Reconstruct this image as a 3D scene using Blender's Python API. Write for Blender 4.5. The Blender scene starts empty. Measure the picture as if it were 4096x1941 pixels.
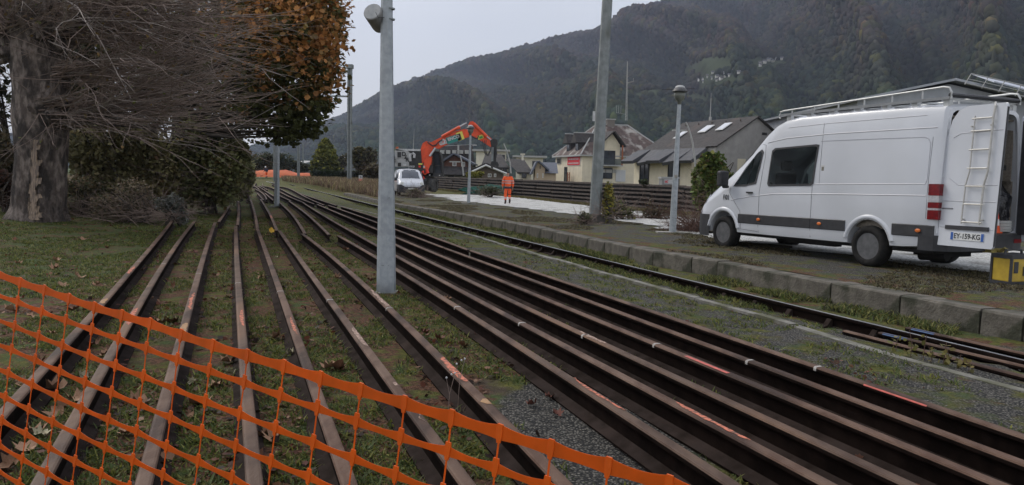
import bpy, math, random, numpy as np
from mathutils import Vector, Matrix, noise
random.seed(7); np.random.seed(7)
SC = bpy.context.scene
COL = SC.collection
PI = math.pi
# ---------------------------------------------------------------- camera
W0, H0 = 4096, 1941
FPX, PITCH, ROLL, CAMZ = 3060.0, 0.0865, 0.0222, 1.50
cam_d = bpy.data.cameras.new("camera"); cam = bpy.data.objects.new("camera", cam_d); COL.objects.link(cam)
cam_d.sensor_fit = 'HORIZONTAL'; cam_d.sensor_width = 36.0; cam_d.lens = FPX / W0 * 36.0
cam_d.clip_start = 0.05; cam_d.clip_end = 20000
_c, _s = math.cos(PITCH), math.sin(PITCH); _cr, _sr = math.cos(ROLL), math.sin(ROLL)
_f = Vector((0, _c, -_s)); _r0 = Vector((1, 0, 0)); _u0 = Vector((0, _s, _c))
_r = _r0 * _cr + _u0 * _sr; _u = _u0 * _cr - _r0 * _sr
M = Matrix((( _r.x, _u.x, -_f.x, 0), (_r.y, _u.y, -_f.y, 0), (_r.z, _u.z, -_f.z, 0), (0, 0, 0, 1)))
M.translation = Vector((0, 0, CAMZ)); cam.matrix_world = M
SC.camera = cam
# ---------------------------------------------------------------- world, sun, exposure
world = bpy.data.worlds.new("World"); SC.world = world; world.use_nodes = True
nt = world.node_tree; bg = nt.nodes["Background"]
sky = nt.nodes.new("ShaderNodeTexSky"); sky.sky_type = 'NISHITA'; sky.sun_disc = False
SUN_EL, SUN_ROT = math.radians(42), math.radians(-50)
sky.sun_elevation = SUN_EL; sky.sun_rotation = SUN_ROT; sky.dust_density = 3.0; sky.air_density = 1.0
tc = nt.nodes.new("ShaderNodeTexCoord"); sep = nt.nodes.new("ShaderNodeSeparateXYZ")
nt.links.new(tc.outputs['Generated'], sep.inputs[0])
cr = nt.nodes.new("ShaderNodeValToRGB"); nt.links.new(sep.outputs['Z'], cr.inputs[0])
cr.color_ramp.elements[0].position = 0.0; cr.color_ramp.elements[0].color = (4.9, 4.93, 5.08, 1)
cr.color_ramp.elements[1].position = 0.55; cr.color_ramp.elements[1].color = (3.55, 3.62, 3.88, 1)
cn = nt.nodes.new("ShaderNodeTexNoise"); cn.inputs['Scale'].default_value = 2.2; cn.inputs['Detail'].default_value = 5
nt.links.new(tc.outputs['Generated'], cn.inputs['Vector'])
cm = nt.nodes.new("ShaderNodeMapRange"); cm.inputs[1].default_value = .3; cm.inputs[2].default_value = .75
cm.inputs[3].default_value = .86; cm.inputs[4].default_value = 1.12
nt.links.new(cn.outputs[0], cm.inputs[0])
mul = nt.nodes.new("ShaderNodeMixRGB"); mul.blend_type = 'MULTIPLY'; mul.inputs[0].default_value = 1
nt.links.new(cr.outputs[0], mul.inputs[1]); nt.links.new(cm.outputs[0], mul.inputs[2])
mx = nt.nodes.new("ShaderNodeMixRGB"); mx.inputs[0].default_value = 0.88     # a thick cloud layer over the clear sky
nt.links.new(sky.outputs[0], mx.inputs[1]); nt.links.new(mul.outputs[0], mx.inputs[2])
nt.links.new(mx.outputs[0], bg.inputs[0]); bg.inputs[1].default_value = 0.10
sd = bpy.data.lights.new("sun", 'SUN'); sun = bpy.data.objects.new("sun", sd); COL.objects.link(sun)
sd.energy = 0.9; sd.angle = math.radians(25); sd.color = (1.0, .95, .87)
sdir = Vector((math.sin(SUN_ROT) * math.cos(SUN_EL), math.cos(SUN_ROT) * math.cos(SUN_EL), math.sin(SUN_EL)))
sun.rotation_euler = sdir.to_track_quat('Z', 'Y').to_euler()
SC.view_settings.view_transform = 'Standard'; SC.view_settings.look = 'None'
SC.view_settings.gamma = 1.0; SC.view_settings.exposure = 1.27; SC.view_settings.use_curve_mapping = False
SC.cycles.volume_bounces = 0; SC.cycles.max_bounces = 6; SC.cycles.transparent_max_bounces = 8

# ---------------------------------------------------------------- geometry of the place
def ray(px, py):
    u = px - W0 / 2; v = py - H0 / 2
    u, v = u * _cr + v * _sr, -u * _sr + v * _cr
    x = u / FPX; zz = -v / FPX
    return Vector((x, _c + _s * zz, zz * _c - _s))
def at(px, py, z):
    r = ray(px, py); t = (z - CAMZ) / r.z
    return Vector((r.x * t, r.y * t, z))
def atd(px, py, y):                      # the point seen at a pixel, y metres ahead
    r = ray(px, py); t = y / r.y
    return Vector((r.x * t, y, CAMZ + r.z * t))
def proj(x, y, z):
    z = z - CAMZ
    yy = y * _c - z * _s; zz = y * _s + z * _c
    u = FPX * x / yy; v = -FPX * zz / yy
    return W0 / 2 + u * _cr - v * _sr, H0 / 2 + u * _sr + v * _cr
def sm(a, b, x):
    t = min(1, max(0, (x - a) / (b - a))); return t * t * (3 - 2 * t)
KERB = [at(*p, .13) for p in [(1403,774),(1521,796),(1580,807),(1806,847),(1912,867),(2085,898),(2600,1004),(2870,1046),(3324,1131),(3602,1181),(4096,1266)]]
_ky = [k.y for k in KERB][::-1]; _kx = [k.x for k in KERB][::-1]
def xk(y):
    if y < _ky[0]: return _kx[0] + (_ky[0] - y) * .52
    if y > _ky[-1]: return _kx[-1] - (y - _ky[-1]) * .42
    return float(np.interp(y, _ky, _kx))
def zplat(y): return .13 - .10 * sm(22, 38, y) + .05 * sm(42, 52, y)
def zg(x, y):
    d = (xk(y) - x) * .9
    z = -.15 + .12 * sm(1.62, 1.8, d) + .03 * sm(1.8, 3.2, d)
    z += .30 * sm(8, 18, -x) * sm(4, 14, y) * (1 - sm(45, 70, y))
    z += .16 * sm(70, 120, y)
    if y > 56: z += .25 * sm(56, 70, y) * sm(.6, 3, -d)
    return z
def gat(px, py, dz=0.0):
    z = 0.0; p = at(px, py, z + dz)
    for i in range(14):
        z = .5 * z + .5 * zg(p.x, p.y); p = at(px, py, z + dz)
    return p
def pat(px, py, dz=0.0):
    z = .1; p = at(px, py, z + dz)
    for i in range(14):
        z = .5 * z + .5 * zplat(p.y); p = at(px, py, z + dz)
    return p

# ---------------------------------------------------------------- helpers
def tag(o, label=None, cat=None, group=None, kind=None):
    if label: o['label'] = label
    if cat: o['category'] = cat
    if group: o['group'] = group
    if kind: o['kind'] = kind
    return o
def thing(name, loc=(0, 0, 0), rz=0.0, label=None, cat=None, group=None):
    o = bpy.data.objects.new(name, None); COL.objects.link(o); o.empty_display_size = .2
    o.location = loc; o.rotation_euler = (0, 0, rz)
    return tag(o, label, cat, group)
class MB:
    def __init__(s): s.v = []; s.f = []; s.m = []; s.c = None
    def add(s, vs, fs, mi=0):
        b = len(s.v); s.v += [tuple(v) for v in vs]
        s.f += [tuple(b + i for i in f) for f in fs]; s.m += [mi] * len(fs); return s
    def box(s, a, b, mi=0, M=None):
        x0, y0, z0 = a; x1, y1, z1 = b
        vs = [Vector(p) for p in [(x0,y0,z0),(x1,y0,z0),(x1,y1,z0),(x0,y1,z0),(x0,y0,z1),(x1,y0,z1),(x1,y1,z1),(x0,y1,z1)]]
        if M: vs = [M @ v for v in vs]
        return s.add(vs, [(0,3,2,1),(4,5,6,7),(0,1,5,4),(1,2,6,5),(2,3,7,6),(3,0,4,7)], mi)
    def tube(s, pts, rad, n=6, mi=0, cap=True):
        pts = [Vector(p) for p in pts]
        if not hasattr(rad, '__len__'): rad = [rad] * len(pts)
        vs = []; fs = []
        up = None
        for i, p in enumerate(pts):
            d = (pts[min(i + 1, len(pts) - 1)] - pts[max(i - 1, 0)])
            if d.length < 1e-9: d = Vector((0, 0, 1))
            d.normalize()
            if up is None: up = Vector((0, 0, 1)) if abs(d.z) < .9 else Vector((1, 0, 0))
            a = d.cross(up); 
            if a.length < 1e-6: a = d.cross(Vector((0, 1, 0)))
            a.normalize(); b = d.cross(a)
            for k in range(n):
                t = 2 * PI * k / n
                vs.append(p + (a * math.cos(t) + b * math.sin(t)) * rad[i])
        for i in range(len(pts) - 1):
            for k in range(n):
                k2 = (k + 1) % n
                fs.append((i * n + k, i * n + k2, (i + 1) * n + k2, (i + 1) * n + k))
        if cap:
            fs.append(tuple(range(n))[::-1]); fs.append(tuple((len(pts) - 1) * n + k for k in range(n)))
        return s.add(vs, fs, mi)
    def prism(s, poly, thick, mi=0, plane='xz', off=0.0, M=None):
        # polygon in a plane, extruded by thick along the third axis starting at off
        n = len(poly); vs = []
        for t in (off, off + thick):
            for (a, b) in poly:
                v = {'xz': (a, t, b), 'yz': (t, a, b), 'xy': (a, b, t)}[plane]
                v = Vector(v); vs.append(M @ v if M else v)
        fs = [tuple(range(n)), tuple(range(n, 2 * n))[::-1]]
        for k in range(n):
            k2 = (k + 1) % n; fs.append((k, k + n, k2 + n, k2))
        return s.add(vs, fs, mi)
    def lathe(s, prof, n=16, mi=0, M=None):
        vs = []; fs = []
        for (r, z) in prof:
            for k in range(n):
                t = 2 * PI * k / n; v = Vector((r * math.cos(t), r * math.sin(t), z)); vs.append(M @ v if M else v)
        for i in range(len(prof) - 1):
            for k in range(n):
                k2 = (k + 1) % n; fs.append((i * n + k, i * n + k2, (i + 1) * n + k2, (i + 1) * n + k))
        fs.append(tuple(range(n))[::-1]); fs.append(tuple((len(prof) - 1) * n + k for k in range(n)))
        return s.add(vs, fs, mi)
    def slab(s, quad, t, mi=0):          # a quad (or polygon) given thickness along its normal
        q = [Vector(p) for p in quad]; nrm = (q[1] - q[0]).cross(q[2] - q[0]).normalized() * t
        n = len(q); vs = q + [p + nrm for p in q]
        fs = [tuple(range(n))[::-1], tuple(range(n, 2 * n))]
        for k in range(n):
            k2 = (k + 1) % n; fs.append((k, k2, k2 + n, k + n))
        return s.add(vs, fs, mi)
    def build(s, name, mats, parent=None, smooth=False, world=False):
        me = bpy.data.meshes.new(name)
        if not isinstance(mats, (list, tuple)): mats = [mats]
        vs = s.v
        if world and parent is not None:
            inv = parent.matrix_basis.inverted()
            vs = [inv @ Vector(v) for v in vs]
        me.from_pydata([tuple(v) for v in vs], [], s.f); 
        for m in mats: me.materials.append(m)
        me.polygons.foreach_set('material_index', s.m)
        if smooth: me.polygons.foreach_set('use_smooth', [True] * len(s.f))
        me.validate(); me.update()
        o = bpy.data.objects.new(name, me); COL.objects.link(o)
        if parent is not None: o.parent = parent
        return o
def np_mesh(name, V, nper, mats, parent=None, cols=None, midx=None, smooth=False):
    """V: (N, nper, 3) separate polygons."""
    N = V.shape[0]; me = bpy.data.meshes.new(name)
    me.vertices.add(N * nper); me.vertices.foreach_set('co', V.reshape(-1).astype(np.float32))
    me.loops.add(N * nper); me.loops.foreach_set('vertex_index', np.arange(N * nper, dtype=np.int32))
    me.polygons.add(N); me.polygons.foreach_set('loop_start', np.arange(0, N * nper, nper, dtype=np.int32))
    try: me.polygons.foreach_set('loop_total', np.full(N, nper, dtype=np.int32))
    except Exception: pass
    if not isinstance(mats, (list, tuple)): mats = [mats]
    for m in mats: me.materials.append(m)
    if midx is not None: me.polygons.foreach_set('material_index', midx.astype(np.int32))
    if smooth: me.polygons.foreach_set('use_smooth', np.ones(N, dtype=bool))
    me.update(calc_edges=True)
    if cols is not None:
        a = me.color_attributes.new('Col', 'FLOAT_COLOR', 'POINT')
        c = np.ones((N, nper, 4), dtype=np.float32); c[:, :, :3] = cols[:, None, :]
        a.data.foreach_set('color', c.reshape(-1))
    o = bpy.data.objects.new(name, me); COL.objects.link(o)
    if parent is not None: o.parent = parent
    return o

# ---------------------------------------------------------------- materials
def new_mat(name):
    m = bpy.data.materials.new(name); m.use_nodes = True
    return m, m.node_tree, m.node_tree.nodes['Principled BSDF']
def mat(name, a, b=None, scale=4.0, rough=.7, bump=0.0, metal=0.0, detail=5.0, lo=.35, hi=.65, c=None, cscale=1.0, clo=.55, chi=.7, bscale=None, spec=.5, stretch=None, emis=None, coat=0.0, bdist=.02):
    m, t, p = new_mat(name); N = t.nodes; L = t.links
    p.inputs['Roughness'].default_value = rough; p.inputs['Metallic'].default_value = metal
    p.inputs['Specular IOR Level'].default_value = spec; p.inputs['Coat Weight'].default_value = coat
    p.inputs['Coat Roughness'].default_value = .08
    p.inputs['Base Color'].default_value = (*a, 1)
    co = N.new('ShaderNodeTexCoord'); src = co.outputs['Object']
    if stretch:
        mp = N.new('ShaderNodeMapping'); mp.inputs['Scale'].default_value = stretch; L.new(src, mp.inputs[0]); src = mp.outputs[0]
    out = None
    if b:
        n = N.new('ShaderNodeTexNoise'); n.inputs['Scale'].default_value = scale; n.inputs['Detail'].default_value = detail
        L.new(src, n.inputs['Vector'])
        r = N.new('ShaderNodeMapRange'); r.inputs[1].default_value = lo; r.inputs[2].default_value = hi; L.new(n.outputs[0], r.inputs[0])
        x = N.new('ShaderNodeMixRGB'); x.inputs[1].default_value = (*a, 1); x.inputs[2].default_value = (*b, 1); L.new(r.outputs[0], x.inputs[0])
        out = x.outputs[0]
    if c:
        n = N.new('ShaderNodeTexNoise'); n.inputs['Scale'].default_value = cscale; n.inputs['Detail'].default_value = 4
        L.new(src, n.inputs['Vector'])
        r = N.new('ShaderNodeMapRange'); r.inputs[1].default_value = clo; r.inputs[2].default_value = chi; L.new(n.outputs[0], r.inputs[0])
        x = N.new('ShaderNodeMixRGB'); x.inputs[2].default_value = (*c, 1); L.new(r.outputs[0], x.inputs[0])
        if out: L.new(out, x.inputs[1])
        else: x.inputs[1].default_value = (*a, 1)
        out = x.outputs[0]
    if out: L.new(out, p.inputs['Base Color'])
    if bump:
        n = N.new('ShaderNodeTexNoise'); n.inputs['Scale'].default_value = bscale or scale * 4; n.inputs['Detail'].default_value = 6
        L.new(src, n.inputs['Vector'])
        bb = N.new('ShaderNodeBump'); bb.inputs['Strength'].default_value = bump; bb.inputs['Distance'].default_value = bdist
        L.new(n.outputs[0], bb.inputs['Height']); L.new(bb.outputs[0], p.inputs['Normal'])
    if emis: p.inputs['Emission Color'].default_value = (*emis[0], 1); p.inputs['Emission Strength'].default_value = emis[1]
    return m
def leaf_mat(name, trans=.35, rough=.6):
    m, t, p = new_mat(name); N = t.nodes; L = t.links
    a = N.new('ShaderNodeAttribute'); a.attribute_name = 'Col'
    L.new(a.outputs['Color'], p.inputs['Base Color']); p.inputs['Roughness'].default_value = rough
    p.inputs['Specular IOR Level'].default_value = .3
    if trans > 0:
        tr = N.new('ShaderNodeBsdfTranslucent'); mi = N.new('ShaderNodeMixShader'); mi.inputs[0].default_value = trans
        L.new(a.outputs['Color'], tr.inputs[0]); L.new(p.outputs[0], mi.inputs[1]); L.new(tr.outputs[0], mi.inputs[2])
        L.new(mi.outputs[0], N['Material Output'].inputs[0])
    return m
LEAF = leaf_mat('leaf'); CLUMP = leaf_mat('clump', 0, .8)
GALV = mat('galvanised', (.30,.33,.35), (.38,.41,.43), 14, .55, .15, .2, c=(.24,.26,.28), cscale=3, bscale=60)
GALV2 = mat('galvanised dull', (.17,.19,.19), (.24,.26,.26), 6, .6, .12, .1, c=(.12,.13,.12), cscale=1.5, bscale=50)
CONC = mat('concrete', (.24,.23,.21), (.33,.32,.29), 8, .9, .5, c=(.09,.10,.05), cscale=3, bscale=40)
RTOPS = [mat('rail rust top %d' % i, a, b, 9, .66, .5, .05, c=c, cscale=cs, clo=.48, chi=.62, bscale=90, bdist=.004, spec=.25, stretch=(1, .35, 1), lo=.40, hi=.60) for i, (a, b, c, cs) in enumerate((((.072,.036,.022), (.128,.076,.052), (.036,.019,.012), 3.2), ((.060,.034,.023), (.105,.067,.047), (.15,.085,.052), 2.1), ((.078,.041,.026), (.140,.088,.062), (.042,.022,.015), 4.5)))]
RTOP = RTOPS[0]
RSIDE = mat('rail rust side shaded', (.006,.004,.0035), (.014,.009,.0075), 9, .9, .3, .0, c=(.005,.0035,.003), cscale=2, bscale=60, bdist=.004, spec=.03)  # near-black rust: shade under the rail head is put into the colour
RFOOT = mat('rail foot', (.017,.012,.010), (.038,.028,.025), 7, .9, .3, .0, spec=.06, c=(.05,.035,.03), cscale=2.5, bscale=60, bdist=.004)  # foot colour darkened as well, for the shade between the rails
STEEL = mat('worn steel', (.32,.33,.35), (.42,.42,.43), 5, .35, .1, .8)
WHITE = mat('white paint', (.57,.59,.63), (.52,.54,.575), 1.3, .28, coat=.7)
BLACKP = mat('black plastic', (.022,.023,.027), (.035,.036,.04), 8, .55, .1)
RUBBER = mat('tyre rubber', (.012,.012,.012), (.024,.023,.022), 12, .9, .3, spec=.2)
GLASSD = None
def glass(name, tint, alpha, rough=.03):
    m, t, p = new_mat(name); N = t.nodes; L = t.links
    p.inputs['Base Color'].default_value = (*tint, 1); p.inputs['Roughness'].default_value = rough
    tr = N.new('ShaderNodeBsdfTransparent'); tr.inputs[0].default_value = (.8, .85, .85, 1); mi = N.new('ShaderNodeMixShader'); mi.inputs[0].default_value = alpha
    L.new(tr.outputs[0], mi.inputs[1]); L.new(p.outputs[0], mi.inputs[2]); L.new(mi.outputs[0], N['Material Output'].inputs[0])
    return m
GLASST = glass('tinted glass', (.01,.012,.014), .34); GLASSC = glass('clear glass', (.02,.025,.028), .2)
GLASSW = mat('window glass', (.02,.024,.03), (.05,.058,.07), .7, .1)
def text(name, body, size, M, m, parent, depth=.003, bold=.0, align='CENTER', sx=1.0):
    cu = bpy.data.curves.new(name, 'FONT'); cu.body = body; cu.size = size; cu.extrude = depth; cu.align_x = align; cu.align_y = 'CENTER'; cu.offset = bold
    tmp = bpy.data.objects.new('tmp', cu); COL.objects.link(tmp)
    dg = bpy.context.evaluated_depsgraph_get(); me = bpy.data.meshes.new_from_object(tmp.evaluated_get(dg))
    bpy.data.objects.remove(tmp); me.name = name; me.transform(M @ Matrix.Diagonal((sx, 1, 1, 1)))
    me.materials.clear(); me.materials.append(m)
    o = bpy.data.objects.new(name, me); COL.objects.link(o)
    if parent is not None: o.parent = parent
    return o
def fr(o, x, y, z):                       # matrix from an origin and three axes
    o, x, y, z = map(Vector, (o, x, y, z)); return Matrix(((x.x,y.x,z.x,o.x),(x.y,y.y,z.y,o.y),(x.z,y.z,z.z,o.z),(0,0,0,1)))
def leafshape(n=0):                       # palmate outline, unit size
    a = [(0,-.42),(.16,-.22),(.40,-.26),(.36,-.02),(.52,.18),(.32,.24),(.22,.40),(0,.56),(-.22,.40),(-.32,.24),(-.52,.18),(-.36,-.02),(-.40,-.26),(-.16,-.22)]
    return np.array([(x, y, 0) for x, y in a])
def scatter_leaves(name, P, size, cols, parent=None, shape=None, mat_=None, flat=0.0, nrm=None, seed=1):
    """P (N,3), size (N,), one small polygon each, randomly turned (flat=1 lies down)."""
    rs = np.random.RandomState(seed); N = len(P)
    if shape is None: shape = np.array([(-.3,-.5,0),(.3,-.35,.05),(.35,.3,0),(0,.6,-.05),(-.35,.2,.04)])
    a = rs.uniform(0, 2*PI, N); tilt = rs.normal(0, 1, N) * (1 - flat) * 1.2 + rs.normal(0, .25, N); b = rs.uniform(0, 2*PI, N)
    ca, sa = np.cos(a), np.sin(a); ct, st = np.cos(tilt), np.sin(tilt); cb, sb = np.cos(b), np.sin(b)
    Rz = np.zeros((N,3,3)); Rz[:,0,0]=ca; Rz[:,0,1]=-sa; Rz[:,1,0]=sa; Rz[:,1,1]=ca; Rz[:,2,2]=1
    Rx = np.zeros((N,3,3)); Rx[:,0,0]=1; Rx[:,1,1]=ct; Rx[:,1,2]=-st; Rx[:,2,1]=st; Rx[:,2,2]=ct
    Rb = np.zeros((N,3,3)); Rb[:,0,0]=cb; Rb[:,0,1]=-sb; Rb[:,1,0]=sb; Rb[:,1,1]=cb; Rb[:,2,2]=1
    Rm = Rb @ Rx @ Rz
    V = np.einsum('nij,kj->nki', Rm, shape) * np.asarray(size)[:,None,None] + np.asarray(P)[:,None,:]
    return np_mesh(name, V, len(shape), mat_ or LEAF, parent, cols)
def fbm(P, scale, seed=0, oct=3):
    """cheap smooth value noise on (N,2 or 3) points, about -1..1"""
    rs = np.random.RandomState(seed); out = np.zeros(len(P)); amp = 1.0; tot = 0
    for o in range(oct):
        for k in range(4):
            d = rs.normal(0, 1, P.shape[1]); d /= np.linalg.norm(d); ph = rs.uniform(0, 6.28)
            f = 2 * PI / scale * 2**o * rs.uniform(.7, 1.4)
            out += amp * np.sin(P @ d * f + ph + 1.7 * np.sin(P @ np.roll(d, 1) * f * .6 + ph * 2)) * .5
        tot += amp * 1.2; amp *= .55
    return out / tot
# ================================================================ ground
def ground_mat():
    m, t, p = new_mat('ground'); N = t.nodes; L = t.links
    p.inputs['Roughness'].default_value = .95; p.inputs['Specular IOR Level'].default_value = .2
    co = N.new('ShaderNodeTexCoord').outputs['Object']
    def noise(s, d=6, r=.6):
        n = N.new('ShaderNodeTexNoise'); n.inputs['Scale'].default_value = s; n.inputs['Detail'].default_value = d; n.inputs['Roughness'].default_value = r
        L.new(co, n.inputs['Vector']); return n.outputs[0]
    def rng(x, a, b):
        r = N.new('ShaderNodeMapRange'); r.inputs[1].default_value = a; r.inputs[2].default_value = b; L.new(x, r.inputs[0]); return r.outputs[0]
    def mix(f, a, b):
        x = N.new('ShaderNodeMixRGB'); L.new(f, x.inputs[0])
        for i, q in ((1, a), (2, b)):
            if isinstance(q, tuple): x.inputs[i].default_value = (*q, 1)
            else: L.new(q, x.inputs[i])
        return x.outputs[0]
    def add(a, b, op='ADD'):
        x = N.new('ShaderNodeMath'); x.operation = op
        for i, q in ((0, a), (1, b)):
            if isinstance(q, (int, float)): x.inputs[i].default_value = q
            else: L.new(q, x.inputs[i])
        return x.outputs[0]
    at_ = N.new('ShaderNodeAttribute'); at_.attribute_name = 'Zone'
    sp = N.new('ShaderNodeSeparateColor'); L.new(at_.outputs['Color'], sp.inputs[0])
    vor = N.new('ShaderNodeTexVoronoi'); vor.inputs['Scale'].default_value = 62; L.new(co, vor.inputs['Vector'])
    vs = N.new('ShaderNodeSeparateColor'); L.new(vor.outputs['Color'], vs.inputs[0])
    stones = mix(vs.outputs[0], (.070,.064,.055), (.27,.255,.225))
    stones = mix(rng(vor.outputs['Distance'], .25, .6), stones, (.03,.03,.03))
    dirt = mix(rng(noise(9), .3, .7), (.040,.030,.020), (.105,.080,.055))
    moss = mix(rng(noise(14), .3, .7), (.045,.055,.014), (.155,.150,.035))
    grass = mix(rng(noise(22), .3, .7), (.034,.056,.018), (.090,.118,.038))
    litter = mix(rng(noise(30, 3), .4, .6), (.060,.030,.019), (.165,.085,.052))
    base = mix(rng(noise(1.6), .34, .48), dirt, moss)
    base = mix(rng(noise(3.1), .52, .60), base, grass)
    base = mix(add(rng(add(noise(4.3), add(sp.outputs[2], .35, 'MULTIPLY')), .62, .70), 1.0, 'MULTIPLY'), base, litter)
    gmask = rng(add(noise(2.2), add(sp.outputs[1], .6, 'MULTIPLY')), .75, .9)
    base = mix(gmask, base, grass)
    smask = rng(add(noise(2.7), add(sp.outputs[0], .6, 'MULTIPLY')), .78, .92)
    base = mix(smask, base, stones)
    L.new(base, p.inputs['Base Color'])
    b1 = N.new('ShaderNodeBump'); b1.inputs['Strength'].default_value = .9; b1.inputs['Distance'].default_value = .03
    L.new(add(noise(45, 8, .7), add(vor.outputs['Distance'], -.6, 'MULTIPLY')), b1.inputs['Height']); L.new(b1.outputs[0], p.inputs['Normal'])
    return m
GROUND = ground_mat()
def grid_lines(a, b, st, far, n):
    l = list(np.arange(a, b + 1e-6, st)); lo, hi = far
    k = np.linspace(0, 1, n + 1)[1:] ** 2.2
    return np.array([a + (lo - a) * t for t in k[::-1]] + l + [b + (hi - b) * t for t in k])
def wnoise(x, y):
    return .025 * noise.noise(Vector((x * .9, y * .9, 3))) + .012 * noise.noise(Vector((x * 4, y * 4, 1)))
def zones(x, y):
    d = (xk(y) - x) * .9
    sx_ = 0; g = 0; l = .5
    lx = 1.9 + (9 - y) * .52 if y < 9 else (.4 - (y - 12) * .33)       # right hand edge of the laid out rails
    if d > 1.7 and d < 4.6: sx_ = .66 if y < 16 else .5; l = .1
    if d <= 1.7: sx_ = .45; g = .25; l = .2
    if d < -.2: sx_ = .5; l = .2
    q = math.hypot((x - .55) / .55, (y - 4.6) / 1.0)
    if q < 1.5: sx_ = max(sx_, .95 * (1.5 - q) + .3); l = 0
    if x < -5.2 - (y - 8) * .18 and y > 0: g = .55
    if y < 7 and x < -2.6: g = max(g, .35)
    if y > 50: g = .2; sx_ = .35
    if y > 130: g = .9; sx_ = 0
    return (sx_, g, l)
def make_ground():
    xs = grid_lines(-26, 16, .25, (-4000, 4000), 26); ys = grid_lines(-6, 62, .25, (-300, 6000), 26)
    V = []; C = []
    for y in ys:
        for x in xs:
            V.append((x, y, zg(x, y) + (wnoise(x, y) if -26 <= x <= 16 and -6 <= y <= 62 else 0) - .15 * sm(130, 200, y)))
            C.append((*zones(x, y), 1))
    nx = len(xs); F = [(j*nx+i, j*nx+i+1, (j+1)*nx+i+1, (j+1)*nx+i) for j in range(len(ys)-1) for i in range(nx-1)]
    me = bpy.data.meshes.new('ground'); me.from_pydata(V, [], F); me.materials.append(GROUND)
    a = me.color_attributes.new('Zone', 'FLOAT_COLOR', 'POINT'); a.data.foreach_set('color', np.array(C, dtype=np.float32).reshape(-1))
    me.polygons.foreach_set('use_smooth', [True] * len(F))
    o = bpy.data.objects.new('ground', me); COL.objects.link(o); tag(o, kind='structure'); return o
make_ground()

# ---------------------------------------------------------------- platform surface, kerb, gravel road
PLAT = GROUND
ROAD = mat('pale gravel', (.30,.30,.285), (.66,.66,.64), 22, .95, 1.0, c=(.20,.19,.16), cscale=1.3, clo=.54, chi=.70, bscale=34, bdist=.06, lo=.38, hi=.56)
def strip(name, m, ys, xa, xb, dz, nseg=10, edge=0.0):
    V = []; n = nseg + 1
    for y in ys:
        a, b = xa(y), xb(y)
        for i in range(n):
            t = i / nseg; x = a + (b - a) * t
            if edge and i in (0, nseg): x += edge * noise.noise(Vector((x * .1, y * 1.1, i)))
            V.append((x, y, zplat(y) + dz + .012 * noise.noise(Vector((x * 1.5, y * 1.5, 0))) * (1 if dz == 0 else 0)))
    F = [(j*n+i, j*n+i+1, (j+1)*n+i+1, (j+1)*n+i) for j in range(len(ys)-1) for i in range(nseg)]
    me = bpy.data.meshes.new(name); me.from_pydata(V, [], F); me.materials.append(m)
    if m is GROUND:
        a_ = me.color_attributes.new('Zone', 'FLOAT_COLOR', 'POINT'); cc_ = []
        for (x, y, z) in V:
            e = x - xk(y); cc_.append((.63 + .16 * noise.noise(Vector((x * .5, y * .5, 4))) - .25 * sm(1.2, .2, e), .12, .25 + .25 * sm(1.0, .1, e), 1))
        a_.data.foreach_set('color', np.array(cc_, dtype=np.float32).reshape(-1))
    o = bpy.data.objects.new(name, me); COL.objects.link(o); return tag(o, kind='structure')
ys_p = np.arange(2, 56, .5)
strip('platform', PLAT, ys_p, lambda y: xk(y) + .30, lambda y: 60, 0, 60)
# gravel road: left and right edges read off as places on the platform
_rl = sorted([(p.y, p.x) for p in (pat(1690,777,.02), pat(1860,806,.02), pat(2100,832,.02), pat(2400,870,.02), pat(2590,905,.02), pat(2900,958,.02), pat(3300,1010,.02), pat(3760,1070,.02), pat(4096,1112,.02))])
_rr = sorted([(p.y, p.x) for p in (pat(1700,770,.02), pat(2000,783,.02), pat(2240,810,.02), pat(2700,868,.02), pat(3000,900,.02), pat(3600,960,.02), pat(4096,1010,.02))])
def road_l(y): return float(np.interp(y, [a for a, b in _rl], [b for a, b in _rl]))
def road_r(y): return float(np.interp(y, [a for a, b in _rr], [b for a, b in _rr])) + .4
strip('gravel_path', ROAD, np.arange(7.5, 55.5, .4), lambda y: road_l(y), lambda y: max(road_r(y), road_l(y) + 2.4), .018, 8, .8)

# kerb stones, each one its own block
KST = [mat('kerb stone', (.085,.076,.062), (.155,.140,.115), 5, .9, .7, c=(.035,.036,.022), cscale=3.0, clo=.44, chi=.60, bscale=30)]
def kerb_block(y0, y1, i):
    p0 = Vector((xk(y0), y0, 0)); p1 = Vector((xk(y1), y1, 0)); d = p1 - p0; L = d.length; d.normalize(); r = Vector((d.y, -d.x, 0))
    root = None; z = zplat(y0); n = max(2, int(L / .22)); rs = random.Random(i)
    mb = MB(); w = .34; vs = []; g = .012
    prof = [(0, -.34), (0, -.02), (.022, 0), (w, 0), (w, -.34)]
    for k in range(n + 1):
        t = g + (L - 2 * g) * k / n
        for (a, b) in prof:
            jx = rs.uniform(-.006, .006); vs.append(Vector((0, 0, 0)) + d * t + r * (a + jx) + Vector((0, 0, b + rs.uniform(-.005, .005))))
    m_ = len(prof); fs = [(k*m_+j, k*m_+(j+1)%m_, (k+1)*m_+(j+1)%m_, (k+1)*m_+j) for k in range(n) for j in range(m_)]
    fs += [tuple(range(m_))[::-1], tuple(n*m_+j for j in range(m_))]
    mb.add(vs, fs); o = mb.build('kerb_stone', KST); o.location = (p0.x, p0.y, z + rs.uniform(-.008, .008))
    return o
joints = [pat(*p).y for p in [(4560,1390),(4096,1266),(3905,1236),(3602,1181),(3324,1131),(2870,1046),(2765,1030)]]
y = joints[-1]
while y < 53: y += random.uniform(.85, 1.25) if y < 26 else random.uniform(.9, 1.3); joints.append(y)
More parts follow.
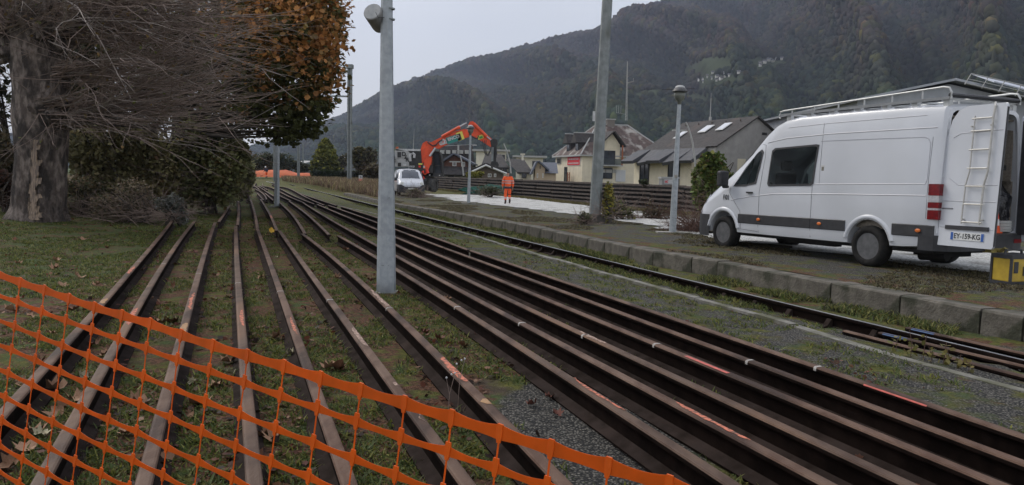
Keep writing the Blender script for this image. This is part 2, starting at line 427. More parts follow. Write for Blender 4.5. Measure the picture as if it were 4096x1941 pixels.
for i in range(len(joints) - 1):
    o = kerb_block(joints[i], joints[i + 1], i)
    kl = {1: 'long stained kerb stone at the right edge, nearest to the viewer', 2: 'second kerb stone from the right edge of the photo', 3: 'kerb stone with a dark joint, third from the right edge', 4: 'long kerb stone below the open rear door of the large van', 5: 'very long kerb stone below the side of the large van', 6: 'short kerb stone below the front wheel of the large van'}
    tag(o, kl.get(i, 'small grey kerb stone in the far row beyond the front wheel of the large van'), 'kerb stone', 'kerb stones along the platform edge')

# concrete edging strip beside the asphalt
SP = [(-9.5, 38.0)] + [(p.x, p.y) for p in (gat(*q) for q in [(1762,915),(1841,931),(2050,994),(2600,1150),(3032,1266),(3178,1308),(3563,1424),(4096,1566)])]
SP.append((SP[-1][0] + .7, SP[-1][1] - 1.7))
EDGE = mat('edging concrete', (.14,.135,.12), (.23,.22,.195), 9, .9, .5, c=(.09,.09,.055), cscale=2.2, clo=.45, chi=.6)
mb = MB()
for i in range(len(SP) - 1):
    a = Vector((*SP[i], -.03)); b = Vector((*SP[i+1], -.03)); d = (b - a); L = d.length; d.normalize(); r = Vector((d.y, -d.x, 0))
    n = max(1, int(L / 1.0))
    for k in range(n):
        q0 = a + d * (L * k / n + .006); q1 = a + d * (L * (k + 1) / n - .006)
        w = .045 + .012 * random.random(); zt = Vector((0, 0, .036 + random.uniform(-.012, .006)))
        mb.add([q0 - r*w, q0 + r*w, q1 + r*w, q1 - r*w, q0 - r*w + zt, q0 + r*w + zt, q1 + r*w + zt, q1 - r*w + zt, ], [(4,5,6,7),(0,1,5,4),(1,2,6,5),(2,3,7,6),(3,0,4,7)])
o = mb.build('concrete_edging', EDGE); tag(o, 'pale concrete edging strip between the dark asphalt and the track bed', 'kerb')

# ================================================================ mountains
def mountain_mat():
    m, t, p = new_mat('mountain forest floor'); N = t.nodes; L = t.links
    a = N.new('ShaderNodeAttribute'); a.attribute_name = 'Col'; L.new(a.outputs['Color'], p.inputs['Base Color']); p.inputs['Roughness'].default_value = 1
    p.inputs['Specular IOR Level'].default_value = 0
    return m
MTN = mountain_mat()
RIDGE = [(-900,470),(300,560),(900,610),(1080,585),(1200,540),(1300,499),(1392,461),(1529,384),(1667,315),(1833,261),(1971,229),(2102,189),(2217,152),(2383,132),(2433,103),(2543,48),(2683,0),(2900,-60),(3300,-150),(3800,-250),(4400,-330),(5200,-300),(6500,-100)]
def ridge_el(px):
    py = float(np.interp(px, [r[0] for r in RIDGE], [r[1] for r in RIDGE])); r = ray(px, py)
    return math.atan2(r.x, r.y), r.z / math.hypot(r.x, r.y)
def lerp(a, b, t): return a + (b - a) * t
def build_mountain():
    nu, nt = 420, 150
    pxs = np.linspace(-900, 6400, nu); V = np.zeros((nt, nu, 3))
    az = np.zeros(nu); el = np.zeros(nu)
    for i, px in enumerate(pxs): az[i], el[i] = ridge_el(px)
    T = np.linspace(0, 1, nt)
    far = np.interp(pxs, [-900, 700, 1500, 2500, 4096, 6400], [3600, 3400, 2500, 1900, 1750, 1900])
    near = np.interp(pxs, [-900, 700, 1500, 2500, 4096, 6400], [1500, 1300, 900, 620, 480, 480])
    U, TT = np.meshgrid(pxs, T)
    # spurs run down from the upper right to the lower left
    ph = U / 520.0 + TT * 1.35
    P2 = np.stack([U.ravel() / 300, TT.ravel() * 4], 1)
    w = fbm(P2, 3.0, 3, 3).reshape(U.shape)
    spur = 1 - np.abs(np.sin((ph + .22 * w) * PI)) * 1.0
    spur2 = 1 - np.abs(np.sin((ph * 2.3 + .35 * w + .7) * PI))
    for j in range(nt):
        t = T[j]; D = near + (far - near) * t
        env = math.sin(PI * min(1, t)) ** .7 if t < 1 else 0
        D2 = D - (far - near) * (.24 * (spur[j] - .5) + .09 * (spur2[j] - .5)) * env
        ht = (el * far) * (t ** .88)
        ht = ht + env * 26 * w[j]
        V[j, :, 0] = np.sin(az) * D2; V[j, :, 1] = np.cos(az) * D2; V[j, :, 2] = CAMZ - 2 + ht * 1.0 + (2 if t > 0 else -30)
    back = V[-1].copy(); back[:, :2] *= 1.25; back[:, 2] -= 300
    V = np.concatenate([V, back[None]], 0)
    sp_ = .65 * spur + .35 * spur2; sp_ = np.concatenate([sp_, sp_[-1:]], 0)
    return V, nu, nt + 1, pxs, T, sp_
MV, mnu, mnt, MPX, MT, MSP = build_mountain()
def mcol(P, pix):
    """colour of the forest at world points P (N,3), seen at pixels pix (N,2)"""
    x, y = pix[:, 0], pix[:, 1]
    n1 = fbm(P / 100.0, 4.0, 11, 3); n2 = fbm(P / 100.0, 1.1, 12, 3); n3 = fbm(P / 100, .35, 13, 2)
    green = np.array([.033, .052, .032]); brown = np.array([.058, .047, .045]); dark = np.array([.023, .034, .028]); olive = np.array([.070, .074, .033])
    hi = np.clip((560 - y) / 420 + (.35 - (x - 1300) / 4000) + n1 * .5, 0, 1)
    c = green[None] * (1 - hi[:, None]) + brown[None] * hi[:, None]
    k = np.clip(n2 * 1.2 + .1, 0, .75)[:, None]; c = c * (1 - k) + dark[None] * k
    k = np.clip(n3 * 1.1 - .25 + n1 * .3, 0, .6)[:, None]; c = c * (1 - k) + olive[None] * k
    return c
def meadow(pix, P):
    x, y = pix[:, 0], pix[:, 1]; n = fbm(P / 100.0, .9, 21, 3) * .25
    def el(cx, cy, rx, ry, rot=0):
        cr, sr = math.cos(rot), math.sin(rot); dx, dy = x - cx, y - cy
        return np.sqrt(((dx*cr + dy*sr) / rx) ** 2 + ((-dx*sr + dy*cr) / ry) ** 2)
    d = np.minimum.reduce([el(2850, 268, 105, 34, -.15), el(2620, 372, 95, 13, -.12), el(2800, 390, 70, 14, .1), el(3030, 245, 80, 14, -.1), el(2875, 324, 105, 24, -.1), el(3075, 262, 85, 20, -.1), el(1640, 388, 60, 22, -.5), el(2330, 560, 120, 16, -.1), el(2030, 522, 30, 40, .5)])
    return (d + n) < 1
def mountain_objects():
    nu, nt = mnu, mnt; Vf = MV.reshape(-1, 3)
    pix = np.array([proj(*v) for v in Vf]); c = mcol(Vf, pix) * .8 * (.72 + .5 * MSP.reshape(-1)[:, None])  # crests lighter, valleys darker: relief shading put into the colour
    md = meadow(pix, Vf); c[md] = np.array([.058, .070, .042])
    F = [(j*nu+i, j*nu+i+1, (j+1)*nu+i+1, (j+1)*nu+i) for j in range(nt-1) for i in range(nu-1)]
    me = bpy.data.meshes.new('mountain'); me.from_pydata(Vf.tolist(), [], F); me.materials.append(MTN)
    a = me.color_attributes.new('Col', 'FLOAT_COLOR', 'POINT'); cc = np.ones((len(Vf), 4), dtype=np.float32); cc[:, :3] = c; a.data.foreach_set('color', cc.reshape(-1))
    me.polygons.foreach_set('use_smooth', [True] * len(F))
    o = bpy.data.objects.new('mountain', me); COL.objects.link(o); tag(o, kind='structure')
    # the forest: many small rounded crowns
    rs = np.random.RandomState(5); N = 76000
    ui = rs.uniform(90, mnu - 60, N); tj = (rs.uniform(0, 1, N) ** .9) * (mnt - 2.02); 
    i = ui.astype(int); j = tj.astype(int); fu = (ui - i)[:, None]; fv = (tj - j)[:, None]
    P = (MV[j, i] * (1-fu) + MV[j, i+1] * fu) * (1-fv) + (MV[j+1, i] * (1-fu) + MV[j+1, i+1] * fu) * fv
    pix = np.array([proj(*v) for v in P]); keep = (pix[:, 0] > 950) & (pix[:, 0] < 4300) & (pix[:, 1] > -60) & ~meadow(pix, P)
    P = P[keep]; pix = pix[keep]; N = len(P); i = j[keep]; j = ui.astype(int)[keep]
    dist = np.linalg.norm(P, axis=1); R = rs.uniform(2.2, 4.8, N) * (.75 + dist / 3200)
    hi = fbm(P / 100.0, .8, 31, 2); R *= 1 + .25 * hi
    ico_v, ico_f = ico()
    c = mcol(P, pix) * rs.uniform(.70, 1.28, N)[:, None] * (.72 + .5 * MSP[i, j][:, None])  # same crest-to-valley shading painted into the tree crowns
    tint = rs.uniform(0, 1, N); c[tint > .93] = c[tint > .93] * np.array([1.6, 1.45, .9]); c[tint < .08] *= np.array([1.25, .95, .8])
    Vb = ico_v[None] * (1 + rs.uniform(-.22, .22, (N, 12, 1))); Vb = Vb * R[:, None, None]; Vb[:, :, 2] *= rs.uniform(.9, 1.5, N)[:, None]
    Vb = Vb + P[:, None, :]; Vb[:, :, 2] += (R * .45)[:, None]
    allv = Vb.reshape(-1, 3); fs = (ico_f[None] + (np.arange(N) * 12)[:, None, None]).reshape(-1, 3)
    me = bpy.data.meshes.new('forest'); me.vertices.add(len(allv)); me.vertices.foreach_set('co', allv.reshape(-1).astype(np.float32))
    me.loops.add(len(fs) * 3); me.loops.foreach_set('vertex_index', fs.reshape(-1).astype(np.int32))
    me.polygons.add(len(fs)); me.polygons.foreach_set('loop_start', np.arange(0, len(fs) * 3, 3, dtype=np.int32)); me.polygons.foreach_set('use_smooth', np.ones(len(fs), dtype=bool))
    me.materials.append(MTN); me.update(calc_edges=True)
    a = me.color_attributes.new('Col', 'FLOAT_COLOR', 'POINT'); cc = np.ones((N, 12, 4), dtype=np.float32); cc[:, :, :3] = c[:, None]; a.data.foreach_set('color', cc.reshape(-1))
    o = bpy.data.objects.new('mountain_forest', me); COL.objects.link(o); tag(o, 'autumn forest covering the mountain slopes', 'forest', kind='stuff')
def ico():
    ph = (1 + 5 ** .5) / 2
    v = np.array([(-1,ph,0),(1,ph,0),(-1,-ph,0),(1,-ph,0),(0,-1,ph),(0,1,ph),(0,-1,-ph),(0,1,-ph),(ph,0,-1),(ph,0,1),(-ph,0,-1),(-ph,0,1)], float); v /= np.linalg.norm(v[0])
    f = np.array([(0,11,5),(0,5,1),(0,1,7),(0,7,10),(0,10,11),(1,5,9),(5,11,4),(11,10,2),(10,7,6),(7,1,8),(3,9,4),(3,4,2),(3,2,6),(3,6,8),(3,8,9),(4,9,5),(2,4,11),(6,2,10),(8,6,7),(9,8,1)])
    return v, f
mountain_objects()
def on_mountain(px, py):                  # the point of the slope that is seen at a pixel
    i = int(np.clip(np.searchsorted(MPX, px), 1, mnu - 1)); best = None
    for j in range(mnt - 1):
        q = MV[j, i]; a, b = proj(*q)
        if b <= py: return Vector(MV[j, i])
    return Vector(MV[-2, i])
# hill village
VW = mat('village plaster', (.85,.83,.80), (.70,.67,.62), .2, .9); VR = mat('village slate', (.10,.10,.12), (.16,.15,.16), .2, .8)
vil = [(2796,331,1),(2812,326,.9),(2826,331,1.1),(2842,318,1.2),(2852,327,1),(2868,324,1),(2884,328,1.2),(2899,318,1),(2912,305,1.3),(2924,312,1),(2940,303,1),(2960,300,.9),(2846,306,.8),(2870,336,.9),(2822,340,.8),
       (3012,279,1),(3040,268,.9),(3068,262,1),(3082,252,1.1),(3100,258,.9),(3120,250,1),(3138,246,.9),(3052,275,.8),(3310,205,.0)]
for k, (px, py, s) in enumerate(vil):
    if s <= 0: continue
    p = on_mountain(px, py); sc = s * (p.length * 7.0 / FPX) / 5.2; rs = random.Random(k); rz = rs.uniform(-.6, .6)
    hs = thing('village_house', p + Vector((0, -3, 1.5)), rz, 'tiny pale house in the lower hill village under the meadow' if px < 3000 else 'tiny pale house in the upper right hamlet on the mountainside', 'house', 'hill village houses' if px < 3000 else 'upper hamlet houses')
    w, d, h, r = 4.0 * sc, 3.2 * sc, 3.0 * sc, 2.4 * sc
    m_ = MB(); m_.box((-w, -d, -1.5), (w, d, h)); m_.add([(-w, -d, h), (w, -d, h), (w, d, h), (-w, d, h), (-w, 0, h + r), (w, 0, h + r)], [(0,4,3),(1,2,5)]); m_.build('wall', VW, hs)
    m_ = MB(); e = .6; m_.slab([(-w-e, -d-e, h-.5), (w+e, -d-e, h-.5), (w+e, 0, h+r+.1), (-w-e, 0, h+r+.1)], .35); m_.slab([(w+e, d+e, h-.5), (-w-e, d+e, h-.5), (-w-e, 0, h+r+.1), (w+e, 0, h+r+.1)], .35); m_.build('roof', VR, hs)
# ================================================================ rails
PROF = [(-.075,0),(.075,0),(.075,.011),(.030,.026),(.0085,.042),(.0085,.122),(.034,.136),(.0365,.142),(.0365,.160),(.031,.169),(.020,.172),(-.020,.172),(-.031,.169),(-.0365,.160),(-.0365,.142),(-.034,.136),(-.0085,.122),(-.0085,.042),(-.030,.026),(-.075,.011)]
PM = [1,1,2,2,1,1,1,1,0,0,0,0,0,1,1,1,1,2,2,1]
PAINT_O = mat('orange marking paint', (.56,.17,.10), (.15,.075,.052), 34, .85, lo=.44, hi=.58)
PAINT_R = mat('pink marking paint', (.62,.13,.10), (.40,.10,.08), 24, .7)
PAINT_W = mat('white marking paint', (.48,.47,.45), (.25,.22,.20), 60, .7)
PAINT_C = mat('worn chalk writing', (.45,.32,.25), (.16,.10,.08), 60, .8, lo=.40, hi=.55)
PAINT_B = mat('blue marking paint', (.035,.085,.20), (.05,.11,.24), 30, .6)
PAINT_Y = mat('ochre marking paint', (.38,.22,.10), (.24,.14,.08), 30, .8)
class Rail:
    def __init__(s, pix, deg=2, zoff=0.0, zabs=None, ext0=0, ext1=0, prof=PROF, pm=PM, name='rail', mats=None):
        pts = []
        for p in pix:
            pts.append(gat(*p, .172 + zoff) if zabs is None else at(*p, zabs + .172))
        pts.sort(key=lambda p: p.y); s.y0 = pts[0].y - ext0; s.y1 = pts[-1].y + ext1
        ys = np.array([p.y for p in pts]); xs = np.array([p.x for p in pts])
        s.ym = ys.mean(); s.ysd = max(1e-6, ys.std()); w = 1 / (ys + 2)
        s.c = np.polyfit((ys - s.ym) / s.ysd, xs, min(deg, len(pts) - 1), w=w); s.zoff = zoff; s.zabs = zabs
        n = max(2, int((s.y1 - s.y0) / .45)); Y = [s.y0 + (s.y1 - s.y0) * k / n for k in range(n + 1)]
        zz = [s.base(y) for y in Y]
        s.o0 = Vector((s.x(Y[0]), Y[0], zz[0]))
        V = []; 
        for k, y in enumerate(Y):
            d = s.dir(y); r = Vector((d.y, -d.x, 0)); o = Vector((s.x(y), y, zz[k])) - s.o0
            for (a, b) in prof: V.append(o + r * a + Vector((0, 0, b)))
        m_ = len(prof); F = []; MI = []
        for k in range(n):
            for j in range(m_):
                F.append((k*m_+j, k*m_+(j+1)%m_, (k+1)*m_+(j+1)%m_, (k+1)*m_+j)); MI.append(pm[j])
        F += [tuple(range(m_))[::-1], tuple(n*m_+j for j in range(m_))]; MI += [2, 2]
        mb = MB(); mb.v = [tuple(v) for v in V]; mb.f = F; mb.m = MI
        s.ob = mb.build(name, mats or [RTOPS[int(abs(pix[0][0]) * 7) % 3], RSIDE, RFOOT]); s.ob.location = s.o0
    def base(s, y):
        if s.zabs is not None: return s.zabs
        return zg(s.x(y), y) + s.zoff
    def x(s, y): return float(np.polyval(s.c, (y - s.ym) / s.ysd))
    def dir(s, y):
        d = Vector((s.x(y + .1) - s.x(y - .1), .2, 0)); return d.normalized()
    def patch(s, y0, y1, m, wob=0.0, a0=-.030, a1=.030, side=False, name='paint_mark', seed=0, full=True):
        """paint on the head of the rail between two places"""
        n = max(1, int((y1 - y0) / .05)); V = []; rs = random.Random(seed + int(y0 * 100))
        for k in range(n + 1):
            y = y0 + (y1 - y0) * k / n; d = s.dir(y); r = Vector((d.y, -d.x, 0)); o = Vector((s.x(y), y, s.base(y))) - s.o0
            e = max(0.0, math.sin(PI * k / n)) ** .4 if wob else 1
            w0 = a0 + (rs.uniform(0, wob) if wob else 0) + (1 - e) * .03; w1 = a1 - (rs.uniform(0, wob) if wob else 0) - (1 - e) * .0
            if w1 <= w0: w1 = w0 + .004
            row = [(w0, .1735 if w0 > -.0305 else .1705), (max(w0, -.02), .1742), (min(w1, .02), .1742), (w1, .1715 if w1 > .025 else .1742)]
            if side: row = [(-.0385, .142), (-.0385, .160), (-.032, .1705), (-.020, .1742), (.020, .1742), (.032, .1705)]
            if side == 'left': row = [(-.0385, .157), (-.0383, .161), (-.0345, .1675)]
            for (a, b) in row: V.append(o + r * a + Vector((0, 0, b)))
        m_ = len(row); F = [(k*m_+j, (k+1)*m_+j, (k+1)*m_+j+1, k*m_+j+1) for k in range(n) for j in range(m_ - 1)]
        mb = MB(); mb.add(V, F); o = mb.build(name, m, s.ob); return o
    def ypix(s, px, py):
        p = gat(px, py, .172 + s.zoff) if s.zabs is None else at(px, py, s.zabs + .172); return p.y
NEAR = {1:[(690,880),(551,1046),(418,1203),(0,1660)],2:[(775,885),(666,1056),(514,1265),(181,1893)],3:[(860,890),(794,1094),(732,1322),(571,1941)],4:[(943,903),(954,1132),(970,1370),(1018,1921)],5:[(1029,914),(1122,1165),(1203,1389),(1370,1855)],6:[(1118,923),(1188,1020),(1329,1199),(1566,1542),(1860,1908)],7:[(1212,935),(1318,1020),(1561,1232),(1813,1479),(2258,1932)],8:[(1354,942),(1491,1020),(1575,1070),(1744,1170),(1825,1227),(2390,1578),(2800,1850)],
9:[(1211,809),(1277,849),(1383,914),(1515,986),(1575,1018),(1867,1167),(2086,1291),(2600,1563),(2985,1763),(3340,1941)],
10:[(1552,964),(1575,976),(1778,1068),(1988,1170),(2345,1339),(2600,1455),(2985,1655),(3525,1879),(3679,1941)],
11:[(1257,816),(1314,835),(1519,916),(1575,942),(1762,1018),(2100,1165),(2616,1375),(2900,1493),(3679,1794),(4026,1941)],
12:[(1782,992),(2100,1108),(2600,1293),(3008,1441),(4096,1848)],
13:[(1880,1001),(2100,1070),(2600,1243),(3270,1466),(3486,1532),(3733,1617),(4096,1744)]}
ORD = ['','leftmost','second','third','fourth','fifth','sixth','seventh','eighth','ninth','tenth','eleventh','twelfth','rightmost']
extra = {1:'running into the lower left corner behind the netting',2:'just right of the leftmost one',3:'with orange paint above the netting',4:'running straight away from the viewer with orange painted mark',5:'with an orange painted mark and a joint by a yellow leaf',6:'with pale chalk writing on its head',7:'with a long orange mark and an ochre band',8:'with the long salmon mark and a foot edged by moss',9:'with orange mark, passing behind the post with the loudspeaker',10:'with worn silvery head and white stripe',11:'with a pink paint line and white stripe',12:'second in from the asphalt',13:'beside the asphalt, with a long pink line'}
G_N = 'rusty rails laid out in the foreground'
R = {}
for k, pix in NEAR.items():
    R[k] = Rail(pix, 2, ext0=1.6)
    tag(R[k].ob, '%s foreground rail, %s' % (ORD[k], extra[k]), 'rail', G_N)
WS = {1:(551,1046),2:(666,1056),3:(794,1094),4:(954,1132),5:(1122,1165),6:(1329,1199),7:(1561,1232),8:(1825,1227),9:(2086,1291),10:(2345,1339),11:(2616,1375),12:(3008,1441),13:(3273,1466)}
for k, p in WS.items():
    y = R[k].ypix(*p); R[k].patch(y - .013, y + .013, PAINT_W, side=True, name='white_stripe')
def pm_(k, a, b, m, wob=.012, a0=-.03, a1=.03, nm='paint_mark', side=False):
    R[k].patch(R[k].ypix(*b), R[k].ypix(*a), m, wob, a0, a1, name=nm, side=side)
pm_(3, (768,1172), (752,1238), PAINT_O, .02, -.024, .028); pm_(3, (735,1293), (725,1330), PAINT_Y, .01)
pm_(1, (530,1068), (505,1095), PAINT_O, .02); pm_(1, (425,1195), (408,1215), PAINT_Y, .01)
pm_(2, (535,1232), (490,1300), PAINT_O, .02)
pm_(4, (962,1238), (966,1305), PAINT_O, .008, -.012, .026)
pm_(5, (1166,1268), (1190,1342), PAINT_O, .014, -.02, .02)
pm_(6, (1418,1310), (1470,1385), PAINT_C, .012, -.02, .028, 'chalk_writing'); pm_(6, (1567,1530), (1608,1545), PAINT_C, .01, nm='chalk_writing')
pm_(6, (1668,1655), (1710,1690), PAINT_C, .016, -.016, .016, 'chalk_writing')
pm_(7, (1772,1430), (1878,1528), PAINT_O, .012); pm_(7, (1945,1597), (1978,1618), PAINT_Y, .002, nm='ochre_band')
pm_(7, (1490,1160), (1560,1230), PAINT_C, .022, nm='chalk_writing')
pm_(8, (2285,1513), (2491,1644), PAINT_O, .014, -.006, .032)
pm_(9, (2685,1609), (2985,1763), PAINT_O, .016, -.020, .030)
pm_(11, (2739,1424), (2900,1493), PAINT_R, .0, a0=-.03, a1=.002, nm='pink_line')
pm_(13, (3486,1532), (3733,1617), PAINT_R, .0, side='left', nm='pink_line')
pm_(10, (2310,1325), (2420,1375), PAINT_C, .02, nm='chalk_writing')
# rails beyond the joints
MID = [('a', [(1365,826),(1519,873),(1575,893),(1875,999)], 'rail left of the asphalt, butted against the rightmost foreground rail'),
 ('b', [(1314,821),(1519,894),(1575,914),(1778,991)], 'rail butted end to end with the twelfth foreground rail'),
 ('c', [(1079,737),(1118,745),(1198,778),(1301,820)], 'far rail ending beside a gap in the right hand rows'),
 ('d', [(1199,773),(1270,797),(1347,822)], 'rightmost far rail, starting out on the bare asphalt'),
 ('e', [(1051,734),(1097,755),(1118,767),(1211,808)], 'far rail with pale worn head meeting the ninth foreground rail'),
 ('f', [(1118,754),(1142,766),(1257,815)], 'far rail meeting the eleventh foreground rail'),
 ('g', [(1154,804),(1165,808),(1228,857),(1317,939)], 'rusty rail ending with a cut end near the loudspeaker post'),
 ('h', [(1097,770),(1118,782),(1164,803)], 'short far rail seen just right of the slim grey post'),
 ('i', [(1119,810),(1149,837),(1179,870),(1220,935)], 'curved rail passing the foot of the slim grey post on its right'),
 ('j', [(1026,732),(1057,760),(1097,785)], 'far rail curving behind the slim grey post'),
 ('k', [(1041,741),(1055,750),(1070,760)], 'small far rail between two curving ones left of the slim post'),
 ('l', [(1020,755),(1038,764),(1066,798)], 'far rail ending short left of the slim post'),
 ('m', [(1029,772),(1042,786),(1054,800)], 'pale far rail lying low, left of the slim post'),
 ('n', [(1061,773),(1077,787),(1093,801)], 'pale far rail lying against the left of the slim post'),
 ('o', [(1010,736),(1024,748),(1038,759)], 'farthest left far rail coming out of the bushes'),
 ('p', [(1043,797),(1079,856),(1108,923)], 'far rail meeting the sixth foreground rail, with an orange mark'),
 ('q', [(993,770),(996,796),(1015,830),(1024,866),(1028,913)], 'far rail meeting the fifth foreground rail'),
 ('r', [(986,772),(992,799)], 'short pale far rail at the edge of the bushes'),
 ('s', [(951,778),(955,816),(953,870),(950,901)], 'far rail overlapping the end of the fourth foreground rail'),
 ('t', [(917,823),(874,888)], 'far rail coming out from under the bush to the third foreground rail')]
for n_, pix, lab in MID:
    q = Rail(pix, 2); R[n_] = q; tag(q.ob, 'rusty ' + lab, 'rail', 'rails laid out beyond the joints')
R['p'].patch(R['p'].ypix(1085,872), R['p'].ypix(1082,862), PAINT_O, .005)
# running rail of the old track, on its chairs
SH = Rail([(1118,727),(1197,746),(1350,783),(1521,826),(1618,850),(1809,897),(2100,963),(2600,1081),(2908,1154),(3371,1270),(3525,1308),(4096,1439)], 3, zabs=-.172, ext0=2, name='running_rail', mats=[STEEL, RSIDE, RFOOT],
    pm=[1,1,2,2,1,1,1,1,1,1,0,1,1,1,1,1,1,2,2,1])
tag(SH.ob, 'single laid track rail with a shiny worn head running beside the platform kerb', 'rail')
SH2 = Rail([(1105,735),(1050,722),(1000,712)], 1, zabs=-.03, name='running_rail', mats=[STEEL, RSIDE, RFOOT]); tag(SH2.ob, 'distant laid rail leading to the far worker', 'rail')
SH3 = Rail([(1100,722),(1060,712),(1015,704)], 1, zabs=-.03, name='running_rail', mats=[STEEL, RSIDE, RFOOT]); tag(SH3.ob, 'distant laid rail just right of the far worker', 'rail')
y = 5.6
while y < 40:
    d = SH.dir(y); r = Vector((d.y, -d.x, 0)); o = Vector((SH.x(y), y, -.172)) - SH.o0; Mx = fr(o, r, d, (0, 0, 1))
    mb = MB()
    for sgn in (-1, 1):
        mb.prism([(sgn*.012, .02), (sgn*.075, .02), (sgn*.15, 0), (sgn*.15, .03), (sgn*.085, .055), (sgn*.035, .12), (sgn*.012, .12)], .07, M=Mx, off=-.035)
    mb.box((-.17, -.06, -.03), (.17, .06, .004), M=Mx)
    mb.build('chair', RFOOT, SH.ob); y += .62
WOODS = mat('old sleeper wood', (.035,.028,.023), (.07,.058,.047), 8, .9, .6, stretch=(1, 6, 6))
for kk in range(36):                       # sleeper ends showing in the moss
    y = 5.6 + .62 * kk; d = SH.dir(y); r = Vector((d.y, -d.x, 0)); mb = MB(); mb.box((-1.0, -.11, -.12), (.42, .11, .0), M=fr((0,0,0), r, d, (0,0,1)))
    o = mb.build('sleeper', WOODS); o.location = (SH.x(y), y, -.195 + .022)
    tag(o, 'dark wooden sleeper half buried in moss under the shiny track rail', 'sleeper', 'sleepers under the laid rail')
BL = Rail([(3633,1308),(3740,1333),(4096,1411)], 1, zabs=-.155, ext0=2); tag(BL.ob, 'spare rail with blue paint lying between the shiny rail and the platform kerb', 'rail', 'spare rails beside the track')
BR = Rail([(3525,1328),(3750,1382),(4096,1461)], 1, zabs=-.165, ext0=2); tag(BR.ob, 'spare rail with blue paint lying just in front of the shiny rail', 'rail', 'spare rails beside the track')
BC = Rail([(3386,1321),(3642,1389),(4096,1501)], 1, zabs=-.150, ext0=2); tag(BC.ob, 'spare rail without paint beside the pale concrete edging', 'rail', 'spare rails beside the track')
BL.patch(BL.ypix(3725,1333), BL.ypix(3640,1313), PAINT_B, 0, side='left', name='blue_mark'); BR.patch(BR.ypix(3625,1354), BR.ypix(3535,1332), PAINT_B, 0, side='left', name='blue_mark')
BL.patch(BL.ypix(3725,1333), BL.ypix(3640,1313), PAINT_B, 0, a0=-.03, a1=-.012, name='blue_mark'); BR.patch(BR.ypix(3625,1354), BR.ypix(3535,1332), PAINT_B, 0, a0=-.03, a1=-.012, name='blue_mark')

# ================================================================ posts
def octpost(name, base, lean, H, w0, w1, m, label, steps=(), cap=True, n=8, phase=PI/8):
    o = thing(name, base, 0, label, 'post'); mb = MB(); secs = [0.0] + list(steps) + [H]; 
    vs = []; fs = []; ring = []
    levels = []
    for i in range(len(secs) - 1):
        a, b = secs[i], secs[i + 1]; sh = .006 * (len(secs) - 2 - i)
        wa = w0 + (w1 - w0) * a / H + sh; wb = w0 + (w1 - w0) * b / H + sh; levels += [(a, wa), (b, wb)]
    for (z, w) in levels:
        for k in range(n):
            t = 2 * PI * k / n + phase; vs.append((lean * z + w / 2 / math.cos(PI / n) * math.cos(t), w / 2 / math.cos(PI / n) * math.sin(t), z))
    for i in range(len(levels) - 1):
        for k in range(n): k2 = (k + 1) % n; fs.append((i*n+k, i*n+k2, (i+1)*n+k2, (i+1)*n+k))
    fs += [tuple(range(n))[::-1], tuple((len(levels) - 1) * n + k for k in range(n))]
    mb.add(vs, fs); mb.build('shaft', m, o); return o
b = gat(1545, 1170); P1 = octpost('speaker_post', b, -.006, 5.2, .213, .095, GALV, 'tall octagonal galvanised post with a grey drum loudspeaker near its top', steps=(.72, 1.28), phase=PI/8 - .12); 
mb = MB(); mb.box((-.13, -.13, -.03), (.13, .13, .012)); mb.build('base_plate', CONC, P1)
mb = MB(); mb.box((-.045, -.108, .35), (.045, -.100, .36)); mb.tube([(.045, -.106, 1.20), (.045, -.118, 1.20)], .008, 8); mb.build('hatch_screw', GALV2, P1)
# loudspeaker: its own thing, clamped to the post
dq = b.y; c0 = atd(1495, 56, dq - .05); c1 = atd(1519, 93, dq + .13)
SPK = thing('loudspeaker', (c0 + c1) / 2, 0, 'grey drum loudspeaker clamped to the left of the tall octagonal post', 'loudspeaker'); ax = (c1 - c0).normalized()
xa = ax.cross(Vector((0, 0, 1))).normalized(); ya = ax.cross(xa); Lh = .15
mb = MB(); mb.lathe([(.100, -Lh), (.113, -Lh + .008), (.113, Lh - .03), (.108, Lh)], 28, M=fr((0,0,0), xa, ya, ax)); mb.build('body', mat('speaker grey', (.20,.20,.20), (.27,.27,.26), 8, .6), SPK, smooth=False)
mb = MB(); mb.lathe([(.104, -Lh - .004), (.104, -Lh)], 28, M=fr((0,0,0), xa, ya, ax))
for a_ in (-.5, 1.4, 3.3): mb.lathe([(.006, -Lh - .010), (.006, -Lh - .003)], 6, M=fr(xa * .05 * math.cos(a_) + ya * .05 * math.sin(a_), xa, ya, ax))
mb.build('back_cover', mat('speaker cover', (.30,.31,.31), (.40,.40,.39), 10, .6), SPK)
mb = MB()
for (px, py, qx, qy) in ((1517,40,1560,36), (1530,68,1560,76), (1545,103,1558,105)):
    mb.tube([atd(px, py, dq + .0) - SPK.location, atd(qx, qy, dq) - SPK.location], .009, 6)
for py in (36, 78): 
    q = atd(1560, py, dq) - SPK.location; mb.lathe([(.062, -.008), (.062, .008)], 10, M=fr(q, (1,0,0), (0,1,0), (0,0,1)))
mb.build('clamp', GALV2, SPK)
mb = MB(); mb.tube([atd(1503, 50, dq - .17) - SPK.location, atd(1512, 70, dq - .2) - SPK.location, atd(1530, 70, dq - .1) - SPK.location, atd(1550, 70, dq) - SPK.location], .004, 5); mb.build('cable', BLACKP, SPK)
b = gat(1107, 830); P2 = octpost('lamp_post', b, .018, 4.42, .185, .11, GALV, 'slim grey lamp post among the far rails under the orange maple', steps=(1.2, 2.6)); P2['category'] = 'lamp post'
mb = MB(); mb.box((-.28, -.16, -.02), (.12, .16, .05)); mb.build('footing', CONC, P2)
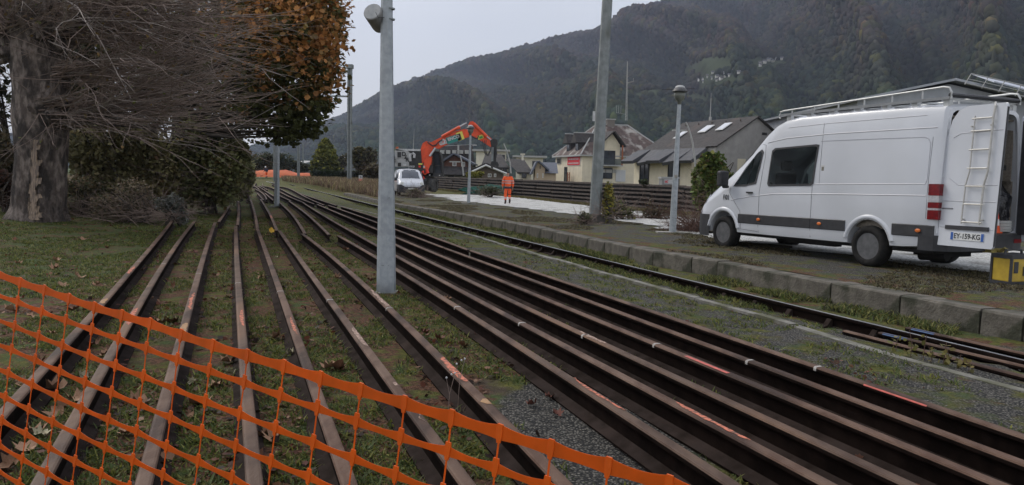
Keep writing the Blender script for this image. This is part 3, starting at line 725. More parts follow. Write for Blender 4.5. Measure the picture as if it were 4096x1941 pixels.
LAMPG = mat('lamp bowl', (.10,.11,.095), (.14,.145,.12), 5, .3); LAMPT = mat('lamp cap', (.05,.05,.052), (.09,.09,.09), 8, .5); LAMPW = mat('lamp cap top', (.55,.56,.56), (.42,.42,.42), 8, .5)
def lamp_head(parent, x, z, s):
    mb = MB(); mb.lathe([(.045*s, -.02*s), (.055*s, .06*s), (.10*s, .10*s), (.135*s, .17*s), (.145*s, .30*s)], 18, M=Matrix.Translation((x, 0, z))); mb.build('lamp_bowl', LAMPG, parent, True)
    mb = MB(); mb.lathe([(.19*s, .30*s), (.20*s, .315*s), (.17*s, .36*s), (.13*s, .40*s)], 18, M=Matrix.Translation((x, 0, z))); mb.build('lamp_rim', LAMPT, parent)
    mb = MB(); mb.lathe([(.125*s, .395*s), (.12*s, .43*s), (.07*s, .46*s), (.02*s, .47*s)], 18, M=Matrix.Translation((x, 0, z))); mb.build('lamp_cap', LAMPW, parent, True)
lamp_head(P2, .018 * 4.42, 4.40, .8)
b = pat(2690, 932); P4 = octpost('lamp_post', b, .013, 3.32, .165, .085, GALV, 'platform lamp post with a dark bowl lamp left of the large white van', steps=(1.45,)); P4['category'] = 'lamp post'
lamp_head(P4, .013 * 3.32, 3.30, 1.0); mb = MB(); mb.box((-.42, -.2, -.03), (.42, .2, .03)); mb.build('footing', CONC, P4)
mb = MB(); mb.tube([(-.42, -.05, 3.64), (.42, .02, 3.70)], .008, 5); mb.build('lamp_stay', BLACKP, P4)
mb = MB(); mb.box((-.03, -.12, 1.42), (.05, -.07, 1.50)); mb.build('terminal_cover', CONC, P4)
b = pat(1874, 815); P5 = octpost('lamp_post', b, .012, 3.55, .165, .095, GALV, 'platform lamp post standing in front of the orange excavator arm', steps=(1.1,)); P5['category'] = 'lamp post'
lamp_head(P5, .012 * 3.55, 3.53, 1.1); mb = MB(); mb.box((-.38, -.2, -.03), (.35, .2, .05)); mb.build('footing', CONC, P5)
for q, g in ((P2, 0), (P4, 0), (P5, 0)): q['group'] = 'grey lamp posts'
b = pat(2378, 890); P3 = octpost('steel_mast', b, .026, 9.5, .34, .27, GALV2, 'thick tall grey steel mast on a concrete block, cut off by the photo top', phase=PI/8 + .2)
mb = MB(); mb.box((-.22, -.30, -.1), (.50, .24, .26)); mb.build('concrete_block', mat('dark concrete', (.05,.045,.04), (.09,.08,.07), 6, .9, .6), P3)
mb = MB(); mb.box((-.175, -.16, 3.1), (-.10, -.145, 3.4)); mb.build('label_plate', LAMPW, P3)
# overhead line masts far off
def hmast(px, pyb, pyt, D, w, label, arm=None, name='line_mast'):
    p = atd(px, pyb, D); q = atd(px, pyt, D); o = thing(name, p, 0, label, 'mast', 'far line masts'); h = q.z - p.z
    mb = MB(); mb.box((-w/2, -w/2, -1.5), (-w/6, w/2, h)); mb.box((w/6, -w/2, -1.5), (w/2, w/2, h)); mb.box((-w/6, -w/8, -1.5), (w/6, w/8, h - .02)); mb.build('shaft', GALV2, o)
    if arm:
        mb = MB(); a = atd(arm[0], arm[1], D) - p; a2 = atd(px, arm[1] + 2, D) - p; mb.tube([a, a2], .11, 6); mb.build('arm', GALV, o)
    return o
m1 = hmast(1398, 715, 268, 80, .44, 'tall concrete line mast with a side arm, right of the maple', (1312, 384))
mb = MB(); mb.box((-.33, -.33, 11.3), (.33, .33, 11.7)); mb.build('mast_cap', GALV2, m1)
mb = MB(); q = atd(1340, 300, 90) - m1.location; mb.tube([(-.1, 0, 11.4), q], .03, 4); mb.build('wire', BLACKP, m1)
hmast(1194, 712, 560, 100, .30, 'slender far mast behind the conifer end of the hedge'); hmast(1212, 690, 575, 150, .26, 'thinnest far mast, just left of the conifer'); hmast(1098, 710, 560, 100, .26, 'far mast half hidden by the slim lamp post')

# ================================================================ orange barrier netting in front
NET = new_mat('orange net'); 
def net_mat(name, col, tr):
    m, t, p = new_mat(name); N = t.nodes; L = t.links; p.inputs['Base Color'].default_value = (*col, 1); p.inputs['Roughness'].default_value = .42
    tb = N.new('ShaderNodeBsdfTranslucent'); tb.inputs[0].default_value = (*col, 1); mi = N.new('ShaderNodeMixShader'); mi.inputs[0].default_value = tr
    n3 = N.new('ShaderNodeTexNoise'); n3.inputs['Scale'].default_value = 14; n3.inputs['Detail'].default_value = 6; xx = N.new('ShaderNodeMixRGB'); xx.inputs[1].default_value = (*[c * .62 for c in col], 1); xx.inputs[2].default_value = (*[min(1, c * 1.15) for c in col], 1); L.new(n3.outputs[0], xx.inputs[0]); L.new(xx.outputs[0], p.inputs['Base Color']); L.new(xx.outputs[0], tb.inputs[0])
    n = N.new('ShaderNodeTexNoise'); n.inputs['Scale'].default_value = 90; bb = N.new('ShaderNodeBump'); bb.inputs['Strength'].default_value = .25; bb.inputs['Distance'].default_value = .002
    co = N.new('ShaderNodeTexCoord'); L.new(co.outputs['Object'], n.inputs['Vector']); L.new(co.outputs['Object'], n3.inputs['Vector']); L.new(n.outputs[0], bb.inputs['Height']); L.new(bb.outputs[0], p.inputs['Normal'])
    L.new(p.outputs[0], mi.inputs[1]); L.new(tb.outputs[0], mi.inputs[2]); L.new(mi.outputs[0], N['Material Output'].inputs[0]); return m
NETB = net_mat('orange net strands', (.88,.185,.010), .5); NETN = net_mat('orange net nodes', (.98,.15,.006), .25)
TOPN = [(-130,1040),(-18,1078),(81,1113),(178,1146),(276,1179),(380,1213),(488,1246),(601,1279),(725,1322),(853,1362),(992,1403),(1136,1446),(1286,1490),(1446,1540),(1621,1592),(1809,1645),(2004,1703),(2208,1765),(2436,1838),(2682,1912),(2950,1995),(3240,2090)]
NPX = [-200, 60, 360, 720, 1286, 2004, 2436, 3300]; NSP = [88, 94, 104, 115, 139, 168, 186, 225]
def build_net():
    rows = 12; G = []
    rs = random.Random(3)
    for i, (px, py) in enumerate(TOPN):
        s = float(np.interp(px, NPX, NSP)); D = FPX * .08 / s; col = []
        for k in range(rows + 1):
            kk = k * .985 if k > 0 else 0; qx = px - .13 * s * kk + rs.uniform(-1, 1) * s * .015; qy = py + s * kk * (1.02) + rs.uniform(-1, 1) * s * .02
            r = ray(qx, qy); col.append(Vector((0, 0, CAMZ)) + r * (D / r.y) * 1.0)
        G.append(col)
    root_z = 0
    o = thing('barrier_netting', (G[8][0].x, G[8][0].y, 0), 0, 'orange plastic barrier netting sagging across the lower left foreground', 'safety netting')
    bands = MB(); ties = MB(); nodes = MB(); nt_ = 8
    n = len(G)
    def nrm(i, k):
        a = G[min(i+1, n-1)][k] - G[max(i-1, 0)][k]; b_ = G[i][min(k+1, rows)] - G[i][max(k-1, 0)]; v = a.cross(b_).normalized()
        return v
    def ribbon(mb, A, B, w_end, w_mid, down, tk, nn, sag=0.0, off=0.0, p=2.4, top=False):
        V = []; S = 10
        for j in range(S + 1):
            t = j / S; c = A.lerp(B, t) + down * (sag * 4 * t * (1 - t)); e = abs(2 * t - 1) ** p
            w = w_mid + (w_end - w_mid) * e; V += [c - down * w + nn * (off - tk/2), c + down * w + nn * (off - tk/2), c + down * w + nn * (off + tk/2), c - down * w + nn * (off + tk/2)]
        F = []
        for j in range(S):
            for q in range(4): F.append((j*4+q, j*4+(q+1)%4, (j+1)*4+(q+1)%4, (j+1)*4+q))
        F += [(3,2,1,0), (S*4, S*4+1, S*4+2, S*4+3)]; mb.add(V, F)
    for i in range(n - 1):
        for k in range(rows + 1):
            A, B = G[i][k], G[i+1][k]; nn = nrm(i, k); along = (B - A); 
            dn = along.cross(nn).normalized(); dn = dn if dn.z < 0 else -dn
            w = (.0160, .0108) if k == 0 else (.0118, .0066)
            ribbon(bands, A + (dn * .012 if k == 0 else dn * 0), B + (dn * .012 if k == 0 else dn * 0), w[0], w[1], dn, .0014, nn, sag=.002, p=2.0)
    for i in range(n):
        for k in range(rows + 1):
            nn = nrm(i, k)
            if k < rows:
                A, B = G[i][k], G[i][k+1]; al = (B - A); sd = al.cross(nn).normalized()
                ribbon(ties, A, B, .0055, .0018, sd, .0016, nn, off=.0004, p=7)
            # thickened node
            dn = (G[i][min(k+1, rows)] - G[i][max(k-1, 0)]).normalized(); sd = dn.cross(nn).normalized(); c = G[i][k] + (dn * .012 if k == 0 else dn * 0)
            pr = [(-.0058, -.0165), (.0058, -.0165), (.0076, -.004), (.0072, .010), (.0035, .022), (-.0035, .022), (-.0072, .010), (-.0076, -.004)]
            if k > 0: pr = [(a, b_ - .003) for a, b_ in pr]
            V = [c + sd * a + dn * b_ - nn * .0022 for a, b_ in pr] + [c + sd * a + dn * b_ + nn * .0022 for a, b_ in pr]; m_ = len(pr)
            F = [tuple(range(m_))[::-1], tuple(range(m_, 2*m_))] + [(q, (q+1) % m_, (q+1) % m_ + m_, q + m_) for q in range(m_)]; nodes.add(V, F)
    for q in (ties, nodes): bands.add(q.v, q.f, 1)
    bands.build('net', [NETB, NETN], o, world=True)
build_net()
# ================================================================ people
def skin(name, V, Ed, rad, m, parent, sub=2, root=0):
    me = bpy.data.meshes.new(name); me.from_pydata([tuple(v) for v in V], Ed, []); me.materials.append(m)
    o = bpy.data.objects.new('tmp_' + name, me); COL.objects.link(o)
    sk = o.modifiers.new('s', 'SKIN'); sk.use_smooth_shade = True
    for i, l in enumerate(me.skin_vertices[0].data):
        r = rad[i]; l.radius = r if isinstance(r, tuple) else (r, r); l.use_root = (i == root)
    ss = o.modifiers.new('u', 'SUBSURF'); ss.levels = sub; ss.render_levels = sub
    dg = bpy.context.evaluated_depsgraph_get(); me2 = bpy.data.meshes.new_from_object(o.evaluated_get(dg)); me2.name = name
    bpy.data.objects.remove(o); me2.materials.clear(); me2.materials.append(m)
    q = bpy.data.objects.new(name, me2); COL.objects.link(q); q.parent = parent; return q
SKIN = mat('skin', (.38,.22,.16), (.33,.18,.13), 20, .6)
def band_mat(name, base, bands, stripe=(.36,.36,.36)):
    """cloth with reflective bands between given heights"""
    m, t, p = new_mat(name); N = t.nodes; L = t.links; p.inputs['Roughness'].default_value = .75
    co = N.new('ShaderNodeTexCoord'); sp = N.new('ShaderNodeSeparateXYZ'); L.new(co.outputs['Object'], sp.inputs[0])
    prev = None
    for a, b in bands:
        g = N.new('ShaderNodeMath'); g.operation = 'GREATER_THAN'; g.inputs[1].default_value = a; L.new(sp.outputs[2], g.inputs[0])
        l = N.new('ShaderNodeMath'); l.operation = 'LESS_THAN'; l.inputs[1].default_value = b; L.new(sp.outputs[2], l.inputs[0])
        k = N.new('ShaderNodeMath'); k.operation = 'MULTIPLY'; L.new(g.outputs[0], k.inputs[0]); L.new(l.outputs[0], k.inputs[1])
        if prev:
            s = N.new('ShaderNodeMath'); s.operation = 'ADD'; L.new(prev, s.inputs[0]); L.new(k.outputs[0], s.inputs[1]); prev = s.outputs[0]
        else: prev = k.outputs[0]
    n = N.new('ShaderNodeTexNoise'); n.inputs['Scale'].default_value = 9; L.new(co.outputs['Object'], n.inputs['Vector'])
    c0 = N.new('ShaderNodeMixRGB'); c0.inputs[1].default_value = (*base, 1); c0.inputs[2].default_value = (*[c * .72 for c in base], 1); L.new(n.outputs[0], c0.inputs[0])
    x = N.new('ShaderNodeMixRGB'); L.new(prev, x.inputs[0]); L.new(c0.outputs[0], x.inputs[1]); x.inputs[2].default_value = (*stripe, 1)
    L.new(x.outputs[0], p.inputs['Base Color'])
    b = N.new('ShaderNodeBump'); b.inputs['Strength'].default_value = .5; b.inputs['Distance'].default_value = .02; L.new(n.outputs[0], b.inputs['Height']); L.new(b.outputs[0], p.inputs['Normal'])
    return m
HIVIS = (1.0, .13, .025)
JACK = band_mat('hi-vis jacket', HIVIS, [(1.10,1.15),(1.22,1.27)]); TROU = band_mat('hi-vis trousers', HIVIS, [(.30,.36)], (.55,.56,.54))
NAVY = mat('navy cloth', (.015,.018,.035), (.025,.028,.05), 12, .9); BLK = mat('black cloth', (.012,.012,.013), (.022,.021,.02), 12, .9); BOOT = mat('boot leather', (.05,.03,.025), (.03,.02,.018), 12, .7)
HELM = mat('white helmet', (.7,.7,.7)); HAIR = mat('dark hair', (.015,.012,.01), (.03,.024,.02), 60, .7)
def hand(V, E, Rr, wi, wrist, down, side, fwd):
    """palm and five fingers hanging from the wrist, added to a skin skeleton"""
    p = Vector(wrist); d = Vector(down); s = Vector(side); f = Vector(fwd)
    b = len(V); V.append(p + d * .055); Rr.append((.022, .016)); E.append((wi, b))
    for k, (o, L) in enumerate(((-.030, .070), (-.010, .080), (.010, .076), (.028, .060))):
        a = len(V); V.append(p + d * .10 + s * o); Rr.append(.0095); E.append((b, a))
        V.append(p + d * (.10 + L * .55) + s * o + f * .012); Rr.append(.0085); E.append((a, a + 1))
        V.append(p + d * (.10 + L * .9) + s * o + f * .035); Rr.append(.007); E.append((a + 1, a + 2))
    a = len(V); V.append(p + d * .06 + f * .035); Rr.append(.010); E.append((b, a)); V.append(p + d * .095 + f * .05); Rr.append(.008); E.append((a, a + 1))
def person(root, walk=True, helmet=False, jacket=None, trousers=None, dark_leg=True, bend=0.0):
    # facing +y, standing at z=0, 1.75 tall
    lean = Vector((0, .03, 0))
    hip = Vector((0, 0, .93)); ch = Vector((0, .03 + bend * .3, 1.28 - bend * .08)); nk = Vector((0, .02 + bend * .45, 1.47 - bend * .14)); hd = Vector((0, .05 + bend * .6, 1.62 - bend * .2))
    LL = [Vector((-.10,0,.90)), Vector((-.12,.02,.50)), Vector((-.12,-.06,.09)), Vector((-.13,.08,.04))]
    LR = [Vector((.10,0,.90)), Vector((.12,.17,.52)), Vector((.12,.05,.13)), Vector((.13,.17,.06))]
    AL = [Vector((-.20,ch.y,1.42-bend*.1)), Vector((-.27,ch.y-.03,1.15-bend*.1)), Vector((-.27,ch.y+.06+bend*.2,.90))]
    AR = [Vector((.20,ch.y,1.42-bend*.1)), Vector((.28,ch.y-.04,1.15-bend*.1)), Vector((.27,ch.y+.02+bend*.2,.89))]
    V = [hip, ch, nk, hd, hd + Vector((0,.0,.06))]; E = [(0,1),(1,2),(2,3),(3,4)]; Rr = [(.13,.10),(.15,.11),.055,(.078,.095),(.07,.085)]
    for Lg in (LL, LR):
        b = len(V); V += Lg; E += [(0,b),(b,b+1),(b+1,b+2),(b+2,b+3)]; Rr += [.085,.06,.042,.038]
    for A in (AL, AR):
        b = len(V); V += A; E += [(1,b),(b,b+1),(b+1,b+2)]; Rr += [.055,.043,.030]
        hand(V, E, Rr, b + 2, A[2], (0,.1,-1), (0,1,0), (.4 if A is AL else -.4, .5, 0))
    body = skin('body', V, E, Rr, SKIN, root)
    f = MB()                                             # nose and ears
    f.lathe([(.014,0),(.010,.03),(.004,.05)], 6, M=fr(hd + Vector((0,.095,-.03)), (1,0,0), (0,1,0), (0,0,1)))
    for sx_ in (-1, 1): f.lathe([(.018,-.006),(.018,.006)], 8, M=fr(hd + Vector((sx_*.082,0,0)), (0,1,0), (0,0,1), (1,0,0)))
    f.build('face_features', SKIN, root)
    J = [Vector((0,0,.90)), Vector((0,.01,1.08)), ch + Vector((0,0,.02)), nk - Vector((0,0,.03))]; EJ = [(0,1),(1,2),(2,3)]; RJ = [(.205,.150),(.20,.15),(.215,.15),(.085,.08)]
    for A in (AL, AR):
        b = len(J); J += [A[0], A[1], A[2] + Vector((0,0,.02))]; EJ += [(2,b),(b,b+1),(b+1,b+2)]; RJ += [.085,.070,.055]
    skin('jacket', J, EJ, RJ, jacket or JACK, root)
    if dark_leg:
        h = MB(); h.lathe([(.19,-.03),(.20,.05)], 14, M=Matrix.Translation((0,0,.86)) @ Matrix.Diagonal((1,.75,1,1))); h.build('jacket_hem', NAVY, root, True)
    for nm, Lg, mm in (('trouser_leg', LL, trousers or TROU), ('trouser_leg', LR, trousers or TROU)):
        skin(nm, [Vector((0,0,.88)), Lg[0] - Vector((0,0,.06)), Lg[1], Lg[2] + (Lg[1] - Lg[2]) * .25], [(0,1),(1,2),(2,3)], [.11,.105,.085,.07], mm, root)
    if dark_leg: skin('knee_patch', [LR[1] + Vector((0,-.01,.14)), LR[1] + Vector((0,-.02,-.08))], [(0,1)], [.102,.095], BLK, root, 1)
    for Lg in (LL, LR):
        skin('boot', [Lg[2] + Vector((0,0,.16)), Lg[2], Lg[3] + Vector((0,.06,-.005))], [(0,1),(1,2)], [.062,.058,.048], BOOT, root, 1)
    if helmet:
        h = MB(); h.lathe([(.135,-.005),(.125,.0),(.118,.04),(.10,.10),(.06,.135),(.01,.145)], 16, M=Matrix.Translation(hd + Vector((0,.01,.02))) @ Matrix.Diagonal((.9,1.05,1,1))); h.build('helmet', HELM, root, True)
    else:
        skin('beanie', [hd + Vector((0,-.01,.02)), hd + Vector((0,-.01,.10))], [(0,1)], [(.092,.108),(.072,.085)], BLK, root, 2)
W = pat(2030, 817); WK = thing('person', W, .12, 'worker walking away along the pale gravel in an orange high-visibility suit and black beanie', 'person')
person(WK); WK.scale = (.98, .98, .98)
fw_ = atd(1066, 713, 112); FWK = thing('person', fw_, .9, 'far worker in orange trousers and a white helmet standing at the end of the rails', 'person')
person(FWK, helmet=True, jacket=NAVY, dark_leg=False, bend=.3)

# ================================================================ large white van
VCTR_Z = .13
a_ = pat(2893, 985); b_ = pat(3470, 1066); hd_ = math.atan2(a_.y - b_.y, a_.x - b_.x)
fwv = Vector((math.cos(hd_), math.sin(hd_), 0)); rtv = Vector((fwv.y, -fwv.x, 0))
org = Vector((b_.x, b_.y, zplat(b_.y))) + rtv * .93
VAN = thing('large_van', org, hd_, 'large white panel van with a roof rack and open rear door, parked on the platform', 'van')
VAN.rotation_euler = (0, .012, hd_)
ST = [(-1.24,.45,2.56,.93,.82),(-1.18,.40,2.60,.96,.85),(-.6,.36,2.63,.97,.86),(.6,.34,2.65,.975,.865),(1.7,.34,2.64,.975,.865),(2.1,.34,2.60,.975,.86),(2.35,.34,2.52,.97,.85),(2.6,.34,2.37,.965,.83),(2.85,.34,2.19,.965,.80),(3.1,.34,2.00,.96,.77),(3.4,.34,1.78,.955,.765),(3.7,.33,1.55,.95,.77),(3.95,.32,1.38,.945,.78),(4.05,.32,1.31,.94,.79),(4.25,.31,1.20,.93,.78),(4.42,.31,1.08,.90,.75),(4.54,.31,.94,.85,.70),(4.62,.32,.80,.76,.62),(4.655,.36,.66,.66,.56)]
def ring(x, zb, zt, hw, ht):
    zl = min(1.18, zb + .70 * (zt - zb)); zr = zt - .13 * min(1, (zt - zl) / .6)
    h = [(0, zb), (hw * .8, zb), (hw - .02, zb + .03), (hw, zb + .14), (hw, lerp(zb, zl, .6)), (hw - .003, zl), (lerp(hw, ht, .25), lerp(zl, zr, .35)), (lerp(hw, ht, .62), lerp(zl, zr, .72)), (ht, zr), (ht - .03, lerp(zr, zt, .55)), (ht - .10, lerp(zr, zt, .88)), (ht * .62, zt + .005), (0, zt + .03)]
    return [Vector((x, y, z)) for y, z in h] + [Vector((x, -y, z)) for y, z in h[-2:0:-1]]
def loft(stations, inset=0.0, x0=None, x1=None, floor=None):
    V = []; F = []; n = None
    for s in stations:
        x, zb, zt, hw, ht = s
        r = ring(x, (floor if floor is not None else zb + inset), zt - inset, hw - inset, ht - inset); n = len(r); V += r
    for i in range(len(stations) - 1):
        for k in range(n): k2 = (k + 1) % n; F.append((i*n+k, (i+1)*n+k, (i+1)*n+k2, i*n+k2))
    F += [tuple(range(n)), tuple((len(stations)-1)*n + k for k in range(n))[::-1]]
    return V, F
def tmpobj(V, F, name='tmp'):
    me = bpy.data.meshes.new(name); me.from_pydata([tuple(v) for v in V], [], F)
    import bmesh
    bm = bmesh.new(); bm.from_mesh(me); bmesh.ops.recalc_face_normals(bm, faces=bm.faces); bm.to_mesh(me); bm.free()
    o = bpy.data.objects.new(name, me); COL.objects.link(o); return o
def boolean(base, cutters):
    for c in cutters:
        md = base.modifiers.new('b', 'BOOLEAN'); md.operation = 'DIFFERENCE'; md.solver = 'EXACT'; md.object = c
    dg = bpy.context.evaluated_depsgraph_get(); me = bpy.data.meshes.new_from_object(base.evaluated_get(dg))
    for c in cutters + [base]: bpy.data.objects.remove(c)
    return me
def van_side(x, z, left=True, out=0.0):   # y of the body side at x, z
    xs = [s[0] for s in ST]; zb, zt, hw, ht = [float(np.interp(x, xs, [s[q] for s in ST])) for q in (1, 2, 3, 4)]
    r = ring(x, zb, zt, hw, ht)[:13]; zz = [v.z for v in r[2:10]]; yy = [v.y for v in r[2:10]]
    return (float(np.interp(z, zz, yy)) + out) * (1 if left else -1)
FDW = [(3.42,1.31),(3.05,1.315),(2.74,1.37),(2.64,1.98),(2.72,2.03),(2.86,1.97),(3.18,1.68)]
CRW = [(2.36,1.32),(2.40,1.37),(2.36,1.99),(2.28,2.04),(1.26,2.07),(1.19,2.06),(1.24,1.38),(1.30,1.34)]
def make_van():
    V, F = loft(ST); base = tmpobj(V, F, 'vb')
    inn = [s for s in ST if s[0] <= 3.5]; inn = [(-1.6, .6, 2.56, .90, .80)] + inn
    V, F = loft([(x, .62, zt - .05, hw - .055, ht - .055) for x, zb, zt, hw, ht in inn], 0, floor=.62)
    cav = tmpobj(V, F, 'cav'); cut = [cav]
    for poly in (FDW, CRW):
        mb = MB(); mb.prism(poly, 2.6, off=-1.3); cut.append(tmpobj(mb.v, mb.f))
    for x in (0, 3.665):
        for s in (-1, 1):
            mb = MB(); mb.lathe([(.425, 0), (.425, .5)], 28, M=fr((x, s * .60, .36), (1, 0, 0), (0, 0, 1), (0, s, 0))); cut.append(tmpobj(mb.v, mb.f))
    me = boolean(base, cut); me.name = 'body'; me.materials.clear(); me.materials.append(WHITE)
    me.polygons.foreach_set('use_smooth', [True] * len(me.polygons)); me.set_sharp_from_angle(angle=math.radians(28))
    o = bpy.data.objects.new('body', me); COL.objects.link(o); o.parent = VAN
    # glass
    def pane(poly, m, nm='side_window', left=True, out=.004, th=.004):
        P = [Vector((x, van_side(x, z, left, out), z)) for x, z in poly]; c = sum(P, Vector()) / len(P); mb = MB(); n = len(P)
        V = P + [p + Vector((0, th * (1 if left else -1), 0)) for p in P] ; mb.add(V, [tuple(range(n)), tuple(range(n, 2*n))[::-1]] + [(k, (k+1)%n, (k+1)%n+n, k+n) for k in range(n)])
        return mb.build(nm, m, VAN)
    def grow(poly, d):
        cx = sum(p[0] for p in poly) / len(poly); cz = sum(p[1] for p in poly) / len(poly)
        return [(x + d * (1 if x > cx else -1), z + d * (1 if z > cz else -1)) for x, z in poly]
    def frame(poly, left=True, w=.028, m=BLACKP):
        mb = MB(); O = grow(poly, w * .3); I = grow(poly, -w); n = len(O); s = 1 if left else -1
        for k in range(n):
            q = [O[k], O[(k+1)%n], I[(k+1)%n], I[k]]; V = [Vector((x, van_side(x, z, left, .004), z)) for x, z in q]; V += [v + Vector((0, s*.008, 0)) for v in V]
            mb.add(V, [(0,1,2,3),(7,6,5,4),(0,1,5,4),(1,2,6,5),(2,3,7,6),(3,0,4,7)])
        return mb.build('window_frame', m, VAN)
    pane(FDW, GLASSC, 'door_window'); pane(CRW, GLASST); frame(FDW); frame(CRW); 
    pane(FDW, GLASSC, 'door_window', False); pane(CRW, GLASST, 'side_window', False)
    mb = MB(); mb.tube([(3.02, van_side(3.02, 1.33, True, -.01), 1.33), (2.98, van_side(2.98, 1.86, True, -.01), 1.86)], .012, 6); mb.build('window_post', BLACKP, VAN)
    # windscreen laid over the sloping front
    mb = MB(); Vw = []
    xs = [2.78, 3.0, 3.25, 3.5, 3.75, 3.93]
    for x in xs:
        zt = float(np.interp(x, [s[0] for s in ST], [s[2] for s in ST])); ht = float(np.interp(x, [s[0] for s in ST], [s[4] for s in ST]))
        for yy, dz in ((-ht + .03, -.045), (-ht * .55, .012), (0, .034), (ht * .55, .012), (ht - .03, -.045)): Vw.append((x, yy, zt + dz))
    mb.add(Vw, [(i*5+k, (i+1)*5+k, (i+1)*5+k+1, i*5+k+1) for i in range(5) for k in range(4)]); mb.build('windscreen', GLASSW, VAN, True)
    # dark band, sills, wheel arch lips, lines
    def sidebox(x0, x1, z0, z1, out, m, nm, left=True, seg=6, d=.02):
        mb = MB(); s = 1 if left else -1; V = []
        for k in range(seg + 1):
            x = lerp(x0, x1, k / seg)
            for z, o_ in ((z0, 0), (z0 + .012, out), (z1 - .012, out), (z1, 0)): V.append((x, van_side(x, z, left, o_) , z))
        F = [(k*4+j, k*4+j+1, (k+1)*4+j+1, (k+1)*4+j) for k in range(seg) for j in range(3)]; F += [(3,2,1,0), (seg*4, seg*4+1, seg*4+2, seg*4+3)]
        mb.add(V, F); return mb.build(nm, m, VAN)
    for lf in (True, False):
        for (x0, x1) in ((.47, 1.25), (1.258, 2.62), (2.628, 3.20)): sidebox(x0, x1, .56, .75, .016, BLACKP, 'rub_strip', lf)
        sidebox(-1.2, -.47, .56, .75, .016, BLACKP, 'rub_strip', lf)
        for s_, sx_ in ((0, 1), (3.665, 1)):
            V = []; n = 20; s = 1 if lf else -1
            for k in range(n + 1):
                t = math.radians(12 + 156 * k / n)
                for r_, o_ in ((.425, -.01), (.435, .022), (.475, .026), (.510, .003)): V.append((s_ + r_ * math.cos(t) * 1.02, s * (.965 + o_), .36 + r_ * math.sin(t)))
            mb = MB(); mb.add(V, [(k*4+j, k*4+j+1, (k+1)*4+j+1, (k+1)*4+j) for k in range(n) for j in range(3)]); mb.build('arch_lip', WHITE, VAN, True)
    SEAM = mat('panel gap', (.10,.10,.11), rough=.8)
    def line(pts, r=.004, m=SEAM, nm='panel_gap', out=.001):
        P = []
        for k in range(len(pts) - 1):
            for q in range(6): t = q / 6; P.append((lerp(pts[k][0], pts[k+1][0], t), lerp(pts[k][1], pts[k+1][1], t)))
        P.append(pts[-1]); mb = MB(); mb.tube([(x, van_side(x, z, True, out), z) for x, z in P], r, 5); return mb.build(nm, m, VAN)
    line([(2.61,.40),(2.62,1.2),(2.56,1.9),(2.60,2.12),(2.72,2.14)]); line([(1.255,.40),(1.255,1.34)]); line([(2.63,.42),(3.12,.44),(3.16,.8),(3.50,1.16),(3.52,1.30)]); line([(-1.05,2.10),(-1.05,.85)], .003)
    CRS = mat('shaded crease', (.40,.41,.45), rough=.4);  # greyer than the body: shade along its creases put into the colour
    line([(3.45,1.02),(2.9,1.10),(2.2,1.17),(1.0,1.19),(-1.03,1.20)], .010, CRS, 'crease', -.003); line([(1.22,1.36),(.2,1.37),(-1.0,1.38),(-1.03,1.45),(-1.02,2.0),(-.98,2.07),(-.9,2.10),(.2,2.12),(1.15,2.13)], .008, CRS, 'crease', -.002)
    line([(2.55,2.16),(2.0,2.22),(1.0,2.25),(-1.1,2.24)], .010, CRS, 'crease', -.002); line([(2.0,2.42),(1.0,2.44),(-.9,2.44)], .006, CRS, 'crease', 0); line([(1.10,1.36),(1.13,2.45)], .003)
    # handle, filler recess, side markers, fleet number
    mb = MB(); mb.box((2.80, .955, 1.17), (2.96, .995, 1.20)); mb.build('door_handle', BLACKP, VAN)
    mb = MB(); mb.box((1.00, .925, 1.50), (1.10, .945, 1.69)); mb.build('latch_plate', mat('latch cream', (.48,.46,.40)), VAN); mb = MB(); mb.box((1.02, .945, 1.52), (1.075, .95, 1.67)); mb.build('latch_recess', mat('latch dark', (.18,.17,.14)), VAN)
    AMB = mat('amber lens', (.65,.16,.03), rough=.3)
    for x in (-.95, 1.03, 2.58): mb = MB(); mb.lathe([(.036, 0), (.036, .012), (.02, .018)], 12, M=fr((x, .988, .66), (1.3,0,0), (0,0,.8), (0,1,0))); mb.build('side_marker', AMB, VAN)
    text('fleet_number', 'Fi01', .15, fr((3.60, van_side(3.6, 1.06, True, .008), 1.07), (-1,0,0), (0,0,1), (0,1,0)), BLACKP, VAN, .001, .002, sx=.8)
    # mirror, headlamp, grille, bumpers
    mb = MB(); mb.box((3.50, .98, 1.30), (3.64, 1.20, 1.62)); mb.box((3.52, .94, 1.26), (3.60, 1.10, 1.33)); mr = mb.build('mirror', BLACKP, VAN); bev(mr, .035)
    mb = MB(); mb.box((3.50, -1.20, 1.30), (3.64, -.98, 1.62)); mr = mb.build('mirror', BLACKP, VAN); bev(mr, .035)
    HL = mat('lamp lens', (.55,.57,.60), (.35,.37,.40), 20, .12, metal=.3)
    for s in (1, -1):
        mb = MB(); q = []
        for x, z in ((4.30,.98),(4.50,.70),(4.60,.72),(4.52,.90),(4.36,1.12)): q.append(Vector((x, s * (van_side(min(x, 4.6), z, True, .006)), z)))
        mb.add(q + [v + Vector((.012, s*.01, 0)) for v in q], [tuple(range(5)), tuple(range(5, 10))[::-1]] + [(k, (k+1)%5, (k+1)%5+5, k+5) for k in range(5)]); mb.build('headlight', HL, VAN)
    mb = MB(); P = [(3.665+.44,.965,.0)]; V = []
    for (x, y) in ((4.08,.985),(4.30,.97),(4.50,.91),(4.62,.80),(4.70,.60),(4.72,0),(4.70,-.60),(4.62,-.80),(4.50,-.91),(4.30,-.97),(4.08,-.985)): V += [(x, y, .24), (x + .01, y * 1.005, .45), (x, y, .70)]
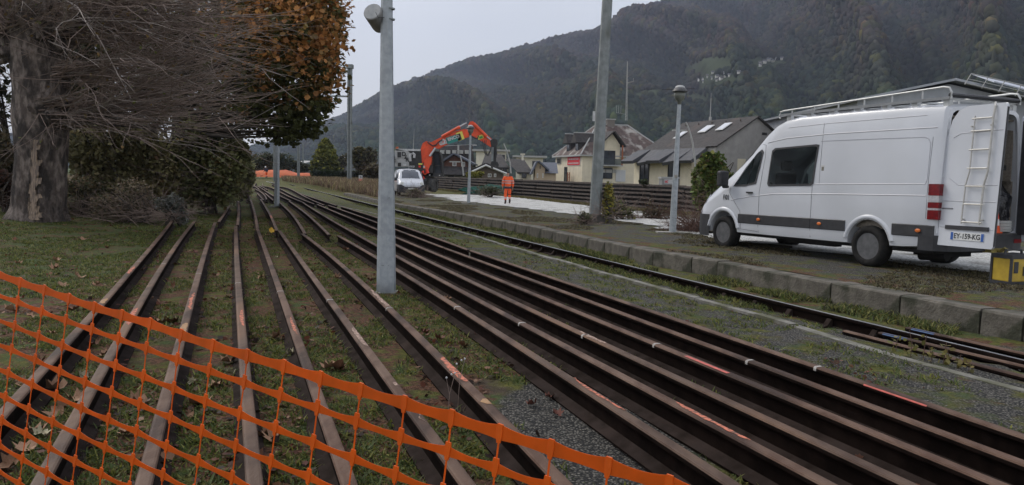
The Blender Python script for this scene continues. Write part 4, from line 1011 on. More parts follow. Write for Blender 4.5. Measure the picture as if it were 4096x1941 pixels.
    n = 11; F = [(k*3+j, (k+1)*3+j, (k+1)*3+j+1, k*3+j+1) for k in range(n-1) for j in range(2)]; mb.add(V, F); mb.build('front_bumper', BLACKP, VAN, True)
    V = []; mb = MB()
    for (x, y) in ((-.95,.985),(-1.05,.985),(-1.2,.97),(-1.36,.86),(-1.40,.6),(-1.40,-.6),(-1.36,-.86),(-1.2,-.97),(-.95,-.985)): V += [(x, y, .36), (x * 1.003, y, .50), (x, y, .60), (x * .9 if abs(y) < .95 else x, y * .9, .605)]
    n = 9; F = [(k*4+j, (k+1)*4+j, (k+1)*4+j+1, k*4+j+1) for k in range(n-1) for j in range(3)]; mb.add(V, F); mb.build('rear_bumper', BLACKP, VAN)
    mb = MB(); mb.box((-1.30,.50,.60),(-1.19,-.96,.62)); mb.box((-1.24,.93,.56),(-1.16,.86,.86)); mb.build('bumper_step', mat('tread plate', (.13,.13,.13), (.22,.21,.20), 30, .5, .4, .6), VAN)
    REDL = mat('red lens', (.20,.006,.010), (.12,.004,.008), 20, .15); CLR = mat('clear lens', (.50,.50,.52), (.38,.38,.40), 30, .15)
    for s in (1,):
        for z0, z1, mm in ((.84,.98,REDL),(.985,1.01,CLR),(1.015,1.10,REDL),(1.105,1.20,CLR),(1.205,1.38,REDL)):
            mb = MB(); mb.box((-1.262, min(s*.80, s*.968), z0), (-1.08, max(s*.80, s*.975), z1)); mb.build('tail_light', mm, VAN)
    mb = MB(); mb.box((-1.408,.62,.475),(-1.395,.80,.535)); mb.box((-1.408,-.80,.475),(-1.395,-.62,.535)); mb.build('reflector', REDL, VAN)
    # wheels
    RIM = mat('steel rim', (.085,.088,.092), (.13,.13,.135), 12, .5, .1, .2); HUBM = mat('hub cap', (.02,.02,.021), rough=.6)
    for x in (0, 3.665):
        for s in (1, -1):
            w = thing('wheel', (x, s * .855, .34)); w.parent = VAN; 
            T = fr((0,0,0), (1,0,0), (0,0,1), (0,s,0))
            mb = MB(); mb.lathe([(.225,-.11),(.30,-.115),(.338,-.09),(.345,0),(.338,.09),(.30,.115),(.26,.118),(.222,.10),(.205,.085)], 36, M=T); mb.build('tyre', RUBBER, w, True)
            mb = MB(); mb.lathe([(.220,.098),(.205,.090),(.198,.05),(.165,.040),(.150,.062),(.085,.066),(.08,.078),(.04,.082)], 28, M=T); mb.build('rim', RIM, w)
            mb = MB(); mb.lathe([(.197,.052),(.195,.0545),(.156,.0600),(.155,.05)], 28, M=T)
            for k in range(16): t = 2*PI*k/16; mb.lathe([(.027,.030),(.027,.058)], 8, M=T @ fr((.176*math.cos(t), .176*math.sin(t), 0), (1,0,0), (0,1,0), (0,0,1)))
            mb.lathe([(.075,.07),(.070,.092),(.02,.096)], 14, M=T); mb.build('hub', HUBM, w)
    # under-body
    mb = MB(); mb.box((-1.1,-.80,.30),(3.3,.80,.42)); mb.box((-.9,-.35,.22),(-.35,.30,.34)); mb.tube([(-1.0,.35,.26),(-.55,.38,.24)], .09, 12); mb.tube([(0,-.8,.34),(0,.8,.34)], .055, 8); mb.tube([(3.665,-.8,.32),(3.665,.8,.32)], .05, 8); mb.box((1.0,.45,.24),(2.2,.62,.36)); mb.build('chassis', BLK, VAN)
    mb = MB(); mb.box((-1.5,-.35,.34),(-1.36,.05,.40)); mb.tube([(-1.36,-.1,.38),(-1.55,-.1,.37),(-1.62,-.1,.42)], .025, 8); mb.build('tow_hitch', mat('yellow hitch', (.30,.24,.05), (.16,.13,.05), 30, .6), VAN)
    # interior
    PLATE = mat('chequer plate', (.17,.15,.125), (.26,.23,.19), 40, .6, .8, .2, bscale=30); 
    mb = MB(); mb.box((-1.15,-.80,.625),(1.0,.80,.64)); mb.box((-1.15,-.885,.64),(1.0,-.86,1.45)); mb.box((-1.15,-.84,1.45),(1.0,-.815,2.40)); mb.box((-1.1,.84,.64),(1.0,.86,1.45)); mb.box((1.0,-.80,.64),(1.03,.80,2.45)); mb.build('cargo_lining', PLATE, VAN)
    mb = MB(); mb.box((-1.16,-.84,2.40),(1.0,.80,2.43)); mb.build('cargo_ceiling', PLATE, VAN)
    SEAT = mat('seat cloth', (.03,.03,.034), (.05,.05,.055), 20, .9)
    for (x, y) in ((1.15,.25),(1.15,-.35),(2.35,.50),(2.35,-.45)):
        mb = MB(); mb.box((x, y-.22, .80), (x+.48, y+.22, .98)); mb.box((x-.02, y-.22, .95), (x+.12, y+.22, 1.58)); mb.box((x, y-.12, 1.62), (x+.10, y+.12, 1.82)); q = mb.build('seat', SEAT, VAN); bev(q, .04)
    mb = MB(); mb.box((3.0,-.85,.65),(3.45,.85,1.20)); mb.tube([(2.98,.25,1.25),(2.90,.40,1.38),(2.86,.55,1.42),(2.90,.70,1.36),(2.98,.75,1.22)], .018, 6); mb.build('dashboard', BLACKP, VAN)
    mb = MB(); mb.tube([(-1.10,-.30,.66),(-1.10,-.30,2.05),(-1.10,-.24,2.22),(-1.10,-.10,2.32),(-1.10,.5,2.36)], .03, 8); mb.build('opening_frame', WHITE, VAN)
    # rear door, swung open, with ladder and number plate
    D0 = Vector((-1.245, .925, .47)); ew = Vector((-.995, .03, 0)).normalized(); ez = Vector((.0, -.062, 1)); en = ew.cross(Vector((0,0,1))) * -1
    if en.y < 0: en = -en
    def dp(u, v, o=0.0): return D0 + ew * u + ez * v + en * o
    def dbox(u0, u1, v0, v1, o0, o1, mb):
        V = [dp(u0,v0,o0),dp(u1,v0,o0),dp(u1,v0,o1),dp(u0,v0,o1),dp(u0,v1,o0),dp(u1,v1,o0),dp(u1,v1,o1),dp(u0,v1,o1)]; mb.add(V, [(0,3,2,1),(4,5,6,7),(0,1,5,4),(1,2,6,5),(2,3,7,6),(3,0,4,7)])
    outl = [(.02,.0),(.86,.0),(.875,.03),(.875,2.00),(.85,2.05),(.30,2.05),(.16,2.0),(.06,1.86),(.0,1.60),(-.0,.05)]
    mb = MB(); n = len(outl); V = [dp(u, v, -.035) for u, v in outl] + [dp(u, v, .012) for u, v in outl] ; mb.add(V, [tuple(range(n)), tuple(range(n, 2*n))[::-1]] + [(k, (k+1)%n, (k+1)%n+n, k+n) for k in range(n)])
    door = mb.build('rear_door', WHITE, VAN); bev(door, .008)
    def dchild(mb, nm, m): return mb.build(nm, m, door)
    mb = MB(); dbox(.868,.885,.03,2.0,-.03,.006,mb); dchild(mb, 'door_seal', BLACKP)
    mb = MB(); dbox(.12,.80,.24,.30,.012,.03,mb); dchild(mb, 'plate_lamp_bar', BLACKP)
    mb = MB(); dbox(.22,.74,.09,.20,.013,.02,mb); dchild(mb, 'number_plate', mat('number plate', (.62,.63,.62), rough=.5))
    PB = mat('plate blue', (.03,.10,.35)); mb = MB(); dbox(.22,.262,.09,.20,.020,.0215,mb); dchild(mb, 'plate_band', PB); mb = MB(); dbox(.698,.74,.09,.20,.020,.0215,mb); dchild(mb, 'plate_band', PB)
    o3 = dp(.48, .145, .022); text('plate_number', 'EY-159-KG', .105, fr(o3, ew, ez.normalized(), en), BLACKP, door, .001, .002, sx=.86)
    mb = MB(); dbox(.03,.21,.535,.556,.012,.016,mb); dchild(mb, 'badge', mat('chrome badge', (.22,.22,.23), rough=.3, metal=.8))
    for pts in ([(.0,.66),(.86,.66)], [(.10,1.0),(.25,.90),(.86,.90)], [(.10,1.60),(.22,1.66),(.86,1.68)], [(.02,.27),(.86,.27)]):
        mb = MB(); mb.tube([dp(u, v, .012) for u, v in pts], .006, 5); dchild(mb, 'crease', CRS)
    LAD = mat('ladder aluminium', (.42,.41,.38), (.52,.51,.48), 20, .5, .1, .3)
    lad = thing('ladder', (0,0,0)); lad.parent = VAN; bpy.data.objects.remove(lad); mb = MB()
    for u in (.42, .70): mb.tube([dp(u-.03, .33, .05), dp(u-.02, .9, .05), dp(u+.02, 1.1, .05), dp(u+.02, 1.9, .05)] + ([dp(u+.02, 2.02, .03), dp(u-.02, 2.08, -.02)] if u > .5 else []), .014 if u > .5 else .010, 6)
    for v in (.36,.62,.88,1.14,1.41,1.68,1.86): mb.tube([dp(.40, v, .05), dp(.70, v, .05)], .011, 6)
    for u in (.40, .70): mb.tube([dp(u, .40, .012), dp(u, .40, .06)], .012, 6); mb.tube([dp(u, 1.75, .012), dp(u, 1.75, .06)], .012, 6)
    dchild(mb, 'ladder', LAD)
    for v in (.2, 1.05, 1.85): mb = MB(); mb.tube([dp(-.02, v-.04, .01), dp(-.02, v+.04, .01)], .022, 8); dchild(mb, 'hinge', WHITE)
    mb = MB(); mb.box((-2.08,-.905,.50),(-1.25,-.865,2.48)); rd = mb.build('rear_door', WHITE, VAN); bev(rd, .01); mb = MB(); mb.box((-2.03,-.865,.60),(-1.28,-.845,2.40)); mb.build('door_lining', BLACKP, rd)
    # roof rack
    RK = mat('rack aluminium', (.42,.43,.43), (.52,.53,.52), 10, .45, .1, .4); RKD = mat('rack plank', (.20,.21,.22), (.26,.27,.28), 10, .5)
    mb = MB()
    for s in (1, -1):
        y = s * .80
        mb.tube([(2.30,y,2.62),(2.33,y,2.66),(2.30,y,2.74),(2.2,y,2.755),(1.0,y,2.79),(-1.10,y,2.85),(-1.20,y,2.83),(-1.24,y,2.76),(-1.24,y,2.66)], .016, 8)
        for x in (2.0,1.45,.9,.35,-.2,-.75): mb.tube([(x,y,2.66),(x,y,2.755+.03*(2.2-x)/1.0)], .013, 6)
    mb.build('rack_rail', RK, VAN)
    mb = MB(); mb.box((-1.22,.785,2.655),(2.30,.815,2.70)); mb.box((-1.22,-.815,2.655),(2.30,-.785,2.70)); mb.build('rack_plank', RKD, VAN)
    mb = MB()
    for x in (2.1,1.6,1.05,.5,-.05,-.6,-1.15): mb.box((x-.045,-.784,2.655),(x+.045,.784,2.68)); mb.box((x-.05,.70,2.56),(x+.05,.784,2.655)); mb.box((x-.05,-.784,2.56),(x+.05,-.70,2.655))
    mb.build('rack_crossbar', RK, VAN); mb = MB()
    for x in (1.33,.78,.22,-.33,-.88): mb.box((x-.14,.72,2.645),(x+.14,.80,2.68))
    mb.build('rack_clamp', BLACKP, VAN)
    mb = MB(); mb.tube([(-1.22,-.8,2.72),(-1.22,.8,2.72)], .035, 8); mb.build('rack_roller', BLACKP, VAN)
def bev(o, w, seg=2):
    m = o.modifiers.new('bevel', 'BEVEL'); m.width = w; m.segments = seg; m.limit_method = 'ANGLE'; m.angle_limit = math.radians(40)
make_van()
def van_pt(x, y, z): return VAN.matrix_basis @ Vector((x, y, z))
# passenger: a seated figure behind the crew window
PS = thing('person', van_pt(1.42, .25, .98), hd_ - PI/2, 'dark silhouette of a person seated behind the crew window of the large van', 'person')
skin('body', [(0,0,.10),(0,-.04,.38),(0,-.02,.56),(0,0,.66),(0,.01,.74),(-.12,.05,.12),(-.13,.42,.14),(.12,.05,.12),(.13,.42,.14),(-.21,-.02,.46),(-.25,.05,.22),(.21,-.02,.46),(.25,.05,.22)], [(0,1),(1,2),(2,3),(3,4),(0,5),(5,6),(0,7),(7,8),(1,9),(9,10),(1,11),(11,12)], [(.15,.11),(.19,.12),.06,(.08,.095),(.075,.09),.085,.06,.085,.06,.065,.05,.065,.05], BLK, PS)
mb = MB(); mb.lathe([(.085,-.02),(.098,.03),(.085,.09),(.05,.12),(.01,.13)], 14, M=Matrix.Translation((0,-.005,.72))); mb.build('hair', HAIR, PS, True)
# things in the back of the van
BAG = thing('black_bag', van_pt(-1.02, -.64, .64), hd_, 'shiny black sack stuffed in the open back of the large van', 'bag')
V, F = ico(); me_ = MB()
def blob(c, r, sub=2, amp=.15, seed=0, sq=(1,1,1)):
    import bmesh
    bm = bmesh.new(); bmesh.ops.create_icosphere(bm, subdivisions=sub, radius=1)
    vs = []
    for v in bm.verts:
        k = 1 + amp * noise.noise(v.co * 2.1 + Vector((seed, seed*2, 0))) * 2; vs.append(Vector((v.co.x*sq[0], v.co.y*sq[1], v.co.z*sq[2])) * r * k + Vector(c))
    fs = [tuple(v.index for v in f.verts) for f in bm.faces]; bm.free(); return vs, fs
mb = MB(); mb.add(*blob((0,0,.36), .27, 3, .22, 3, (.8,1.0,1.35))); mb.build('sack', mat('shiny black plastic', (.012,.012,.015), rough=.25, bump=.8, bscale=9, bdist=.05), BAG, True); mb = MB(); mb.tube([(0,0,.68),(0,.02,.78),(.02,.06,.84)], [.03,.03,.07], 7); mb.build('tied_neck', BLK, BAG)
HAM = thing('tool_handle', van_pt(-1.12, -.36, .64), hd_, 'yellow wooden tool handle leaning in the open back of the large van', 'tool')
mb = MB(); mb.tube([(0,0,0),(.05,-.18,1.02)], .022, 8); mb.build('handle', mat('yellow wood', (.42,.26,.05), (.35,.2,.05), 6, .5), HAM); mb = MB(); mb.box((-.10,-.22,.98),(.14,-.12,1.06)); mb.build('head', BLK, HAM)
STK = thing('bucket_stack', van_pt(-1.14, -.58, .645), hd_, 'stack of white plastic tubs on the sill of the open van', 'bucket')
mb = MB(); [mb.lathe([(.14,.0+k*.045),(.155,.035+k*.045),(.155,.04+k*.045)], 18, M=Matrix.Translation((0,-.10,0))) for k in range(4)]; mb.build('tubs', mat('white plastic', (.55,.56,.55), rough=.4), STK)
CN = thing('folded_cone', van_pt(-1.21, -.46, .625), hd_, 'small orange and white traffic cone just inside the open van', 'cone')
mb = MB(); mb.lathe([(.09,0),(.09,.02),(.06,.021),(.045,.12)], 14); mb.build('base', mat('cone orange', (.75,.10,.02), rough=.5), CN); mb = MB(); mb.lathe([(.045,.12),(.032,.22)], 14); mb.build('white_band', HELM, CN); mb = MB(); mb.lathe([(.032,.22),(.018,.34)], 14); mb.build('tip', mat('cone red', (.8,.08,.03), rough=.5), CN)

# yellow power pack on the platform
GP = pat(4040, 1135); GEN = thing('power_pack', GP, .35, 'yellow and black portable power pack standing at the right edge behind the van', 'generator')
YEL = mat('tool yellow', (.52,.36,.035), (.40,.27,.03), 8, .5, .1)
mb = MB(); mb.box((-.20,-.15,.03),(.24,.15,.40)); q = mb.build('case', YEL, GEN); bev(q, .03)
mb = MB(); mb.box((-.22,-.17,.0),(.26,.17,.05)); mb.box((-.21,-.16,.37),(.25,.16,.43)); mb.box((-.212,-.162,.04),(-.185,-.13,.38)); mb.box((.225,-.162,.04),(.252,-.13,.38)); mb.box((-.212,.13,.04),(-.185,.162,.38)); mb.box((.225,.13,.04),(.252,.162,.38)); mb.tube([(-.15,0,.42),(-.13,0,.48),(.17,0,.48),(.19,0,.42)], .02, 8); q = mb.build('black_frame', BLACKP, GEN)
mb = MB(); mb.box((-.15,-.158,.17),(-.07,-.150,.33)); mb.build('vent', BLACKP, GEN); mb = MB(); mb.box((.03,-.16,.13),(.16,-.150,.26)); q = mb.build('control_panel', BLACKP, GEN); mb = MB(); [mb.box((.05,-.163,z),(.14,-.1605,z+.012)) for z in (.17,.20,.23)]; mb.build('panel_marks', LAMPW, GEN)

# ================================================================ small white van (front view)
cp = pat(1648, 786); CAR = thing('small_van', cp, 0, 'small white van with a black lower bumper facing the viewer beside the excavator', 'van')
CAR.rotation_euler = (0, 0, -PI/2 + .26)
CS = [(-3.7,.35,1.66,.80,.66),(-3.6,.30,1.70,.84,.68),(-2.4,.26,1.74,.85,.69),(-1.7,.26,1.73,.85,.68),(-1.35,.26,1.62,.85,.70),(-1.0,.26,1.36,.85,.76),(-.70,.26,1.12,.85,.80),(-.55,.26,1.02,.84,.78),(-.25,.26,.90,.82,.70),(-.08,.28,.78,.76,.62),(0,.34,.62,.68,.60)]
def make_car():
    V, F = loft(CS); mb = MB(); mb.add(V, F); q = mb.build('body', WHITE, CAR, True); q.data.set_sharp_from_angle(angle=math.radians(35))
    xs = [s[0] for s in CS]
    def ht(x): return float(np.interp(x, xs, [s[2] for s in CS])), float(np.interp(x, xs, [s[4] for s in CS]))
    Vw = []
    for x in (-1.55,-1.3,-1.05,-.85,-.72):
        z, h = ht(x)
        for yy, dz in ((-h-.0, -.055), (-h*.5, .022), (0, .036), (h*.5, .022), (h+.0, -.055)): Vw.append((x + .012, yy, z + dz + .004))
    mb = MB(); mb.add(Vw, [(i*5+k, (i+1)*5+k, (i+1)*5+k+1, i*5+k+1) for i in range(4) for k in range(4)]); mb.build('windscreen', mat('sky lit glass', (.05,.06,.08), rough=.06, spec=.9), CAR, True)
    V = []
    for (x, y) in ((-1.0,.87),(-.45,.87),(-.15,.82),(.0,.70),(.06,.4),(.07,0),(.06,-.4),(.0,-.70),(-.15,-.82),(-.45,-.87),(-1.0,-.87)): V += [(x, y, .22), (x + .02, y, .40), (x - .01, y, .74 if abs(y) > .6 else .60)]
    mb = MB(); mb.add(V, [(k*3+j, (k+1)*3+j, (k+1)*3+j+1, k*3+j+1) for k in range(10) for j in range(2)]); mb.build('front_bumper', BLACKP, CAR, True)
    HL = mat('headlamp', (.50,.52,.52), (.62,.62,.55), 6, .15)
    for s in (1, -1):
        mb = MB(); mb.lathe([(.125,-.03),(.125,.02),(.09,.045),(.02,.05)], 16, M=fr((-.13, s*.62, .80), (0,1,0), (-.35,0,.93), (.93,s*.2,.35))); mb.build('headlight', HL, CAR, True)
        mb = MB(); mb.box((-.95, min(s*.86,s*1.04), .98), (-.85, max(s*.86,s*1.04), 1.16)); q = mb.build('mirror', BLACKP if s > 0 else BLACKP, CAR); bev(q, .03)
        for x in (-.62, -3.05):
            w = thing('wheel', (x, s*.78, .30)); w.parent = CAR; T = fr((0,0,0), (1,0,0), (0,0,1), (0,s,0)); mb = MB(); mb.lathe([(.18,-.09),(.27,-.09),(.30,-.05),(.30,.05),(.27,.09),(.19,.09)], 24, M=T); mb.build('tyre', RUBBER, w, True); mb = MB(); mb.lathe([(.19,.085),(.17,.06),(.05,.07)], 16, M=T); mb.build('rim', GALV2, w)
        mb = MB(); mb.add([(-1.45,s*.80,1.58),(-.85,s*.86,1.14),(-1.75,s*.86,1.14),(-1.75,s*.78,1.60)], [(0,1,2,3)]); mb.build('side_window', GLASSW, CAR)
    mb = MB(); mb.box((.055,-.50,.60),(.075,.50,.70)); mb.build('front_panel', WHITE, CAR); mb = MB(); mb.box((.05,-.42,.53),(.082,.42,.59)); mb.build('grille', BLACKP, CAR)
    mb = MB(); mb.box((.08,-.26,.43),(.092,.26,.54)); mb.build('number_plate', mat('plate pale', (.55,.55,.52)), CAR); 
    mb = MB(); mb.tube([(-.70,-.1,1.15),(-.95,.45,1.33)], .012, 5); mb.tube([(-.70,.35,1.15),(-.93,-.1,1.35)], .012, 5); mb.build('wiper', BLACKP, CAR)
    mb = MB()
    for x in (-1.9, -2.9): mb.box((x,-.72,1.76),(x+.06,.72,1.80))
    for y in (-.70,.70): mb.box((-3.0,y-.02,1.74),(-1.8,y+.02,1.78))
    mb.build('roof_bar', BLACKP, CAR)
make_car()
# ================================================================ excavator (road-rail), seen side on
def make_exc():
    base = pat(1718, 772); Y = base.y
    EX = thing('excavator', base, 0, 'orange road-rail excavator with raised boom and grey engine body beside the sleeper wall', 'excavator')
    def E(x, y, dy=0.0):                       # crop coordinates -> local
        return atd(1500 + .3276 * x, 450 + .3276 * y, Y) - base + Vector((0, dy, 0))
    def poly(pts, th, off, m, nm, bv=.03):
        P = [E(*p) for p in pts]; n = len(P); V = [p + Vector((0, off, 0)) for p in P] + [p + Vector((0, off + th, 0)) for p in P]
        mb = MB(); mb.add(V, [tuple(range(n)), tuple(range(n, 2*n))[::-1]] + [(k, (k+1)%n, (k+1)%n+n, k+n) for k in range(n)]); o = mb.build(nm, m, EX)
        if bv: bev(o, bv, 1)
        return o
    def tub(pts, r, m, nm, off=0.0, n=8):
        mb = MB(); mb.tube([E(*p) + Vector((0, off, 0)) for p in pts], r, n); return mb.build(nm, m, EX)
    OR = mat('machine orange', (.80,.085,.02), (.62,.07,.02), 3, .45, c=(.28,.05,.025), cscale=2.5, clo=.55, chi=.75); DK = mat('machine black', (.018,.019,.021), (.04,.038,.036), 3, .6); GR = mat('machine grey', (.32,.33,.33), (.42,.42,.41), 2, .5, c=(.20,.20,.19), cscale=2)
    HYD = mat('hydraulic rod', (.40,.42,.44), rough=.3, metal=.7); RD = mat('red lamp', (.7,.04,.02), rough=.3); YL = mat('yellow label', (.70,.62,.12)); TEAL = mat('teal label', (.03,.22,.19))
    body = poly([(275,660),(272,475),(290,458),(430,485),(442,500),(440,660)], 2.2, -1.1, GR, 'engine_housing')
    mb = MB(); 
    def patch(x0, y0, x1, y1, m, nm, off=-1.13, par=None, th=.03):
        a = E(x0, y1); b = E(x1, y0); mb = MB(); mb.box((a.x, off, a.z), (b.x, off + th, b.z)); return mb.build(nm, m, par or EX)
    patch(300,490,345,553,DK,'vent',par=body); patch(305,618,345,660,DK,'vent',par=body); patch(350,612,440,662,GR,'battery_box',-1.2,body,.12); patch(372,634,408,660,LAMPW,'sticker',-1.22,body)
    patch(282,456,575,472,LAMPW,'top_rail',-1.1,None,2.2); patch(228,543,270,608,DK,'mirror',-1.3,None,.2); tub([(230,590),(280,575)], .03, DK, 'mirror_arm', -1.2)
    poly([(430,470),(575,470),(590,640),(440,600)], 2.0, -1.0, DK, 'engine_bay'); tub([(455,600),(452,540),(460,512),(485,505),(505,520),(500,560)], .10, LAMPW, 'exhaust', -1.1)
    poly([(440,600),(500,600),(560,640),(720,650),(720,770),(560,775),(540,700),(445,665)], 2.2, -1.1, DK, 'lower_body')
    for ch, x, y in (('D', 378, 515), ('2', 397, 548), ('R', 419, 583)):
        text('letter', ch, .42, fr(E(x, y) + Vector((0,-1.14,0)), (1,0,0), (0,0,1), (0,-1,0)), DK, EX, .01, .012)
    text('lettering', 'enco', .26, fr(E(466, 660) + Vector((0,-1.14,0)), (1,0,0), (0,0,1), (0,-1,0)), LAMPW, EX, .01, .006)
    poly([(548,612),(556,520),(585,440),(605,385),(645,362),(690,385),(722,420),(708,500),(700,560),(640,600),(600,615)], .62, -.95, OR, 'boom_base')
    poly([(648,366),(700,378),(800,325),(1000,243),(1100,215),(1140,222),(1152,300),(960,362),(850,410),(790,446),(748,440),(690,430)], .50, -.90, OR, 'boom')
    tub([(830,305),(1035,192)], .105, OR, 'boom_cylinder', -1.0, 12); tub([(1040,188),(1130,138)], .05, HYD, 'cylinder_rod', -1.0); tub([(1018,205),(1050,190)], .13, OR, 'cylinder_collar', -1.0, 12)
    poly([(1150,165),(1168,128),(1200,122),(1250,160),(1330,250),(1390,300),(1440,345),(1428,432),(1350,380),(1255,318),(1190,285),(1160,230)], .46, -.85, OR, 'stick')
    tub([(1215,150),(1370,305)], .13, OR, 'stick_cylinder', -1.0, 10); tub([(1365,300),(1420,345)], .05, HYD, 'cylinder_rod', -1.0)
    poly([(1415,350),(1455,332),(1490,345),(1495,390),(1470,430),(1430,430)], .5, -.9, DK, 'linkage')
    poly([(1432,420),(1480,415),(1488,500),(1475,560),(1478,620),(1440,622),(1428,560),(1430,480)], .4, -.85, DK, 'tilt_rotator'); tub([(1440,430),(1436,600)], .09, GALV2, 'hose', -1.0); tub([(1482,440),(1478,560)], .06, DK, 'hose', -1.0)
    poly([(1425,610),(1495,612),(1508,640),(1500,680),(1490,680),(1480,650),(1445,650),(1438,684),(1424,676),(1420,640)], .5, -.9, DK, 'rail_grab')
    for dx in (0, 22, 45): tub([(1320+dx,350),(1330+dx*.6,440),(1350+dx*.5,510),(1372+dx*.4,535),(1400+dx*.3,490),(1425,420)], .028, DK, 'hose', -1.05 - dx * .004, 5)
    tub([(660,370),(700,400),(720,415),(760,405),(790,370),(840,340)], .05, DK, 'hose', -1.02, 6); tub([(1175,290),(1220,320),(1260,330),(1270,290)], .05, DK, 'hose', -.98, 6)
    poly([(640,555),(690,528),(708,545),(700,620),(672,690),(640,760),(612,750),(620,640)], .5, -1.15, OR, 'swing_bracket'); tub([(690,540),(760,440)], .09, HYD, 'lift_cylinder', -1.2)
    poly([(712,480),(790,486),(806,520),(822,640),(825,772),(715,772)], 1.5, -.4, DK, 'cab'); 
    cabp = [(726,500),(784,502),(800,600),(805,640),(735,645)]
    poly(cabp, .03, -.45, GLASSW, 'cab_window', 0); poly([(738,660),(806,655),(808,740),(740,745)], .03, -.45, GLASSW, 'cab_window', 0)
    tub([(716,482),(712,600),(705,700),(712,772)], .06, DK, 'cab_post', -.5); tub([(716,482),(792,488),(808,530),(822,640),(826,770)], .06, DK, 'cab_post', -.5)
    text('lettering', 'd2r', .50, fr(E(852, 368) + Vector((0,-.93,0)), (.94,0,.33), (-.33,0,.94), (0,-1,0)), LAMPW, EX, .01, .03)
    def bplate(c, w, h, m, nm, off=-.925):
        o = E(*c) + Vector((0, off, 0)); X = Vector((.94,0,.33)); Z = Vector((-.33,0,.94)); mb = MB(); mb.slab([o - X*w/2 - Z*h/2, o + X*w/2 - Z*h/2, o + X*w/2 + Z*h/2, o - X*w/2 + Z*h/2], .015); return mb.build(nm, m, EX), o, X, Z
    q, o, X, Z = bplate((973,330), 1.15, .50, TEAL, 'sign'); text('lettering', 'ENCO', .32, fr(o + Vector((0,-.03,0)) + Z*.06, X, Z, (0,-1,0)), LAMPW, EX, .005, .012)
    q, o, X, Z = bplate((1050,297), .50, .62, YL, 'sticker'); q2, o, X, Z = bplate((1050,300), .12, .42, DK, 'sticker_mark', -.945)
    bplate((1294,308), .46, .30, YL, 'sticker', -.88); bplate((1300,312), .26, .16, mat('green mark', (.05,.30,.08)), 'sticker_mark', -.90)
    patch(553,625,600,642,YL,'warning_sticker',-1.16); patch(555,652,580,675,RD,'rear_light',-1.16); patch(610,655,630,678,LAMPW,'work_light',-1.16)
    patch(598,690,640,740,DK,'bracket',-1.2); tub([(605,715),(612,740)], .09, RD, 'red_valve', -1.25); tub([(655,705),(668,745)], .12, RD, 'red_valve', -1.25)
    for x, y in ((575,765),(690,765),(808,770)): tub([(x,y),(x+.1,y+.1)], .07, LAMPW, 'work_light', -1.2); patch(x-7, y-6, x+7, y+6, LAMPW, 'work_light', -1.3)
    patch(560,745,830,782,DK,'undercarriage',-1.1,None,2.2); poly([(575,780),(700,780),(690,900),(610,900)], 1.6, -.9, DK, 'axle'); tub([(560,790),(600,782),(622,810),(612,822)], .10, RD, 'red_hose', -1.3)
    for (cx, cy, off, ang) in ((728, 885, -1.15, 1.05), (640, 875, .6, 1.05)):
        c = E(cx, cy) + Vector((0, off, 0)); rr = .50; w = thing('wheel', c); w.parent = EX
        axv = Vector((math.sin(ang), -math.cos(ang), 0)); T = fr((0,0,0), (axv.y, -axv.x, 0), (0,0,1), axv); mb = MB(); mb.lathe([(.28,-.19),(.44,-.19),(rr-.01,-.15),(rr,0),(rr-.01,.15),(.44,.19),(.28,.19),(.26,.12),(.10,.10)], 28, M=T)
        mb.build('tyre', mat('pale tyre', (.05,.048,.045), (.10,.095,.09), 5, .9), w)
        mb = MB()
        for k in range(22):
            for sg in (-1, 1):
                t = 2*PI*(k + (0 if sg > 0 else .5))/22; t2 = t + .16; r_ = rr + .012
                pts = [(math.cos(t)*r_, math.sin(t)*r_, sg*.17), (math.cos(t2)*r_, math.sin(t2)*r_, sg*.01)]; mb.tube([T @ Vector(p) for p in pts], .03, 4)
        mb.build('tread', DK, w)
    tub([(282,455),(285,430),(298,425),(300,455)], .05, mat('beacon', (.5,.12,.04)), 'beacon', -.9)
make_exc()

